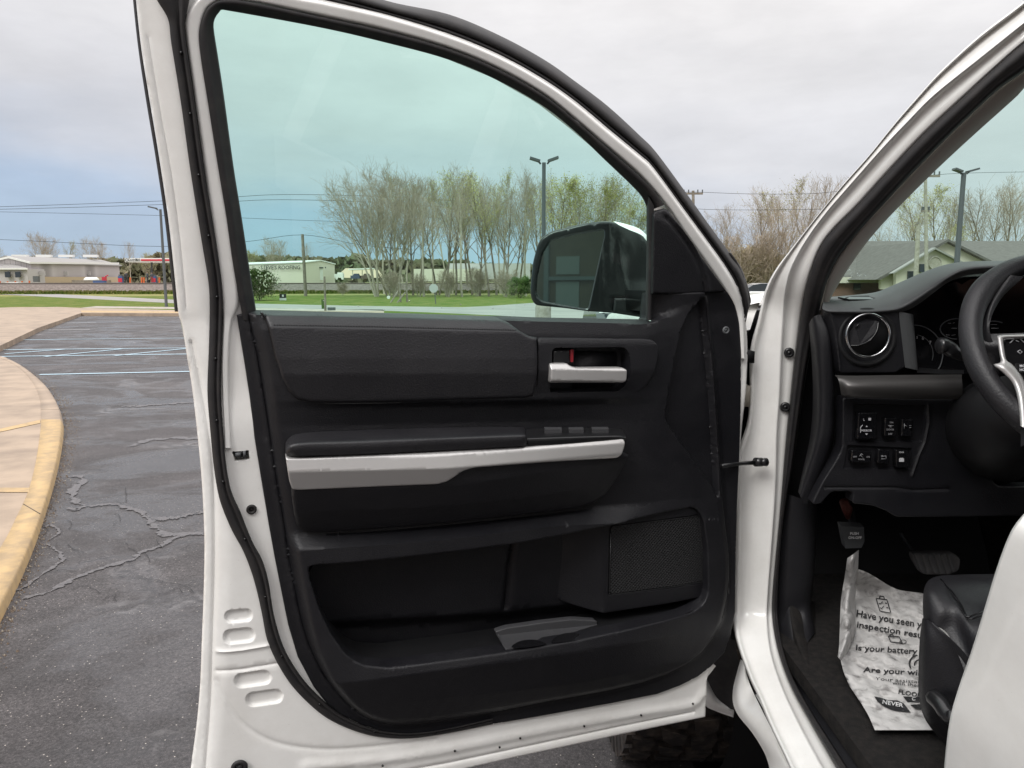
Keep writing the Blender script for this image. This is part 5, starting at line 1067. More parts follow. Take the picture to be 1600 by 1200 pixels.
many('printed_badge', ([pfill(([(1366, 1088), (1376, 1090), (1388, 1094), (1402, 1094), (1412, 1099)], [(1371, 1096), (1380, 1103), (1395, 1110), (1410, 1112), (1423, 1113)])), pfill(([(1411, 1088), (1436, 1089)], [(1418, 1097), (1440, 1097)])), pfill(([(1422, 1101), (1440, 1100)], [(1430, 1107), (1446, 1109)]))]), 'ink', pm)
V, Fc = merge([ptext('NEVER', 1378, 1101, 1411, 1107, 9, True), ptext('C', 1424, 1096, 1430, 1096, 8, True)]); V = [tuple(np.array(p) + (0, 0, .002)) for p in V]
mesh('badge_lettering', V, Fc, 'print_white', pm, smooth=False)

# ================================================================== THE PLACE
def S(name, V, Fc, m, smooth=False, kind='structure'): return tag(mesh(name, V, Fc, m, None, smooth=smooth), kind=kind)
def flat(px, z=0.0): return [tuple(PZ(x, y, z)) for x, y in px]
def poly(name, pts3, m, kind='structure'): return S(name, pts3, [tuple(range(len(pts3)))], m, kind=kind)
def G(x, y, z=0.0): p = PZ(x, y, z); return float(p[0]), float(p[1])
# ground sheet out to the horizon, the lot, roads
S('ground', [(-3000, -60, -.02), (3000, -60, -.02), (3000, 4500, -.02), (-3000, 4500, -.02)], [(0, 1, 2, 3)], 'grass_dry')
S('parking_lot', [(-60, -30, -.004), (40, -30, -.004), (40, 33.3, -.004), (-2, 33.3, -.004), (-8, 34.0, -.004), (-60, 36.5, -.004)], [(0, 1, 2, 3, 4, 5)], 'asphalt')
gg = [(-90, 36.3), (-22, 36.0), (-8, 34.4), (-2, 33.5), (60, 33.5), (60, 82), (-16, 82), (-40, 75), (-90, 72)]
S('grass_verge', [(x, y, .0) for x, y in gg], [tuple(range(len(gg)))], 'grass', kind='stuff')
rdp = [G(-200, 450), G(0, 455.3), G(275, 468.5), G(400, 474.5), G(560, 478), G(760, 480.5), G(900, 482), G(1100, 483)]
rdq = [G(-200, 454), G(0, 460), G(275, 474), G(400, 481), G(560, 484), G(690, 489), G(900, 499), G(1100, 505)]
S('road', [(x, y, .004) for x, y in rdp] + [(x, y, .004) for x, y in rdq[::-1]], grid_faces(2, len(rdp)) and [(i, i + 1, 2 * len(rdp) - 2 - i, 2 * len(rdp) - 1 - i) for i in range(len(rdp) - 1)], 'road')
# side road running away at the right of the window
S('side_road', [(*G(690, 481.5), .008), (*G(1000, 489), .008), (*G(1000, 476), .008), (*G(838, 473), .008), (*G(760, 478.5), .008)], [(0, 1, 2, 3, 4)], 'road')
# railway embankment with two rails
def strip(name, A, B, zA, zB, m, kind='structure'):
    V = [(*G(x, y, z), z) for (x, y), z in zip(A, zA)] + [(*G(x, y, z), z) for (x, y), z in zip(B, zB)]; n_ = len(A)
    return S(name, V, [(i, i + 1, n_ + i + 1, n_ + i) for i in range(n_ - 1)], m, kind=kind)
rx = np.linspace(-95, 60, 32)
def ry(x): return 78 + .10 * (x + 60) * .4
V = [];
for x in rx:
    y0_ = 86 + .12 * (x + 70); k = .2 * math.sin(x * .7)
    V += [(x, y0_ + k, -.01), (x, y0_ + 2.2, 1.05), (x, y0_ + 5.5, 1.10), (x, y0_ + 8, .6)]
S('railway_embankment', V, grid_faces(len(rx), 4), 'ballast')
for k, dy in enumerate((2.7, 4.15)):
    tag(mesh('rail', *tube([(x, 86 + .12 * (x + 70) + dy, 1.20) for x in rx[::3]], .08, 4), 'rail'), ('front' if k == 0 else 'rear') + ' rusty rail running along the top of the gravel embankment', 'rail', 'railway track rails')
# raised ground beyond the tracks
S('far_ground', [(-400, 94, .55), (120, 112, .55), (300, 600, .6), (-900, 600, .6)], [(0, 1, 2, 3)], 'grass_dry')
S('forecourt', [(*G(172, 447.5, .58), .58), (*G(420, 447, .58), .58), (*G(420, 442.3, .58), .58), (*G(172, 441.5, .58), .58)], [(0, 1, 2, 3)], 'concrete_pale')
def hill(name, x0, x1, Y, z0, z1, m, seed, n_=9000, q=1.0):
    """a far mass of leafy and bare crowns: thousands of leaf-clump faces heaped under an uneven outline"""
    r_ = random.Random(seed); ph = [r_.random() * 6 for _ in range(6)]; V = []; Fc = []
    for i in range(n_):
        t = r_.random(); x = x0 + (x1 - x0) * t; h_ = z0 + (z1 - z0) * (.5 + .16 * math.sin(t * 17 + ph[0]) + .12 * math.sin(t * 47 + ph[1]) + .12 * abs(math.sin(t * 137 + ph[2])) + .08 * abs(math.sin(t * 331 + ph[3])))
        z = h_ * (1 - r_.random() ** 2.2); y = Y + r_.random() * 14 + z * .3; s_ = q * (.5 + r_.random()); a = np.array([r_.gauss(0, 1) for _ in range(3)]); a /= np.linalg.norm(a); b = np.cross(a, (r_.random(), 1, r_.random())); b /= np.linalg.norm(b); c = np.array((x, y, z)); k = len(V)
        V += [c - a * s_, c + b * s_ * .8, c + a * s_, c - b * s_ * .8]; Fc.append((k, k + 1, k + 2, k + 3))
    return S(name, V, Fc, m, kind='stuff')
hill('distant_woods', -420, 330, 420, 5, 15, 'far_wood', 3, 16000, 2.2)
hill('distant_tree_belt', -260, -60, 300, 4, 12, 'far_wood', 5, 9000, 1.5)

def weeds(name, x0, x1, n_, seed, yf, zmax, m):
    r_ = random.Random(seed); V = []; Fc = []
    for i in range(n_):
        x = x0 + (x1 - x0) * r_.random(); y = yf(x) + r_.gauss(0, .5); h_ = zmax * (.3 + r_.random()); w_ = .05 + .08 * r_.random(); k = len(V); V += [(x - w_, y, 0), (x + w_, y, 0), (x + w_ * 1.5 * r_.random(), y + .1, h_), (x - w_ * r_.random(), y - .1, h_ * .8)]; Fc.append((k, k + 1, k + 2, k + 3))
    return S(name, V, Fc, m, kind='stuff')
weeds('dry_weeds', -95, 50, 9000, 21, lambda x: 86 + .12 * (x + 70), .38, 'grass_dry')
weeds('green_weeds', -95, 50, 5000, 22, lambda x: 85.2 + .12 * (x + 70), .28, 'grass')
# ---- pavements with kerbs
def pavement(name, px, z=.13):
    P = [G(x, y, z) for x, y in px]; n_ = len(P)
    V = [(x, y, z) for x, y in P] + [(x, y, -.02) for x, y in P]; return P, V, [tuple(range(n_))[::-1]] + [(i, (i + 1) % n_, n_ + (i + 1) % n_, n_ + i) for i in range(n_)]
kerb_o = [(-260, 1290), (-70, 1075), (0, 943), (32, 880), (60, 812), (82, 742), (93, 690), (95, 655), (87, 627), (68, 599), (42, 577), (16, 562), (-10, 556), (-120, 560)]
kerb_i = [(-300, 1170), (-110, 1020), (0, 857), (24, 812), (44, 768), (56, 722), (63, 675), (64, 650), (62, 622), (50, 596), (30, 575), (6, 562), (-20, 558), (-120, 563)]
ko = resample(cat([G(x, y, .06) for x, y in kerb_o], 8), 90); ki = resample(cat([G(x, y, .06) for x, y in kerb_i], 8), 90)
S('near_pavement', [(x, y, .058) for x, y in ki] + [(-14, ki[-1][1], .058), (-14, -3, .058)] + [(ki[0][0], -3, .058)], [tuple(range(93))], 'concrete')
def kerbpiece(name, i0, i1, m):
    V = []
    for i in range(i0, i1 + 1):
        a, b = ko[i], ki[i]; d = (a - b) / (np.linalg.norm(a - b) + 1e-9)
        V += [(a[0] + d[0] * .03, a[1] + d[1] * .03, -.02), (a[0] + d[0] * .008, a[1] + d[1] * .008, .045), (a[0] - d[0] * .012, a[1] - d[1] * .012, .062), (b[0], b[1], .062), (b[0], b[1], .03)]
    return S(name, V, grid_faces(i1 - i0 + 1, 5), m, True)
cut = int(np.argmin([np.hypot(*(ko[i] - np.array(G(95, 655, .06)))) for i in range(90)]))
kerbpiece('yellow_kerb', 0, cut, 'yellow_kerb'); kerbpiece('plain_kerb', cut, 89, 'concrete')
for a, b, t_ in (((-60, 683), (63, 656), 5), ((-90, 762), (46, 762), 7)):
    P = [G(a[0], a[1], .062), G(b[0], b[1], .062), G(b[0], b[1] + t_, .062), G(a[0], a[1] + t_, .062)]
    S('yellow_band', [(x, y, .0625) for x, y in P], [(3, 2, 1, 0)], 'yellow_kerb')
mesh_j = []
for a, b in (((0, 554), (62, 622)), ): pass
for i in range(16, 88, 24):
    a, b = ko[i], ki[i]; mesh_j.append(obox(((a[0] + b[0]) / 2, (a[1] + b[1]) / 2, .0625), ((a[0] - b[0]) / 2, (a[1] - b[1]) / 2, 0), (.0018, .0018, 0), (0, 0, .0008)))
S('kerb_joints', *merge(mesh_j), 'rubber')
r5 = random.Random(31); V = []; Fc = []
for i in range(2600):
    k_ = r5.randrange(0, 89); a = ko[k_] + (ko[k_ + 1] - ko[k_]) * r5.random(); d = ko[k_] - ki[k_]; d /= np.linalg.norm(d) + 1e-9; q = .03 + abs(r5.gauss(0, .09)); p = a + d * q; s_ = .002 + .005 * r5.random() ** 2; k = len(V)
    V += [(p[0] - s_, p[1], -.003), (p[0] + s_ * .5, p[1] - s_, -.003), (p[0] + s_, p[1] + s_ * .7, -.003), (p[0], p[1], s_ * 1.1)]; Fc += [(k, k + 1, k + 3), (k + 1, k + 2, k + 3), (k + 2, k, k + 3)]
mat('grit', (.16, .12, .09), .9, .2, noise=(60, (.4, .36, .3), .5, .6))
S('gutter_grit', V, Fc, 'grit', kind='stuff')
def trail(name, pts, wd, m, seed, z=.0006, jit=.5):
    r_ = random.Random(seed); P = resample(cat([G(x / 2.5, y / 2.5 + 480) for x, y in pts], 8), int(90 + 40 * len(pts))); wd = wd * .62; T = np.gradient(P, axis=0); T /= np.linalg.norm(T, axis=1)[:, None] + 1e-9; V = []; a = b = wd
    for i, (p, t_) in enumerate(zip(P, T)):
        a = max(.15 * wd, min(2.2 * wd, a + r_.gauss(0, jit * .6) * wd)); b = max(.15 * wd, min(2.2 * wd, b + r_.gauss(0, jit * .6) * wd)); f = min(1, i / 8, (len(P) - 1 - i) / 8)
        V += [(p[0] - t_[1] * a * f, p[1] + t_[0] * a * f, z), (p[0] + t_[1] * b * f, p[1] - t_[0] * b * f, z)]
    return V, [(2 * i, 2 * i + 1, 2 * i + 3, 2 * i + 2) for i in range(len(P) - 1)]
veins = [trail('', [(262, 662), (305, 660), (325, 680), (292, 702), (280, 735), (300, 762), (345, 776), (420, 768), (480, 776), (540, 800), (590, 832), (640, 884), (700, 888), (800, 882)], .030, '', 1),
    trail('', [(810, 886), (700, 893), (640, 925), (560, 955), (520, 985), (420, 1010), (330, 1040), (262, 1075), (200, 1108), (85, 1140)], .022, '', 2, .0008),
    trail('', [(185, 925), (228, 955), (243, 985), (205, 1018), (150, 1052), (95, 1090), (50, 1110)], .014, '', 3, .0010), trail('', [(470, 388), (560, 385), (640, 378), (770, 372)], .06, '', 4), trail('', [(600, 830), (700, 818), (810, 795)], .035, '', 5),
    trail('', [(330, 775), (300, 790), (260, 780)], .02, '', 6, .0010), trail('', [(500, 545), (580, 520), (700, 510), (790, 516)], .05, '', 7), trail('', [(170, 860), (200, 850), (230, 880), (190, 910)], .010, '', 8, .0012)]
S('silt_veins', *merge(veins), 'silt')
r6 = random.Random(11); cracks = []
for k in range(26):
    x, y = r6.uniform(150, 780), r6.uniform(640, 1150); a = r6.uniform(-.9, .9); pts = [(x, y)]
    for i in range(r6.randrange(3, 7)): a += r6.gauss(0, .6); x += math.cos(a) * 22; y += math.sin(a) * 14; pts.append((x, y))
    cracks.append(trail('', pts, .0022, '', 100 + k, .0016 + .0001 * k, .8))
S('hairline_cracks', *merge(cracks), 'crack')
far_px = [(-200, 586), (0, 540), (60, 512), (127, 489), (275, 489.5), (600, 492), (600, 486), (275, 484.5), (126, 481), (90, 479.5), (20, 480), (-200, 487)]
P, V, Fc = pavement('far_pavement', far_px); S('far_pavement', V, Fc, 'concrete')
S('far_kerb', [(*G(x, y, .133), .133) for x, y in ((126, 485.2), (275, 486.6), (600, 489), (600, 491.2), (275, 488.8), (128, 488))], [tuple(range(6))[::-1]], 'yellow_kerb')
for y0_, y1_ in ((492, 508), (520, 500)): pass
S('mulch_bed', [(*G(x, y), .004) for x, y in ((126, 481), (600, 487), (600, 484), (330, 480.5), (150, 478.5))], [tuple(range(5))], 'gravel')
# painted bay lines
def pl(a, b, wd, m='line_blue', z=.004):
    a = np.array(G(*a)); b = np.array(G(*b)); d = (b - a) / np.linalg.norm(b - a); n_ = np.array((-d[1], d[0])) * wd / 2
    return [(*(a + n_), z), (*(b + n_), z), (*(b - n_), z), (*(a - n_), z)], [(3, 2, 1, 0)]
S('blue_bay_lines', *merge([pl((62, 585.5), (320, 580), .11), pl((-30, 557.5), (320, 553), .11, z=.0042), pl((-30, 547), (320, 543.5), .11, z=.0044), pl((8, 553), (100, 546), .10, z=.006), pl((70, 557.5), (190, 545.5), .10, z=.0062), pl((180, 556), (300, 544), .10, z=.0064),
   pl((28, 531), (320, 528), .10)]), 'line_blue')
S('white_bay_lines', *merge([pl((62, 516), (140, 514.8), .10, 'line_white'), pl((90, 505), (150, 504.4), .10), pl((112, 495.6), (160, 495.3), .10)]), 'line_white')

# ---- buildings
def thing(name, label, cat_, loc, group=None): o = empty(name, loc); tag(o, label, cat_, group); bpy.context.view_layer.update(); return o
def under(root, name, VF, m, smooth=False):
    o = mesh(name, VF[0], VF[1], m, None, smooth=smooth); o.parent = root; o.matrix_parent_inverse = root.matrix_world.inverted(); return o
def gable(p0, p1, p2, eave, ridge, z0, oh=.5):
    """long axis p0->p1, gable width p1->p2 ; walls and roof as two meshes"""
    p0, p1, p2 = (np.array((*p, 0.), float) for p in (p0, p1, p2)); p3 = p0 + p2 - p1; m1 = (p1 + p2) / 2; m0 = (p0 + p3) / 2
    U = np.array((0, 0, 1.)); W_ = [p0, p1, p2, p3]; V = [p + U * z0 for p in W_] + [p + U * eave for p in W_] + [m0 + U * ridge, m1 + U * ridge]
    Fc = [(0, 1, 5, 4), (1, 2, 6, 9, 5), (2, 3, 7, 6), (3, 0, 4, 8, 7)]
    a = (p1 - p0) / np.linalg.norm(p1 - p0) * oh; b = (p2 - p1) / np.linalg.norm(p2 - p1) * oh; dz = U * .25; sl_ = (ridge - eave) / np.linalg.norm(m1 - p1) * oh
    R0 = [p0 - a - b + U * (eave - sl_), p1 + a - b + U * (eave - sl_), m1 + a + U * ridge, m0 - a + U * ridge, p2 + a + b + U * (eave - sl_), p3 - a + b + U * (eave - sl_)]
    Rf = [p + U * .05 for p in R0] + [p + dz for p in R0]
    RF = [(0, 1, 2, 3), (3, 2, 4, 5), (6, 9, 8, 7), (9, 11, 10, 8), (0, 6, 7, 1), (5, 4, 10, 11), (0, 3, 9, 6), (3, 5, 11, 9), (1, 7, 8, 2), (2, 8, 10, 4)]
    return (V, Fc), (Rf, RF)
def at(px, py, Y): p = PY(px, py, Y); return float(p[0]), float(p[1])
zg = .55
# grey workshop, far left
e0 = at(-60, 420, 150); c0_ = at(47, 411, 138); c1 = at(186, 411, 165)
wsr = thing('workshop_building', 'long grey corrugated metal workshop with white trim beyond the railway', 'building', (*c0_, zg))
walls, roof = gable(c1, c0_, at(-22, 411, 139), PY(47, 411, 138)[2], PY(12, 402, 140)[2], zg - .5, .4)
def corrug():
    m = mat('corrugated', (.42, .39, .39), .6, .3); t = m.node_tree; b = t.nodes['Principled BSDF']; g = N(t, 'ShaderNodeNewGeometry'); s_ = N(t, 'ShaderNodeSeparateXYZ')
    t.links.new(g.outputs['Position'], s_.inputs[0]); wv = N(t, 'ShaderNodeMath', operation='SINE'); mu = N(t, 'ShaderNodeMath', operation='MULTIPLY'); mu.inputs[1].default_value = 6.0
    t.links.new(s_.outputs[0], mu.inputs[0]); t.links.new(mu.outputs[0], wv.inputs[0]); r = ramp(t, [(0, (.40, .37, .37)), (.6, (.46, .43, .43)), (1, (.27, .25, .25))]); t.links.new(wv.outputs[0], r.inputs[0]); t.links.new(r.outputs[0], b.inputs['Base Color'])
corrug()
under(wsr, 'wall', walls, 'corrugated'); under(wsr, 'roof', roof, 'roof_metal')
def fascia(a, b, th=.35):
    a, b = np.array(a), np.array(b); return obox((a + b) / 2, (b - a) / 2, (0, -.08, 0), (0, 0, th / 2))
under(wsr, 'white_fascia', merge([fascia(PY(47, 410.5, 137.2), PY(186, 411.5, 164)), fascia(PY(47, 410.5, 137.2), PY(13, 402, 137)), fascia(PY(13, 402, 137), PY(-25, 411, 137))]), 'white_trim')
for k, x in enumerate((32, 69, 104, 142)):
    under(wsr, 'roof_vent', obox(PY(x, 400.0, 150 + 4 * k), (1.35, .3, 0), (-.1, .5, 0), (0, 0, .25)), 'white_trim')
for x in (12, 28): under(wsr, 'window', obox(PY(x, 429, 135.5), (.45, 0, 0), (0, .1, 0), (0, 0, .5)), 'dark_glass')
under(wsr, 'office_wing', merge([box(*sorted((float(PY(-60, 430, 136)[0]), float(PY(43, 430, 136)[0]))), 136, 141, zg - .5, float(PY(0, 420, 136)[2]))]), 'siding_grey')
under(wsr, 'office_roof', prism([PY(-60, 420, 135.6), PY(43, 420, 135.6), PY(20, 414, 138), PY(-60, 412, 138)], (0, .1, .12)), 'roof_metal')
under(wsr, 'office_fascia', fascia(PY(-60, 420, 135.4), PY(43, 420, 135.4), .25), 'white_trim')
under(wsr, 'stone_base', obox((PY(62, 437, 140) + PY(186, 437, 163)) / 2, (PY(186, 437, 163) - PY(62, 437, 140)) / 2, (0, -.1, 0), (0, 0, .55)), 'stone_tan')
for x, Y in ((66, 139.5), (102, 147), (137, 154)): under(wsr, 'loading_hatch', obox(PY(x, 427, Y), (.45, .12, 0), (0, -.1, 0), (0, 0, .38)), 'siding_grey')
# small yard things in front of it
def simple(name, VF, m, label, c_, group=None, smooth=False): return tag(mesh(name, VF[0], VF[1], m, None, smooth=smooth), label, c_, group)
tk = PY(143, 438, 112)
V, Fc = tube([tk + np.array((x, 0, 0)) for x in (-1.05, -1.0, -.75, .75, 1.0, 1.05)], [.05, .3, .46, .46, .3, .05], 14)
simple('propane_tank', (V, Fc), 'white_trim', 'white horizontal propane tank above the low brown wall', 'tank', smooth=True)
simple('low_wall', obox(PY(143, 441.5, 109), (2.75, 0, 0), (0, .15, 0), (0, 0, .35)), 'wood_post', 'low brown timber wall in front of the white tank', 'wall')
simple('blue_skip', obox(PY(156, 442, 107), (.75, 0, 0), (0, .4, 0), (0, 0, .33)), 'blue_bin', 'blue steel bin beside the low brown wall', 'bin')
simple('yard_machine', merge([obox(PY(163, 436, 108), (.25, 0, 0), (0, .2, 0), (0, 0, .3)), tube([PY(160, 439, 108), PY(165, 432, 108), PY(169, 430, 108)], .08, 5)]), 'red_sign', 'small reddish machine standing behind the blue bin', 'machine')
simple('utility_box', obox(PY(57, 436, 130), (.42, 0, 0), (0, .3, 0), (0, 0, .5)), 'steel_grey', 'grey metal utility box against the workshop wall', 'utility box')
simple('parked_trailer', merge([obox(PY(22, 442.5, 112), (.95, 0, 0), (0, .5, 0), (0, 0, .12)), obox(PY(22, 445.5, 111), (1.05, 0, 0), (0, .5, 0), (0, 0, .08))]), 'white_trim', 'flat white trailer parked before the small office wing', 'trailer')
bollpos = [(0, 440.5, 'leftmost short orange post in front of the office wing'), (12, 441, 'short orange post left of the white trailer'), (24, 440.5, 'short orange post behind the white trailer'), (34.5, 440.5, 'short orange post right of the white trailer'), (46, 440, 'short orange post at the corner of the grey workshop')]
for x, y, lb in bollpos: simple('orange_bollard', cyl(PY(x, y + 2, 125), PY(x, y - 1.4, 125), .12, 8), 'orange', lb, 'bollard', 'orange bollards before the workshop')
# filling station
gs = thing('filling_station', 'filling station canopy with red and white fascia beyond the railway', 'filling station', (*at(232, 441, 140), zg))
c0_ = PY(195, 406, 138); c1 = PY(330, 406, 138)
under(gs, 'canopy', box(c0_[0], c1[0], 138, 146, PY(195, 409.5, 138)[2], PY(195, 403.2, 138)[2]), 'white_trim')
under(gs, 'red_stripe', box(PY(220, 406, 137.9)[0], c1[0], 137.9, 137.98, PY(195, 407.8, 137.9)[2], PY(195, 405, 137.9)[2]), 'red_sign')
o = text3('CountryMark', .62, lambda x, y: PY(200.5, 408.1, 137.85) + np.array((x * .62, 0, y * 1.25)), 'sign_lettering', 'ink', gs, True); o.matrix_parent_inverse = gs.matrix_world.inverted()
under(gs, 'sign_emblem', ring(PY(198, 406.3, 137.85), (0, -1, 0), .2, .32, .02, 16), 'steel_grey')
for x, Y in ((237, 140), (300, 140)): under(gs, 'canopy_post', cyl(PY(x, 441.5, Y), PY(x, 409, Y), .18, 8), 'steel_grey')
for x, lb in ((189, 'red and blue fuel pump at the left of the canopy'), (241, 'blue fuel pump beneath the canopy post')):
    p = thing('fuel_pump', lb, 'fuel pump', tuple(PY(x, 441.5, 139)), 'fuel pumps'); c = PY(x, 436.5, 139)
    under(p, 'cabinet', obox(c, (.38, 0, 0), (0, .3, 0), (0, 0, .6)), 'blue_bin'); under(p, 'lower_panel', obox(c + np.array((0, -.32, -.15)), (.36, 0, 0), (0, .02, 0), (0, 0, .35)), 'red_sign'); under(p, 'top_sign', obox(c + np.array((0, 0, .75)), (.3, 0, 0), (0, .2, 0), (0, 0, .12)), 'steel_grey')
for k, (x, lb) in enumerate(((203.5, 'orange post nearest the left fuel pump'), (221.5, 'orange post left of the middle of the forecourt'), (225, 'orange post in the middle of the forecourt'), (249, 'orange post just right of the right fuel pump'))):
    simple('orange_post', cyl(PY(x, 442.5, 137), PY(x, 433.5, 137), .14, 8), 'orange', lb, 'bollard', 'orange posts on the forecourt')
def small_person(x, y, Y, hgt, top, leg, label, turn=0):
    p = PY(x, y, Y); bm = bmesh.new(); s_ = hgt / 1.75; sk = bm.verts.layers.skin.verify()
    J = {'pel': (0, 0, .95, .15), 'che': (0, 0, 1.3, .17), 'neck': (0, 0, 1.5, .06), 'head': (0, .01, 1.66, .105), 'ks': (.11, 0, .5, .075), 'fs': (.13, .02, .06, .055), 'kd': (-.11, .03, .5, .075), 'fd': (-.14, -.04, .06, .055),
         'sl': (.2, 0, 1.4, .06), 'el': (.27, .05, 1.12, .048), 'hl': (.22, -.15, .92, .04), 'sr': (-.2, 0, 1.4, .06), 'er': (-.26, .02, 1.1, .048), 'hr': (-.25, -.1, .85, .04)}
    vs = {k: bm.verts.new((c[0] * s_, c[1] * s_, c[2] * s_)) for k, c in J.items()}
    for k, c in J.items(): vs[k][sk].radius = (c[3] * s_, c[3] * s_); vs[k][sk].use_root = k == 'pel'
    for a, b in (('pel', 'che'), ('che', 'neck'), ('neck', 'head'), ('pel', 'ks'), ('ks', 'fs'), ('pel', 'kd'), ('kd', 'fd'), ('che', 'sl'), ('sl', 'el'), ('el', 'hl'), ('che', 'sr'), ('sr', 'er'), ('er', 'hr')): bm.edges.new((vs[a], vs[b]))
    me = bpy.data.meshes.new('person'); bm.to_mesh(me); bm.free(); o = bpy.data.objects.new('person', me); COL.objects.link(o)
    o.modifiers.new('skin', 'SKIN'); o.modifiers.new('s', 'SUBSURF').levels = 1; o.location = p; o.rotation_euler.z = turn
    m = bpy.data.materials.new('clothes'); m.use_nodes = True; t = m.node_tree; g = N(t, 'ShaderNodeTexCoord'); q = N(t, 'ShaderNodeSeparateXYZ'); t.links.new(g.outputs['Object'], q.inputs[0])
    mm = N(t, 'ShaderNodeMath', operation='DIVIDE'); mm.inputs[1].default_value = hgt; t.links.new(q.outputs[2], mm.inputs[0]); r = ramp(t, [(0, leg), (.55, top), (.87, (.35, .2, .14)), (.955, (.05, .03, .02))], 'CONSTANT'); t.links.new(mm.outputs[0], r.inputs[0]); t.links.new(r.outputs[0], t.nodes['Principled BSDF'].inputs['Base Color'])
    me.materials.append(m); tag(o, label, 'person')
small_person(198, 442, 138, 2.0, (.03, .03, .035), (.02, .02, .03), 'person in dark clothes standing by the left fuel pump', .4)
small_person(231, 442, 138, 2.0, (.05, .06, .06), (.02, .03, .04), 'person in grey top standing left of the canopy post', -.6)
small_person(238, 442, 136, 1.9, (.04, .04, .05), (.25, .04, .04), 'person in red trousers standing at the canopy post', .2)
# cream roofing shed with black lettering
a_ = at(350, 420, 165); b_ = at(477, 420, 140); c_ = at(523, 420, 155)
rs = thing('roofing_shed', 'cream metal shed with black roofing company lettering beyond the railway', 'building', (*b_, zg))
walls, roof = gable(a_, b_, c_, PY(477, 411, 140)[2], PY(499, 408, 147)[2], zg - .5, .25)
under(rs, 'wall', walls, 'siding_cream'); under(rs, 'roof', roof, 'white_trim')
P0 = PY(408, 420.8, 153.0); P1 = PY(468.5, 420.3, 141.2)
raw = text3("STEVE'S ROOFING", 1.0, lambda x, y: (x, y, 0), None, None, None, True); tw = max(v[0] for v in raw[0])
qa, qb = np.array((*a_, 0)), np.array((*b_, 0)); wn_ = np.cross(qb - qa, (0, 0, 1)); wn_ /= np.linalg.norm(wn_); wn_ = -wn_ if wn_[1] > 0 else wn_
def onwall(px, py): r = ray(px, py); return C0 + r * (((qa + wn_ * .45 - C0) @ wn_) / (r @ wn_))
o = mesh('sign_lettering', [onwall(407 + 62 * v[0] / tw, 421 - .3 * v[0] / tw - v[1] * 8.6) for v in raw[0]], raw[1], 'ink', None, smooth=False); o.parent = rs; o.matrix_parent_inverse = rs.matrix_world.inverted()
under(rs, 'garage_door', obox(PY(498.5, 428, 147.0), (.66, .42, 0), (-.03, .05, 0), (0, 0, 1.15)), 'white_trim')
under(rs, 'door_header', obox(PY(498.5, 418.2, 146.8), (.72, .44, 0), (-.03, .05, 0), (0, 0, .12)), 'steel_grey')
for x in (488, 508.5): under(rs, 'wall_lamp', obox(PY(x, 418, 146), (.1, 0, 0), (0, .1, 0), (0, 0, .14)), 'steel_grey')
simple('small_truck', merge([obox(PY(530, 431, 150), (.85, 0, 0), (0, .6, 0), (0, 0, .35)), obox(PY(532, 428, 150), (.5, 0, 0), (0, .5, 0), (0, 0, .3)), cyl(PY(526, 435, 149.3), PY(526, 435, 150.5), .25, 10), cyl(PY(535, 435, 149.3), PY(535, 435, 150.5), .25, 10)]), 'white_trim', 'small white truck parked at the right end of the cream shed', 'truck')
simple('open_shelter', merge([obox(PY(566, 420.5, 152), (2.3, 0, .1), (0, 2, 0), (0, 0, .12))] + [cyl(PY(x, 437, 152), PY(x, 421, 152), .08, 6) for x in (551, 566, 583)]), 'white_trim', 'open shelter with flat white roof right of the cream shed', 'shelter')
for x, lb in ((556, 'dark car in the left bay of the open shelter'), (572, 'brown car in the right bay of the open shelter')):
    simple('sheltered_car', merge([obox(PY(x, 433, 151), (.9, 0, 0), (0, .8, 0), (0, 0, .3)), prism([PY(x - 5, 431, 150.4), PY(x + 5, 431, 150.4), PY(x + 3, 427.5, 150.4), PY(x - 3, 427.5, 150.4)], (0, 1.2, 0))]), 'denim' if x < 560 else 'rail', lb, 'car', 'cars under the open shelter')
simple('soil_bank', (lambda V: (V, [(0, 1, 2, 3)]))([PY(523, 434, 175), PY(600, 434, 175), PY(590, 420, 190), PY(540, 419, 190)]), 'stone_tan', 'bare tan soil bank behind the small white truck', 'soil bank')
simple('long_shed', obox(PY(765, 424, 170), (9, 0, 0), (0, 3, 0), (0, 0, 1.7)), 'siding_grey', 'long pale shed glimpsed through the middle of the bare wood', 'building')
simple('long_shed', obox(PY(700, 430, 165), (7, 0, 0), (0, 3, 0), (0, 0, 1.3)), 'siding_cream', 'low cream shed glimpsed behind the stop sign', 'building')
# meeting hall seen through the windscreen
mh = thing('meeting_hall', 'brick hall with dark shingled roof and cream gable seen through the windscreen', 'building', (*at(1460, 430, 58), 0))
rl = [PY(1262, 379, 70), PY(1790, 379, 70)]; el = [PY(1250, 433.5, 58), PY(1790, 433.5, 58)]
under(mh, 'roof', prism([el[0], el[1], rl[1], rl[0]], (0, .1, .15)), 'shingle')
under(mh, 'brick_wall', box(float(el[0][0]) + .5, float(el[1][0]), 58.4, 60, 0, float(el[0][2]) - .35), 'brick')
under(mh, 'gutter_band', box(float(el[0][0]) + .3, float(el[1][0]), 58.0, 58.4, float(el[0][2]) - .42, float(el[0][2]) + .02), 'siding_cream')
gy = 54.0
under(mh, 'gable_wall', prism([PY(1376, 435, gy), PY(1482, 377.5, gy), PY(1620, 452, gy), PY(1376, 452, gy)], (0, .3, 0)), 'siding_cream')
under(mh, 'gable_roof', merge([prism([PY(1368, 437, gy - .5), PY(1482, 373.5, gy - .5), PY(1482, 377.5, gy - .5), PY(1376, 437, gy - .5)], (0, 14, 0)), prism([PY(1482, 373.5, gy - .5), PY(1640, 452, gy - .5), PY(1630, 452, gy - .5), PY(1482, 377.5, gy - .5)], (0, 14, 0))]), 'shingle')
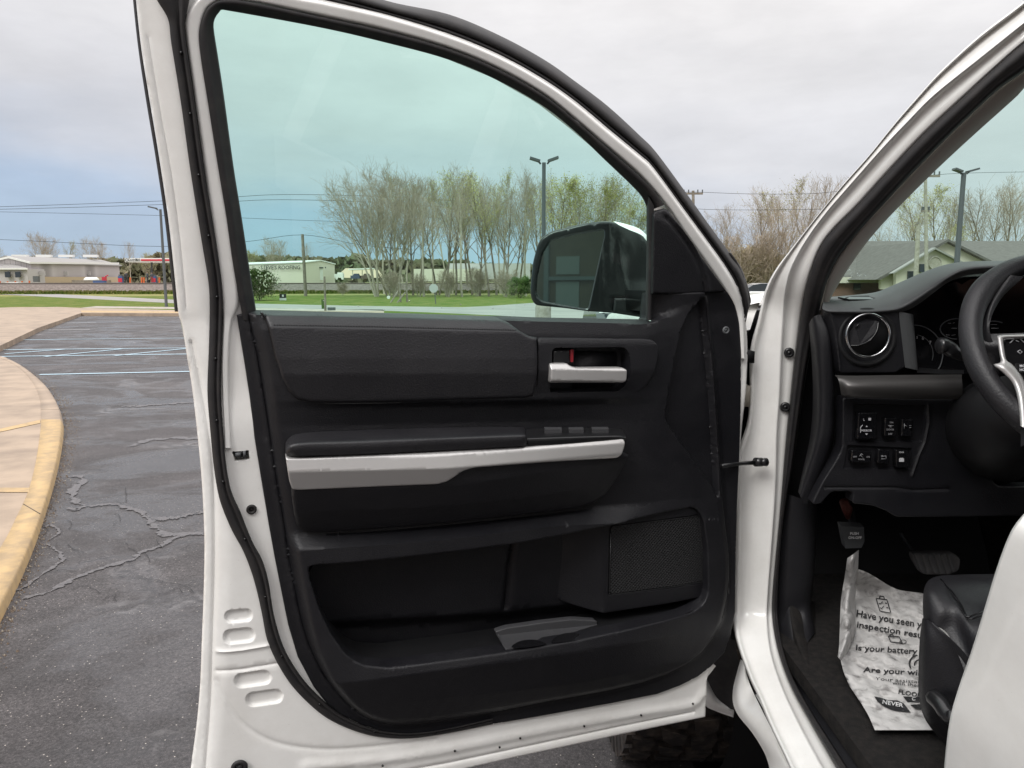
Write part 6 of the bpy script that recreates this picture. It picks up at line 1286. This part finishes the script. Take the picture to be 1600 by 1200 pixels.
under(mh, 'lower_gable_wall', prism([PY(1400, 425, gy - .8), PY(1462, 389.5, gy - .8), PY(1530, 425, gy - .8), PY(1530, 446, gy - .8), PY(1400, 446, gy - .8)], (0, .4, 0)), 'siding_cream')
under(mh, 'lower_gable_roof', merge([prism([PY(1394, 427, gy - 1.2), PY(1462, 386.5, gy - 1.2), PY(1462, 389.5, gy - 1.2), PY(1398, 427, gy - 1.2)], (0, .5, 0)), prism([PY(1462, 386.5, gy - 1.2), PY(1540, 427, gy - 1.2), PY(1535, 427, gy - 1.2), PY(1462, 389.5, gy - 1.2)], (0, .5, 0))]), 'roof_metal')
under(mh, 'round_vent', merge([disc(PY(1461, 411, gy - .95), (0, -1, 0), .40, .1, 28), ring(PY(1461, 411, gy - .95), (0, -1, 0), .38, .46, .06, 28)]), 'concrete_pale')
for x, x2, y in ((1334, 1344, 447), (1437, 1444, 419), (1419, 1432, 430)): under(mh, 'window', obox(PY((x + x2) / 2, y, 58.2 if x < 1400 else gy - .9), ((x2 - x) / 2 / F * 58, 0, 0), (0, .08, 0), (0, 0, .28)), 'dark_glass')
under(mh, 'roof_pipe', cyl(PY(1405, 397, 61), PY(1405, 388, 61), .07, 8), 'white_trim')

# ---- poles, lamps, wires, signs
def lamp(px, ytop, ybase, Y, r_, heads, label, group='parking lot lamps', conc=False):
    b = PY(px[1], ybase, Y); t = PY(px[0], ytop, Y); t[0] = b[0] = (t[0] + b[0]) / 2; b[2] = 0 if ybase > 470 else b[2]
    o = thing('lamp_post', label, 'lamp post', tuple(b), group); under(o, 'pole', cyl(b, t, r_, 10, r_ * .8), 'steel_grey')
    for (dx, dy, L_) in heads:
        e = t + np.array((dx, -.1, dy)); s_ = t + np.array((np.sign(dx) * .12, 0, -.05))
        under(o, 'arm', tube([s_, t + (e - t) * .5], .035, 6), 'steel_grey')
        d = (e - t) / np.linalg.norm(e - t); c = t + (e - t) * .75; under(o, 'lamp_head', obox(c, d * L_, (0, .16, 0), np.array((-d[2], 0, d[0])) * .04), 'steel_grey')
    if conc: under(o, 'concrete_base', tube([b, b + np.array((0, 0, .55)), b + np.array((0, 0, .72))], [.30, .30, .27], 20), 'concrete_pale')
    return o
lamp((848.5, 850), 254, 497, 28.5, .085, ((-.44, .12, .2), (.44, .14, .2)), 'double-headed dark lamp post on round concrete base behind the door mirror', conc=True)
lamp((252.5, 258), 327, 478, 45, .09, ((-.55, .12, .2),), 'dark lamp post at the lot edge beside the door frame')
lamp((1503, 1495), 270, 450, 33, .12, ((-.42, .12, .2), (.42, .12, .2)), 'double-headed dark lamp post seen through the windscreen')
def pole(name, px0, y0, px1, y1, Y, r_, m, label, c_='utility pole', arms=()):
    o = thing(name, label, c_, tuple(PY(px1, y1, Y))); under(o, 'shaft', cyl(PY(px1, y1, Y), PY(px0, y0, Y), r_, 8, r_ * .8), m)
    for ax, ay, L_ in arms:
        c = PY(ax, ay, Y); under(o, 'crossarm', obox(c, (L_, 0, 0), (0, .06, 0), (0, 0, .07)), 'wood_post')
        for s_ in (-1, -.5, .5, 1): under(o, 'insulator', cyl(c + np.array((L_ * s_ * .95, 0, .05)), c + np.array((L_ * s_ * .95, 0, .3)), .05, 6), 'steel_grey')
    return o
pole('utility_pole', 472.5, 366, 478, 469, 76, .17, 'wood_post', 'slim wooden utility pole in front of the cream roofing shed')
pole('utility_pole', 1083, 298, 1085, 470, 60, .14, 'wood_post', 'wooden utility pole with crossarm behind the door mirror corner', arms=((1083, 302.5, .75),))
pole('utility_pole', 1446, 278, 1448, 452, 52, .13, 'concrete_pale', 'pale utility pole with crossarm seen through the windscreen', arms=((1452, 275, .7), (1446, 330, .25)))
pole('utility_pole', 1435, 352, 1430, 452, 50, .16, 'concrete_pale', 'shorter pale utility pole left of the tall one through the windscreen')
pole('wooden_post', 507, 432, 508.5, 486, 38, .06, 'wood_post', 'thin wooden post with green transformer box at its foot', 'post')
simple('green_cabinet', obox(PY(505.5, 475, 39), (.08, 0, 0), (0, .1, 0), (0, 0, .24)), 'leaf_green', 'small dark green cabinet at the foot of the thin post', 'cabinet')
simple('junction_box', obox(PY(518, 482.5, 37), (.17, 0, 0), (0, .12, 0), (0, 0, .07)), 'steel_grey', 'low grey junction box right of the thin post', 'box')
tr1 = thing('timber_frame', 'pair of leaning timber posts with braces by the road', 'frame', tuple(PY(630, 474, 55)))
for x0_, y0_, x1_, y1_ in ((624.5, 440, 626, 474), (634.5, 440, 636.5, 474)): under(tr1, 'post', cyl(PY(x1_, y1_, 55), PY(x0_, y0_, 55), .07, 6), 'wood_post')
for x0_, y0_, x1_, y1_ in ((609, 475, 622, 455), (619, 475, 633, 457)): under(tr1, 'brace', cyl(PY(x0_, y0_, 54), PY(x1_, y1_, 55), .05, 6), 'wood_post')
under(tr1, 'crossbar', cyl(PY(622, 443, 55), PY(637, 443, 55), .06, 6), 'wood_post')
simple('white_marker', disc(PY(607, 464.5, 54), (0, -1, 0), .12, .03, 14), 'white_trim', 'small round white marker left of the timber braces', 'marker')
ss = thing('stop_sign', 'back of an octagonal stop sign on a thin pole at the road edge', 'road sign', tuple(PY(680, 475, 50)))
under(ss, 'sign_plate', prism([PY(677.5, 450.5, 50) + np.array((.30 * math.cos(R(22.5 + 45 * k)), 0, .30 * math.sin(R(22.5 + 45 * k)))) for k in range(8)], (0, .02, 0)), 'stop_back')
under(ss, 'sign_post', cyl(PY(681, 475, 50.05), PY(678, 445, 50.05), .03, 6), 'steel_grey')
yg = thing('yard_sign', 'small black and white yard sign on wire legs by the path', 'sign', tuple(PY(442, 474, 60)))
under(yg, 'upper_panel', obox(PY(442, 462.5, 60), (.26, 0, 0), (0, .01, 0), (0, 0, .16)), 'ink'); under(yg, 'lower_panel', obox(PY(442, 468.5, 60), (.27, 0, 0), (0, .01, 0), (0, 0, .15)), 'white_trim')
under(yg, 'emblem', obox(PY(442, 462, 59.97), (.07, 0, 0), (0, .005, 0), (0, 0, .08)), 'white_trim')
for x in (437, 447): under(yg, 'leg', cyl(PY(x, 474, 60), PY(x, 454, 60), .012, 4), 'steel_grey')
def wire(pts, Y, label, r_=.018):
    P = [PY(x, y, Y) for x, y in cat(pts, 6)]; simple('power_line', tube(P, r_, 4, False), 'rubber', label, 'power line', 'overhead power lines')
wire([(-300, 330), (0, 323), (300, 312), (440, 304), (620, 308), (760, 318)], 110, 'topmost thin power line crossing the sky left of the wood', .03)
wire([(-300, 331), (0, 327), (300, 318), (440, 312), (620, 318), (760, 330)], 110.5, 'second power line just beneath the topmost one', .03)
wire([(-300, 326), (0, 331), (300, 338), (440, 343), (620, 350), (760, 360)], 112, 'third power line sagging lower across the blue sky', .025)
wire([(-200, 366), (40, 376), (250, 385), (380, 378), (472.5, 367), (560, 382), (640, 390)], 76, 'lowest power line tied to the top of the slim pole', .02)
wire([(1040, 302), (1083, 300), (1180, 303), (1300, 300), (1452, 274), (1620, 268)], 56, 'upper power line between the poles right of the door', .014)
wire([(1060, 322), (1100, 327), (1200, 328), (1330, 326)], 56.5, 'lower power line right of the door mirror corner', .014)

# ---- trees
def treemesh(seed, hgt, lean_=0., spread=.5, trunks=1, lv=5, leaf=0, twr=.0085, up=.55, first=.25, dens=.6):
    r_ = random.Random(seed); TV, TF, CV, CF, LV, LF = [], [], [], [], [], []
    def seg3(a, b, ra, rb, big):
        V_, F_ = (TV, TF) if big else (CV, CF); n_ = 5 if big else 3; k = len(V_); d = (b - a); d /= np.linalg.norm(d) + 1e-9
        x = np.cross(d, (.3, .5, .1)); x /= np.linalg.norm(x) + 1e-9; y = np.cross(d, x)
        for p, q in ((a, ra), (b, rb)):
            for j in range(n_): t = 2 * math.pi * j / n_; V_.append(p + (x * math.cos(t) + y * math.sin(t)) * q)
        F_.extend([(k + j, k + (j + 1) % n_, k + n_ + (j + 1) % n_, k + n_ + j) for j in range(n_)])
    def grow(p, d, L_, rad, lev):
        n_ = (10, 5, 3, 2)[min(lev, 3)]; q = p.copy(); dd = d.copy()
        for i in range(n_):
            dd = dd + np.array([r_.gauss(0, (.045, .11, .16, .2)[min(lev, 3)]) for _ in range(3)]); dd[2] += up * (.03, .13, .12, .1)[min(lev, 3)]; dd /= np.linalg.norm(dd)
            q2 = q + dd * L_ / n_; r0 = rad * (1 - .8 * i / n_); r1 = rad * (1 - .8 * (i + 1) / n_); seg3(q, q2, max(r0, twr), max(r1, twr), lev <= 1)
            fr = (i + 1) / n_
            if lev < 3 and (lev > 0 or fr > first) and not (lev == 1 and i == 0):
                for _ in range(2 if lev == 0 or (lev == 1 and r_.random() < .75) or r_.random() < dens else 1):
                    ph = r_.random() * 6.283; ang = spread * (.7 + .7 * r_.random()); x = np.cross(dd, (.1, .9, .3)); x /= np.linalg.norm(x); y = np.cross(dd, x)
                    nd = dd * math.cos(ang) + (x * math.cos(ph) + y * math.sin(ph)) * math.sin(ang)
                    ln = L_ * ((.40 * (1 - fr) + .13) if lev == 0 else (.42 + .25 * r_.random())) * (.7 + .5 * r_.random()); grow(q2, nd, ln, max(r1 * .55, twr), lev + 1)
            q = q2
            if leaf and lev >= 2:
                for _ in range(leaf):
                    c = q + np.array([r_.gauss(0, .16) for _ in range(3)]); a = np.array([r_.gauss(0, 1) for _ in range(3)]); a /= np.linalg.norm(a); b = np.cross(a, (r_.random(), r_.random(), 1)); b /= np.linalg.norm(b); s_ = .035 + .04 * r_.random(); k = len(LV)
                    LV.extend([c - a * s_, c + b * s_, c + a * s_, c - b * s_]); LF.append((k, k + 1, k + 2, k + 3))
    for t in range(trunks):
        a = 2 * math.pi * t / trunks + r_.random(); tilt = (.10 + .16 * r_.random()) if trunks > 1 else .04 * r_.random()
        d = np.array((math.cos(a) * tilt + lean_, math.sin(a) * tilt, 1.)); d /= np.linalg.norm(d)
        grow(np.array((math.cos(a) * .15 * (trunks > 1), math.sin(a) * .15 * (trunks > 1), -.1)), d, hgt * (.86 + .12 * r_.random()), hgt * .0135 * (1 if trunks == 1 else .8), 0)
    return (TV, TF), (CV, CF), (LV, LF)
PROTO = {}
def proto(key, bark, leafm, **kw):
    T_, C_, L_ = treemesh(**kw); ms = []
    for nm, (V, Fc), m in (('trunk', T_, bark), ('crown', C_, 'twig'), ('leaves', L_, leafm)):
        if not V: ms.append(None); continue
        me = bpy.data.meshes.new(key + '_' + nm); me.from_pydata([tuple(p) for p in V], [], Fc); me.materials.append(MAT[m]); ms.append(me)
    # height actually reached
    PROTO[key] = (ms, max(p[2] for p in C_[0]))
proto('bare_a', 'bark', 'leaf_spring', seed=1, hgt=12, spread=.55, up=.9, first=.25)
proto('bare_b', 'bark_pale', 'leaf_spring', seed=2, hgt=12, spread=.45, up=1.1, first=.35)
proto('bare_c', 'bark', 'leaf_spring', seed=3, hgt=12, spread=.6, up=.8, trunks=2, first=.3)
proto('bare_d', 'bark_pale', 'leaf_spring', seed=14, hgt=12, spread=.5, up=.9, trunks=2, leaf=1, first=.35)
proto('bud_a', 'bark', 'leaf_spring', seed=4, hgt=12, spread=.62, up=.7, leaf=2, first=.25, dens=.4)
proto('bud_b', 'bark', 'leaf_spring', seed=5, hgt=12, spread=.5, up=.9, leaf=1, first=.3)
proto('wide', 'bark_pale', 'leaf_tan', seed=6, hgt=12, spread=.5, up=.5, trunks=5, first=.25)
proto('shrub', 'bark_pale', 'leaf_tan', seed=8, hgt=4, spread=.5, up=.5, trunks=6, first=.05, twr=.006, dens=.2)
proto('goldshrub', 'bark_pale', 'leaf_tan', seed=18, hgt=4, spread=.5, up=.6, trunks=6, leaf=1, first=.10, twr=.006, dens=.1)
proto('greenshrub', 'bark', 'leaf_green', seed=9, hgt=4, spread=.9, up=.3, trunks=4, leaf=2, first=.05)
KIND = {'bare_d': 'bare_tree', 'bare_a': 'bare_tree', 'bare_b': 'bare_tree', 'bare_c': 'bare_tree', 'bud_a': 'budding_tree', 'bud_b': 'budding_tree', 'wide': 'bare_tree', 'shrub': 'shrub', 'goldshrub': 'shrub', 'greenshrub': 'shrub'}
def tree(key, px, ytop, Y, label, group=None, base=0.0, wid=1.0, lean_=0.0):
    ms, h0 = PROTO[key]; top = PY(px, ytop, Y)[2]; x = PY(px, 438, Y)[0]; s_ = (top - base) / h0
    o = bpy.data.objects.new(KIND[key], None); COL.objects.link(o); o.location = (x, Y, base); o.scale = (s_ * wid, s_ * wid, s_); o.rotation_euler = (0, lean_, rnd.random() * 6.28)
    if lean_: o.rotation_euler = (0, lean_, 0)
    tag(o, label, 'shrub' if 'shrub' in key else 'tree', group)
    for nm, me in zip(('trunk', 'crown', 'leaves'), ms):
        if me: c = bpy.data.objects.new(nm, me); COL.objects.link(c); c.parent = o
    return o
GW = 'trees of the bare wood beyond the road'
kn = {'bare_a': 'bare grey tree', 'bare_b': 'slender bare tree', 'bare_c': 'forked bare tree', 'bud_a': 'tree with yellow-green buds', 'bud_b': 'thinly budding tree', 'wide': 'wide many-stemmed bare tree'}
WOOD = [('wide', 588, 258, 74, -.20), ('bare_c', 606, 254, 78, -.10), ('wide', 618, 246, 76, -.03), ('bare_a', 645, 262, 80, 0), ('bare_b', 662, 268, 74, 0), ('bare_c', 684, 262, 82, 0), ('bare_a', 697, 250, 76, 0), ('bud_b', 712, 266, 80, 0), ('bare_b', 722, 268, 73, 0),
        ('bud_b', 738, 262, 84, 0), ('bare_a', 750, 280, 77, 0), ('bud_b', 764, 272, 75, 0), ('bud_b', 776, 262, 82, 0), ('bare_a', 790, 268, 74, 0), ('bare_c', 802, 270, 79, 0), ('bare_b', 822, 254, 76, 0), ('bud_b', 838, 276, 83, 0),
        ('bud_a', 872, 266, 72, 0), ('bud_a', 900, 270, 70, 0), ('bare_c', 886, 262, 80, 0), ('bud_b', 925, 268, 74, 0), ('bare_a', 945, 264, 80, 0), ('bud_a', 958, 276, 72, 0), ('bud_a', 984, 300, 66, 0), ('bud_a', 1004, 318, 66, 0)]
spots = ['at the left end', 'near the left end', 'left of the timber frame', 'behind the timber frame', 'just right of the timber frame', 'just behind the stop sign', 'right of the stop sign', 'left of the pale shed', 'over the pale shed left end', 'left middle', 'in the middle', 'just past the middle', 'over the pale shed right end',
         'left of the lamp post', 'close left of the lamp post', 'beside the lamp post', 'behind the lamp post', 'right of the lamp post', 'above the mirror left edge', 'behind the mirror', 'above the mirror middle', 'above the mirror right half', 'above the white mirror cap', 'near the right window edge', 'at the right window edge']
for (k, x, yt, Y, ln), sp_ in zip(WOOD, spots): tree(k, x, yt, Y, kn[k] + ' ' + sp_ + (' of the wood' if sp_ in ('at the left end', 'near the left end', 'left middle', 'in the middle', 'just past the middle') else ' in the wood'), GW, lean_=ln, wid=.9 if k != 'wide' else 1.0)
row2 = [(600, 275), (633, 262), (656, 276), (676, 268), (705, 270), (730, 262), (757, 266), (783, 262), (812, 268), (845, 276), (870, 266), (903, 268), (940, 270), (975, 288)]
ords = ['first', 'second', 'third', 'fourth', 'fifth', 'sixth', 'seventh', 'eighth', 'ninth', 'tenth', 'eleventh', 'twelfth', 'thirteenth', 'fourteenth', 'fifteenth', 'sixteenth', 'seventeenth', 'eighteenth', 'nineteenth', 'twentieth', 'twenty-first', 'twenty-second', 'twenty-third', 'twenty-fourth']
for i, (x, yt) in enumerate(row2): k = ('bare_b', 'bare_d', 'bare_a')[i % 3] if x < 850 else ('bud_b', 'bare_a', 'bud_a')[i % 3]; kn['bare_d'] = 'pale forked bare tree'; tree(k, x, yt, 88 + (i * 7) % 9, kn[k] + ' in the back row of the wood, ' + ords[i] + ' from its left end', 'back row of the bare wood', wid=.85)
for i, (x, yt, Y, k) in enumerate(((612, 420, 72, 'shrub'), (655, 425, 74, 'shrub'), (700, 420, 72, 'shrub'), (745, 415, 76, 'shrub'), (790, 418, 72, 'shrub'), (812, 430, 68, 'greenshrub'), (868, 400, 72, 'shrub'), (535, 440, 82, 'shrub'))):
    tree(k, x, yt, Y, ('brown undergrowth shrub ' if k == 'shrub' else 'fresh green shrub ') + ('by the timber frame', 'left of the stop sign', 'right of the stop sign', 'below the middle of the wood', 'near the right part of the wood', 'left of the door mirror at the lawn', 'behind the door mirror', 'against the embankment before the small truck')[i], 'undergrowth shrubs of the wood', wid=1.3)
# between the door and the windscreen pillar
for k, x, yt, Y, lb in (('bare_b', 1134, 312, 64, 'slender bare tree right of the door frame with crossarm wires'), ('bare_a', 1196, 282, 60, 'tall bare tree in the gap before the windscreen pillar'), ('bare_c', 1222, 290, 66, 'forked bare tree next to the tallest in the gap'), ('bare_b', 1282, 264, 62, 'pinkish bare tree touching the windscreen pillar'), ('bare_a', 1305, 270, 68, 'bare tree half behind the windscreen pillar')): tree(k, x, yt, Y, lb, 'trees in the gap beside the pillar')
for k, x, yt, Y, lb in (('shrub', 1150, 360, 58, 'tall twiggy brown bush at the left of the gap'), ('goldshrub', 1178, 384, 60, 'golden brown bush in the middle of the gap'), ('shrub', 1205, 352, 58, 'tall twiggy brown bush right in the gap'), ('goldshrub', 1238, 404, 57, 'low golden bush touching the pillar')): tree(k, x, yt, Y, lb, 'bushes in the gap beside the pillar', wid=1.15)
for k, x, yt, Y, lb in (('bare_c', 1165, 296, 63, 'forked pale tree between the slender one and the tallest in the gap'), ('bare_a', 1248, 276, 61, 'dense brown tree just left of the windscreen pillar'), ('bare_d', 1210, 272, 70, 'pale tree rising behind the tallest in the gap')): tree(k, x, yt, Y, lb, 'trees in the gap beside the pillar')
# over the meeting hall
for i, (k, x, yt, Y) in enumerate((('bare_c', 1402, 300, 84), ('bud_b', 1432, 288, 90), ('bud_a', 1462, 282, 88), ('bare_b', 1480, 300, 86), ('bare_a', 1512, 290, 84), ('bare_c', 1545, 268, 86), ('bare_a', 1572, 262, 82), ('bare_c', 1596, 264, 88), ('bare_a', 1630, 262, 88), ('bud_a', 1500, 345, 80))):
    tree(k, x, yt, Y, kn[k] + ' above the hall roof ' + ('at its left end', 'left of the pale pole', 'behind the pale pole', 'left of the lamp post', 'right of the lamp post', 'halfway to the wheel', 'above the dash hood', 'above the steering wheel', 'outside the picture edge', 'low behind the gable')[i], 'trees behind the meeting hall')
# behind the workshop and station
for i, (k, x, yt, Y, lb) in enumerate((('wide', 68, 358, 190, 'wide pale bare tree behind the grey workshop'), ('bud_b', 110, 374, 185, 'thin budding tree behind the middle of the workshop roof'), ('wide', 148, 366, 190, 'pale bare tree above the right end of the workshop'), ('bare_b', 204, 374, 200, 'slender bare tree left above the filling station'), ('bud_a', -2, 380, 190, 'budding tree at the left picture edge'), ('bud_a', 228, 392, 190, 'green budding tree right above the station canopy'),
   ('wide', 430, 366, 190, 'round pale tree above the roofing shed'), ('bare_b', 482, 376, 195, 'thin bare tree right of the slim utility pole'), ('bud_a', 396, 388, 185, 'green tree at the left edge of the window'))): tree(k, x, yt, Y, lb, 'trees far behind the railway', base=.5)
hill('scrub_belt', -120, -78, 200, 3, 7.5, 'far_wood', 12, 4000, .8)
# flowering shrub near the left of the window
fs = tree('greenshrub', 404, 418, 60, 'white-flecked green shrub at the lower left of the window', wid=1.3)
b_ = []
r9 = random.Random(4)
for _ in range(60):
    c = PY(r9.gauss(412, 10), 436 + r9.gauss(0, 9), 58.6 + r9.random()); b_.append(obox(c, (.03, 0, 0), (0, .02, 0), (0, 0, .06)))
bl = mesh('blossom', *merge(b_), 'blossom', None, smooth=False); bpy.context.view_layer.update(); bl.parent = fs; bl.matrix_parent_inverse = fs.matrix_world.inverted(); bl['kind'] = 'stuff'

# ---- parked cars glimpsed low beyond the door and the fender
def car(px, py, Y, L_, paint, label, rot=0.0, dark=False):
    c = PY(px, py, Y); o = thing('parked_car', label, 'car', (c[0], c[1], 0), 'cars parked across the lot'); o.rotation_euler.z = rot; bpy.context.view_layer.update()
    h_ = max(.9, c[2] + .0); prof = [(-L_ / 2, .35), (-L_ / 2, .75), (-L_ / 2 + .15, .88), (-L_ * .22, .95), (-L_ * .10, 1.0), (L_ * .34, 1.0), (L_ * .48, .95), (L_ / 2, .8), (L_ / 2, .35)]
    roofp = [(-L_ * .22, .93), (-L_ * .08, 1.33), (L_ * .02, 1.40), (L_ * .24, 1.38), (L_ * .40, .97)]
    def extr(p, y0, y1): V = [(x, y0, z) for x, z in p] + [(x, y1, z) for x, z in p]; n_ = len(p); return V, [tuple(range(n_))[::-1], tuple(range(n_, 2 * n_))] + [(i, (i + 1) % n_, n_ + (i + 1) % n_, n_ + i) for i in range(n_)]
    def loc(nm, VF, m, smooth=False): q = mesh(nm, VF[0], VF[1], m, o, smooth=smooth); return q
    bd = loc('body', extr(prof, -.88, .88), paint); bv = bd.modifiers.new('b', 'BEVEL'); bv.width = .07; bv.segments = 3
    cb = loc('cabin', extr(roofp, -.74, .74), 'dark_glass'); loc('roof', extr([(-L_ * .07, 1.34), (L_ * .02, 1.42), (L_ * .24, 1.40), (L_ * .26, 1.35)], -.70, .70), paint)
    for sx in (-L_ * .32, L_ * .30):
        for sy in (-.86, .86): wv = loc('wheel', cyl((sx, sy - .1, .32), (sx, sy + .1, .32), .32, 18), 'rubber'); q = mesh('rim', *cyl((sx, sy - .115, .32), (sx, sy + .115, .32), .19, 12), 'silver', wv, smooth=False)
    return o
mat('car_white', (.7, .7, .7), .25, .5, coat=.7); mat('car_grey', (.12, .13, .14), .3, .5, coat=.7); mat('car_maroon', (.10, .03, .04), .3, .5, coat=.7)
cc = car(1030, 520, 8.4, 3.9, 'car_white', 'white parked car in front of the truck, only its roof showing beneath the mirror', rot=R(90)); cc.scale = (1, 1, .90)
for sy in (-.62, .62): mesh('roof_rail', *tube(cat([(-.3, sy, 1.40), (-.2, sy, 1.455), (.8, sy, 1.45), (.95, sy, 1.39)], 4), .018, 6), 'smooth_black', cc)
car(1180, 455, 40, 4.4, 'car_white', 'white parked car in the gap behind the fender'); car(1215, 450, 46, 4.4, 'car_maroon', 'maroon parked car behind the white one in the gap')

# ---- the shop behind the photographer (seen in the mirror)
sb_ = thing('brick_shop', 'brown brick shop front with tall windows reflected in the mirror', 'building', (0, -9.5, 0))
YB = -9.0
mat('brown_panel', (.085, .062, .048), .8, .3, noise=(3, (.11, .08, .06), .4, .7)); mat('pale_pane', (.17, .165, .16), .3, .4)
under(sb_, 'brick_wall', merge([box(-14, -3.4, YB - .4, YB, 0, 4.6), box(-.8, 14, YB - .4, YB, 0, 4.6)]), 'brick')
under(sb_, 'entrance_panel', box(-3.4, -.8, YB - .4, YB - .1, 0, 4.6), 'brown_panel')
for x0_, x1_, z0_, z1_ in ((-2.66, -2.26, 2.32, 2.62), (-2.66, -2.26, 1.1, 2.20)): under(sb_, 'window_pane', box(x0_, x1_, YB - .1, YB - .08, z0_, z1_), 'pale_pane')
under(sb_, 'window_frame', merge([box(-2.86, -2.78, YB - .1, YB - .02, .2, 4.4), box(-2.78, -1.2, YB - .1, YB - .03, 2.22, 2.28), box(-1.2, -1.12, YB - .1, YB - .02, .2, 4.4)]), 'steel_grey')
under(sb_, 'roof', box(-14.4, 14.4, YB - 6, YB + .9, 4.6, 4.9), 'soffit')
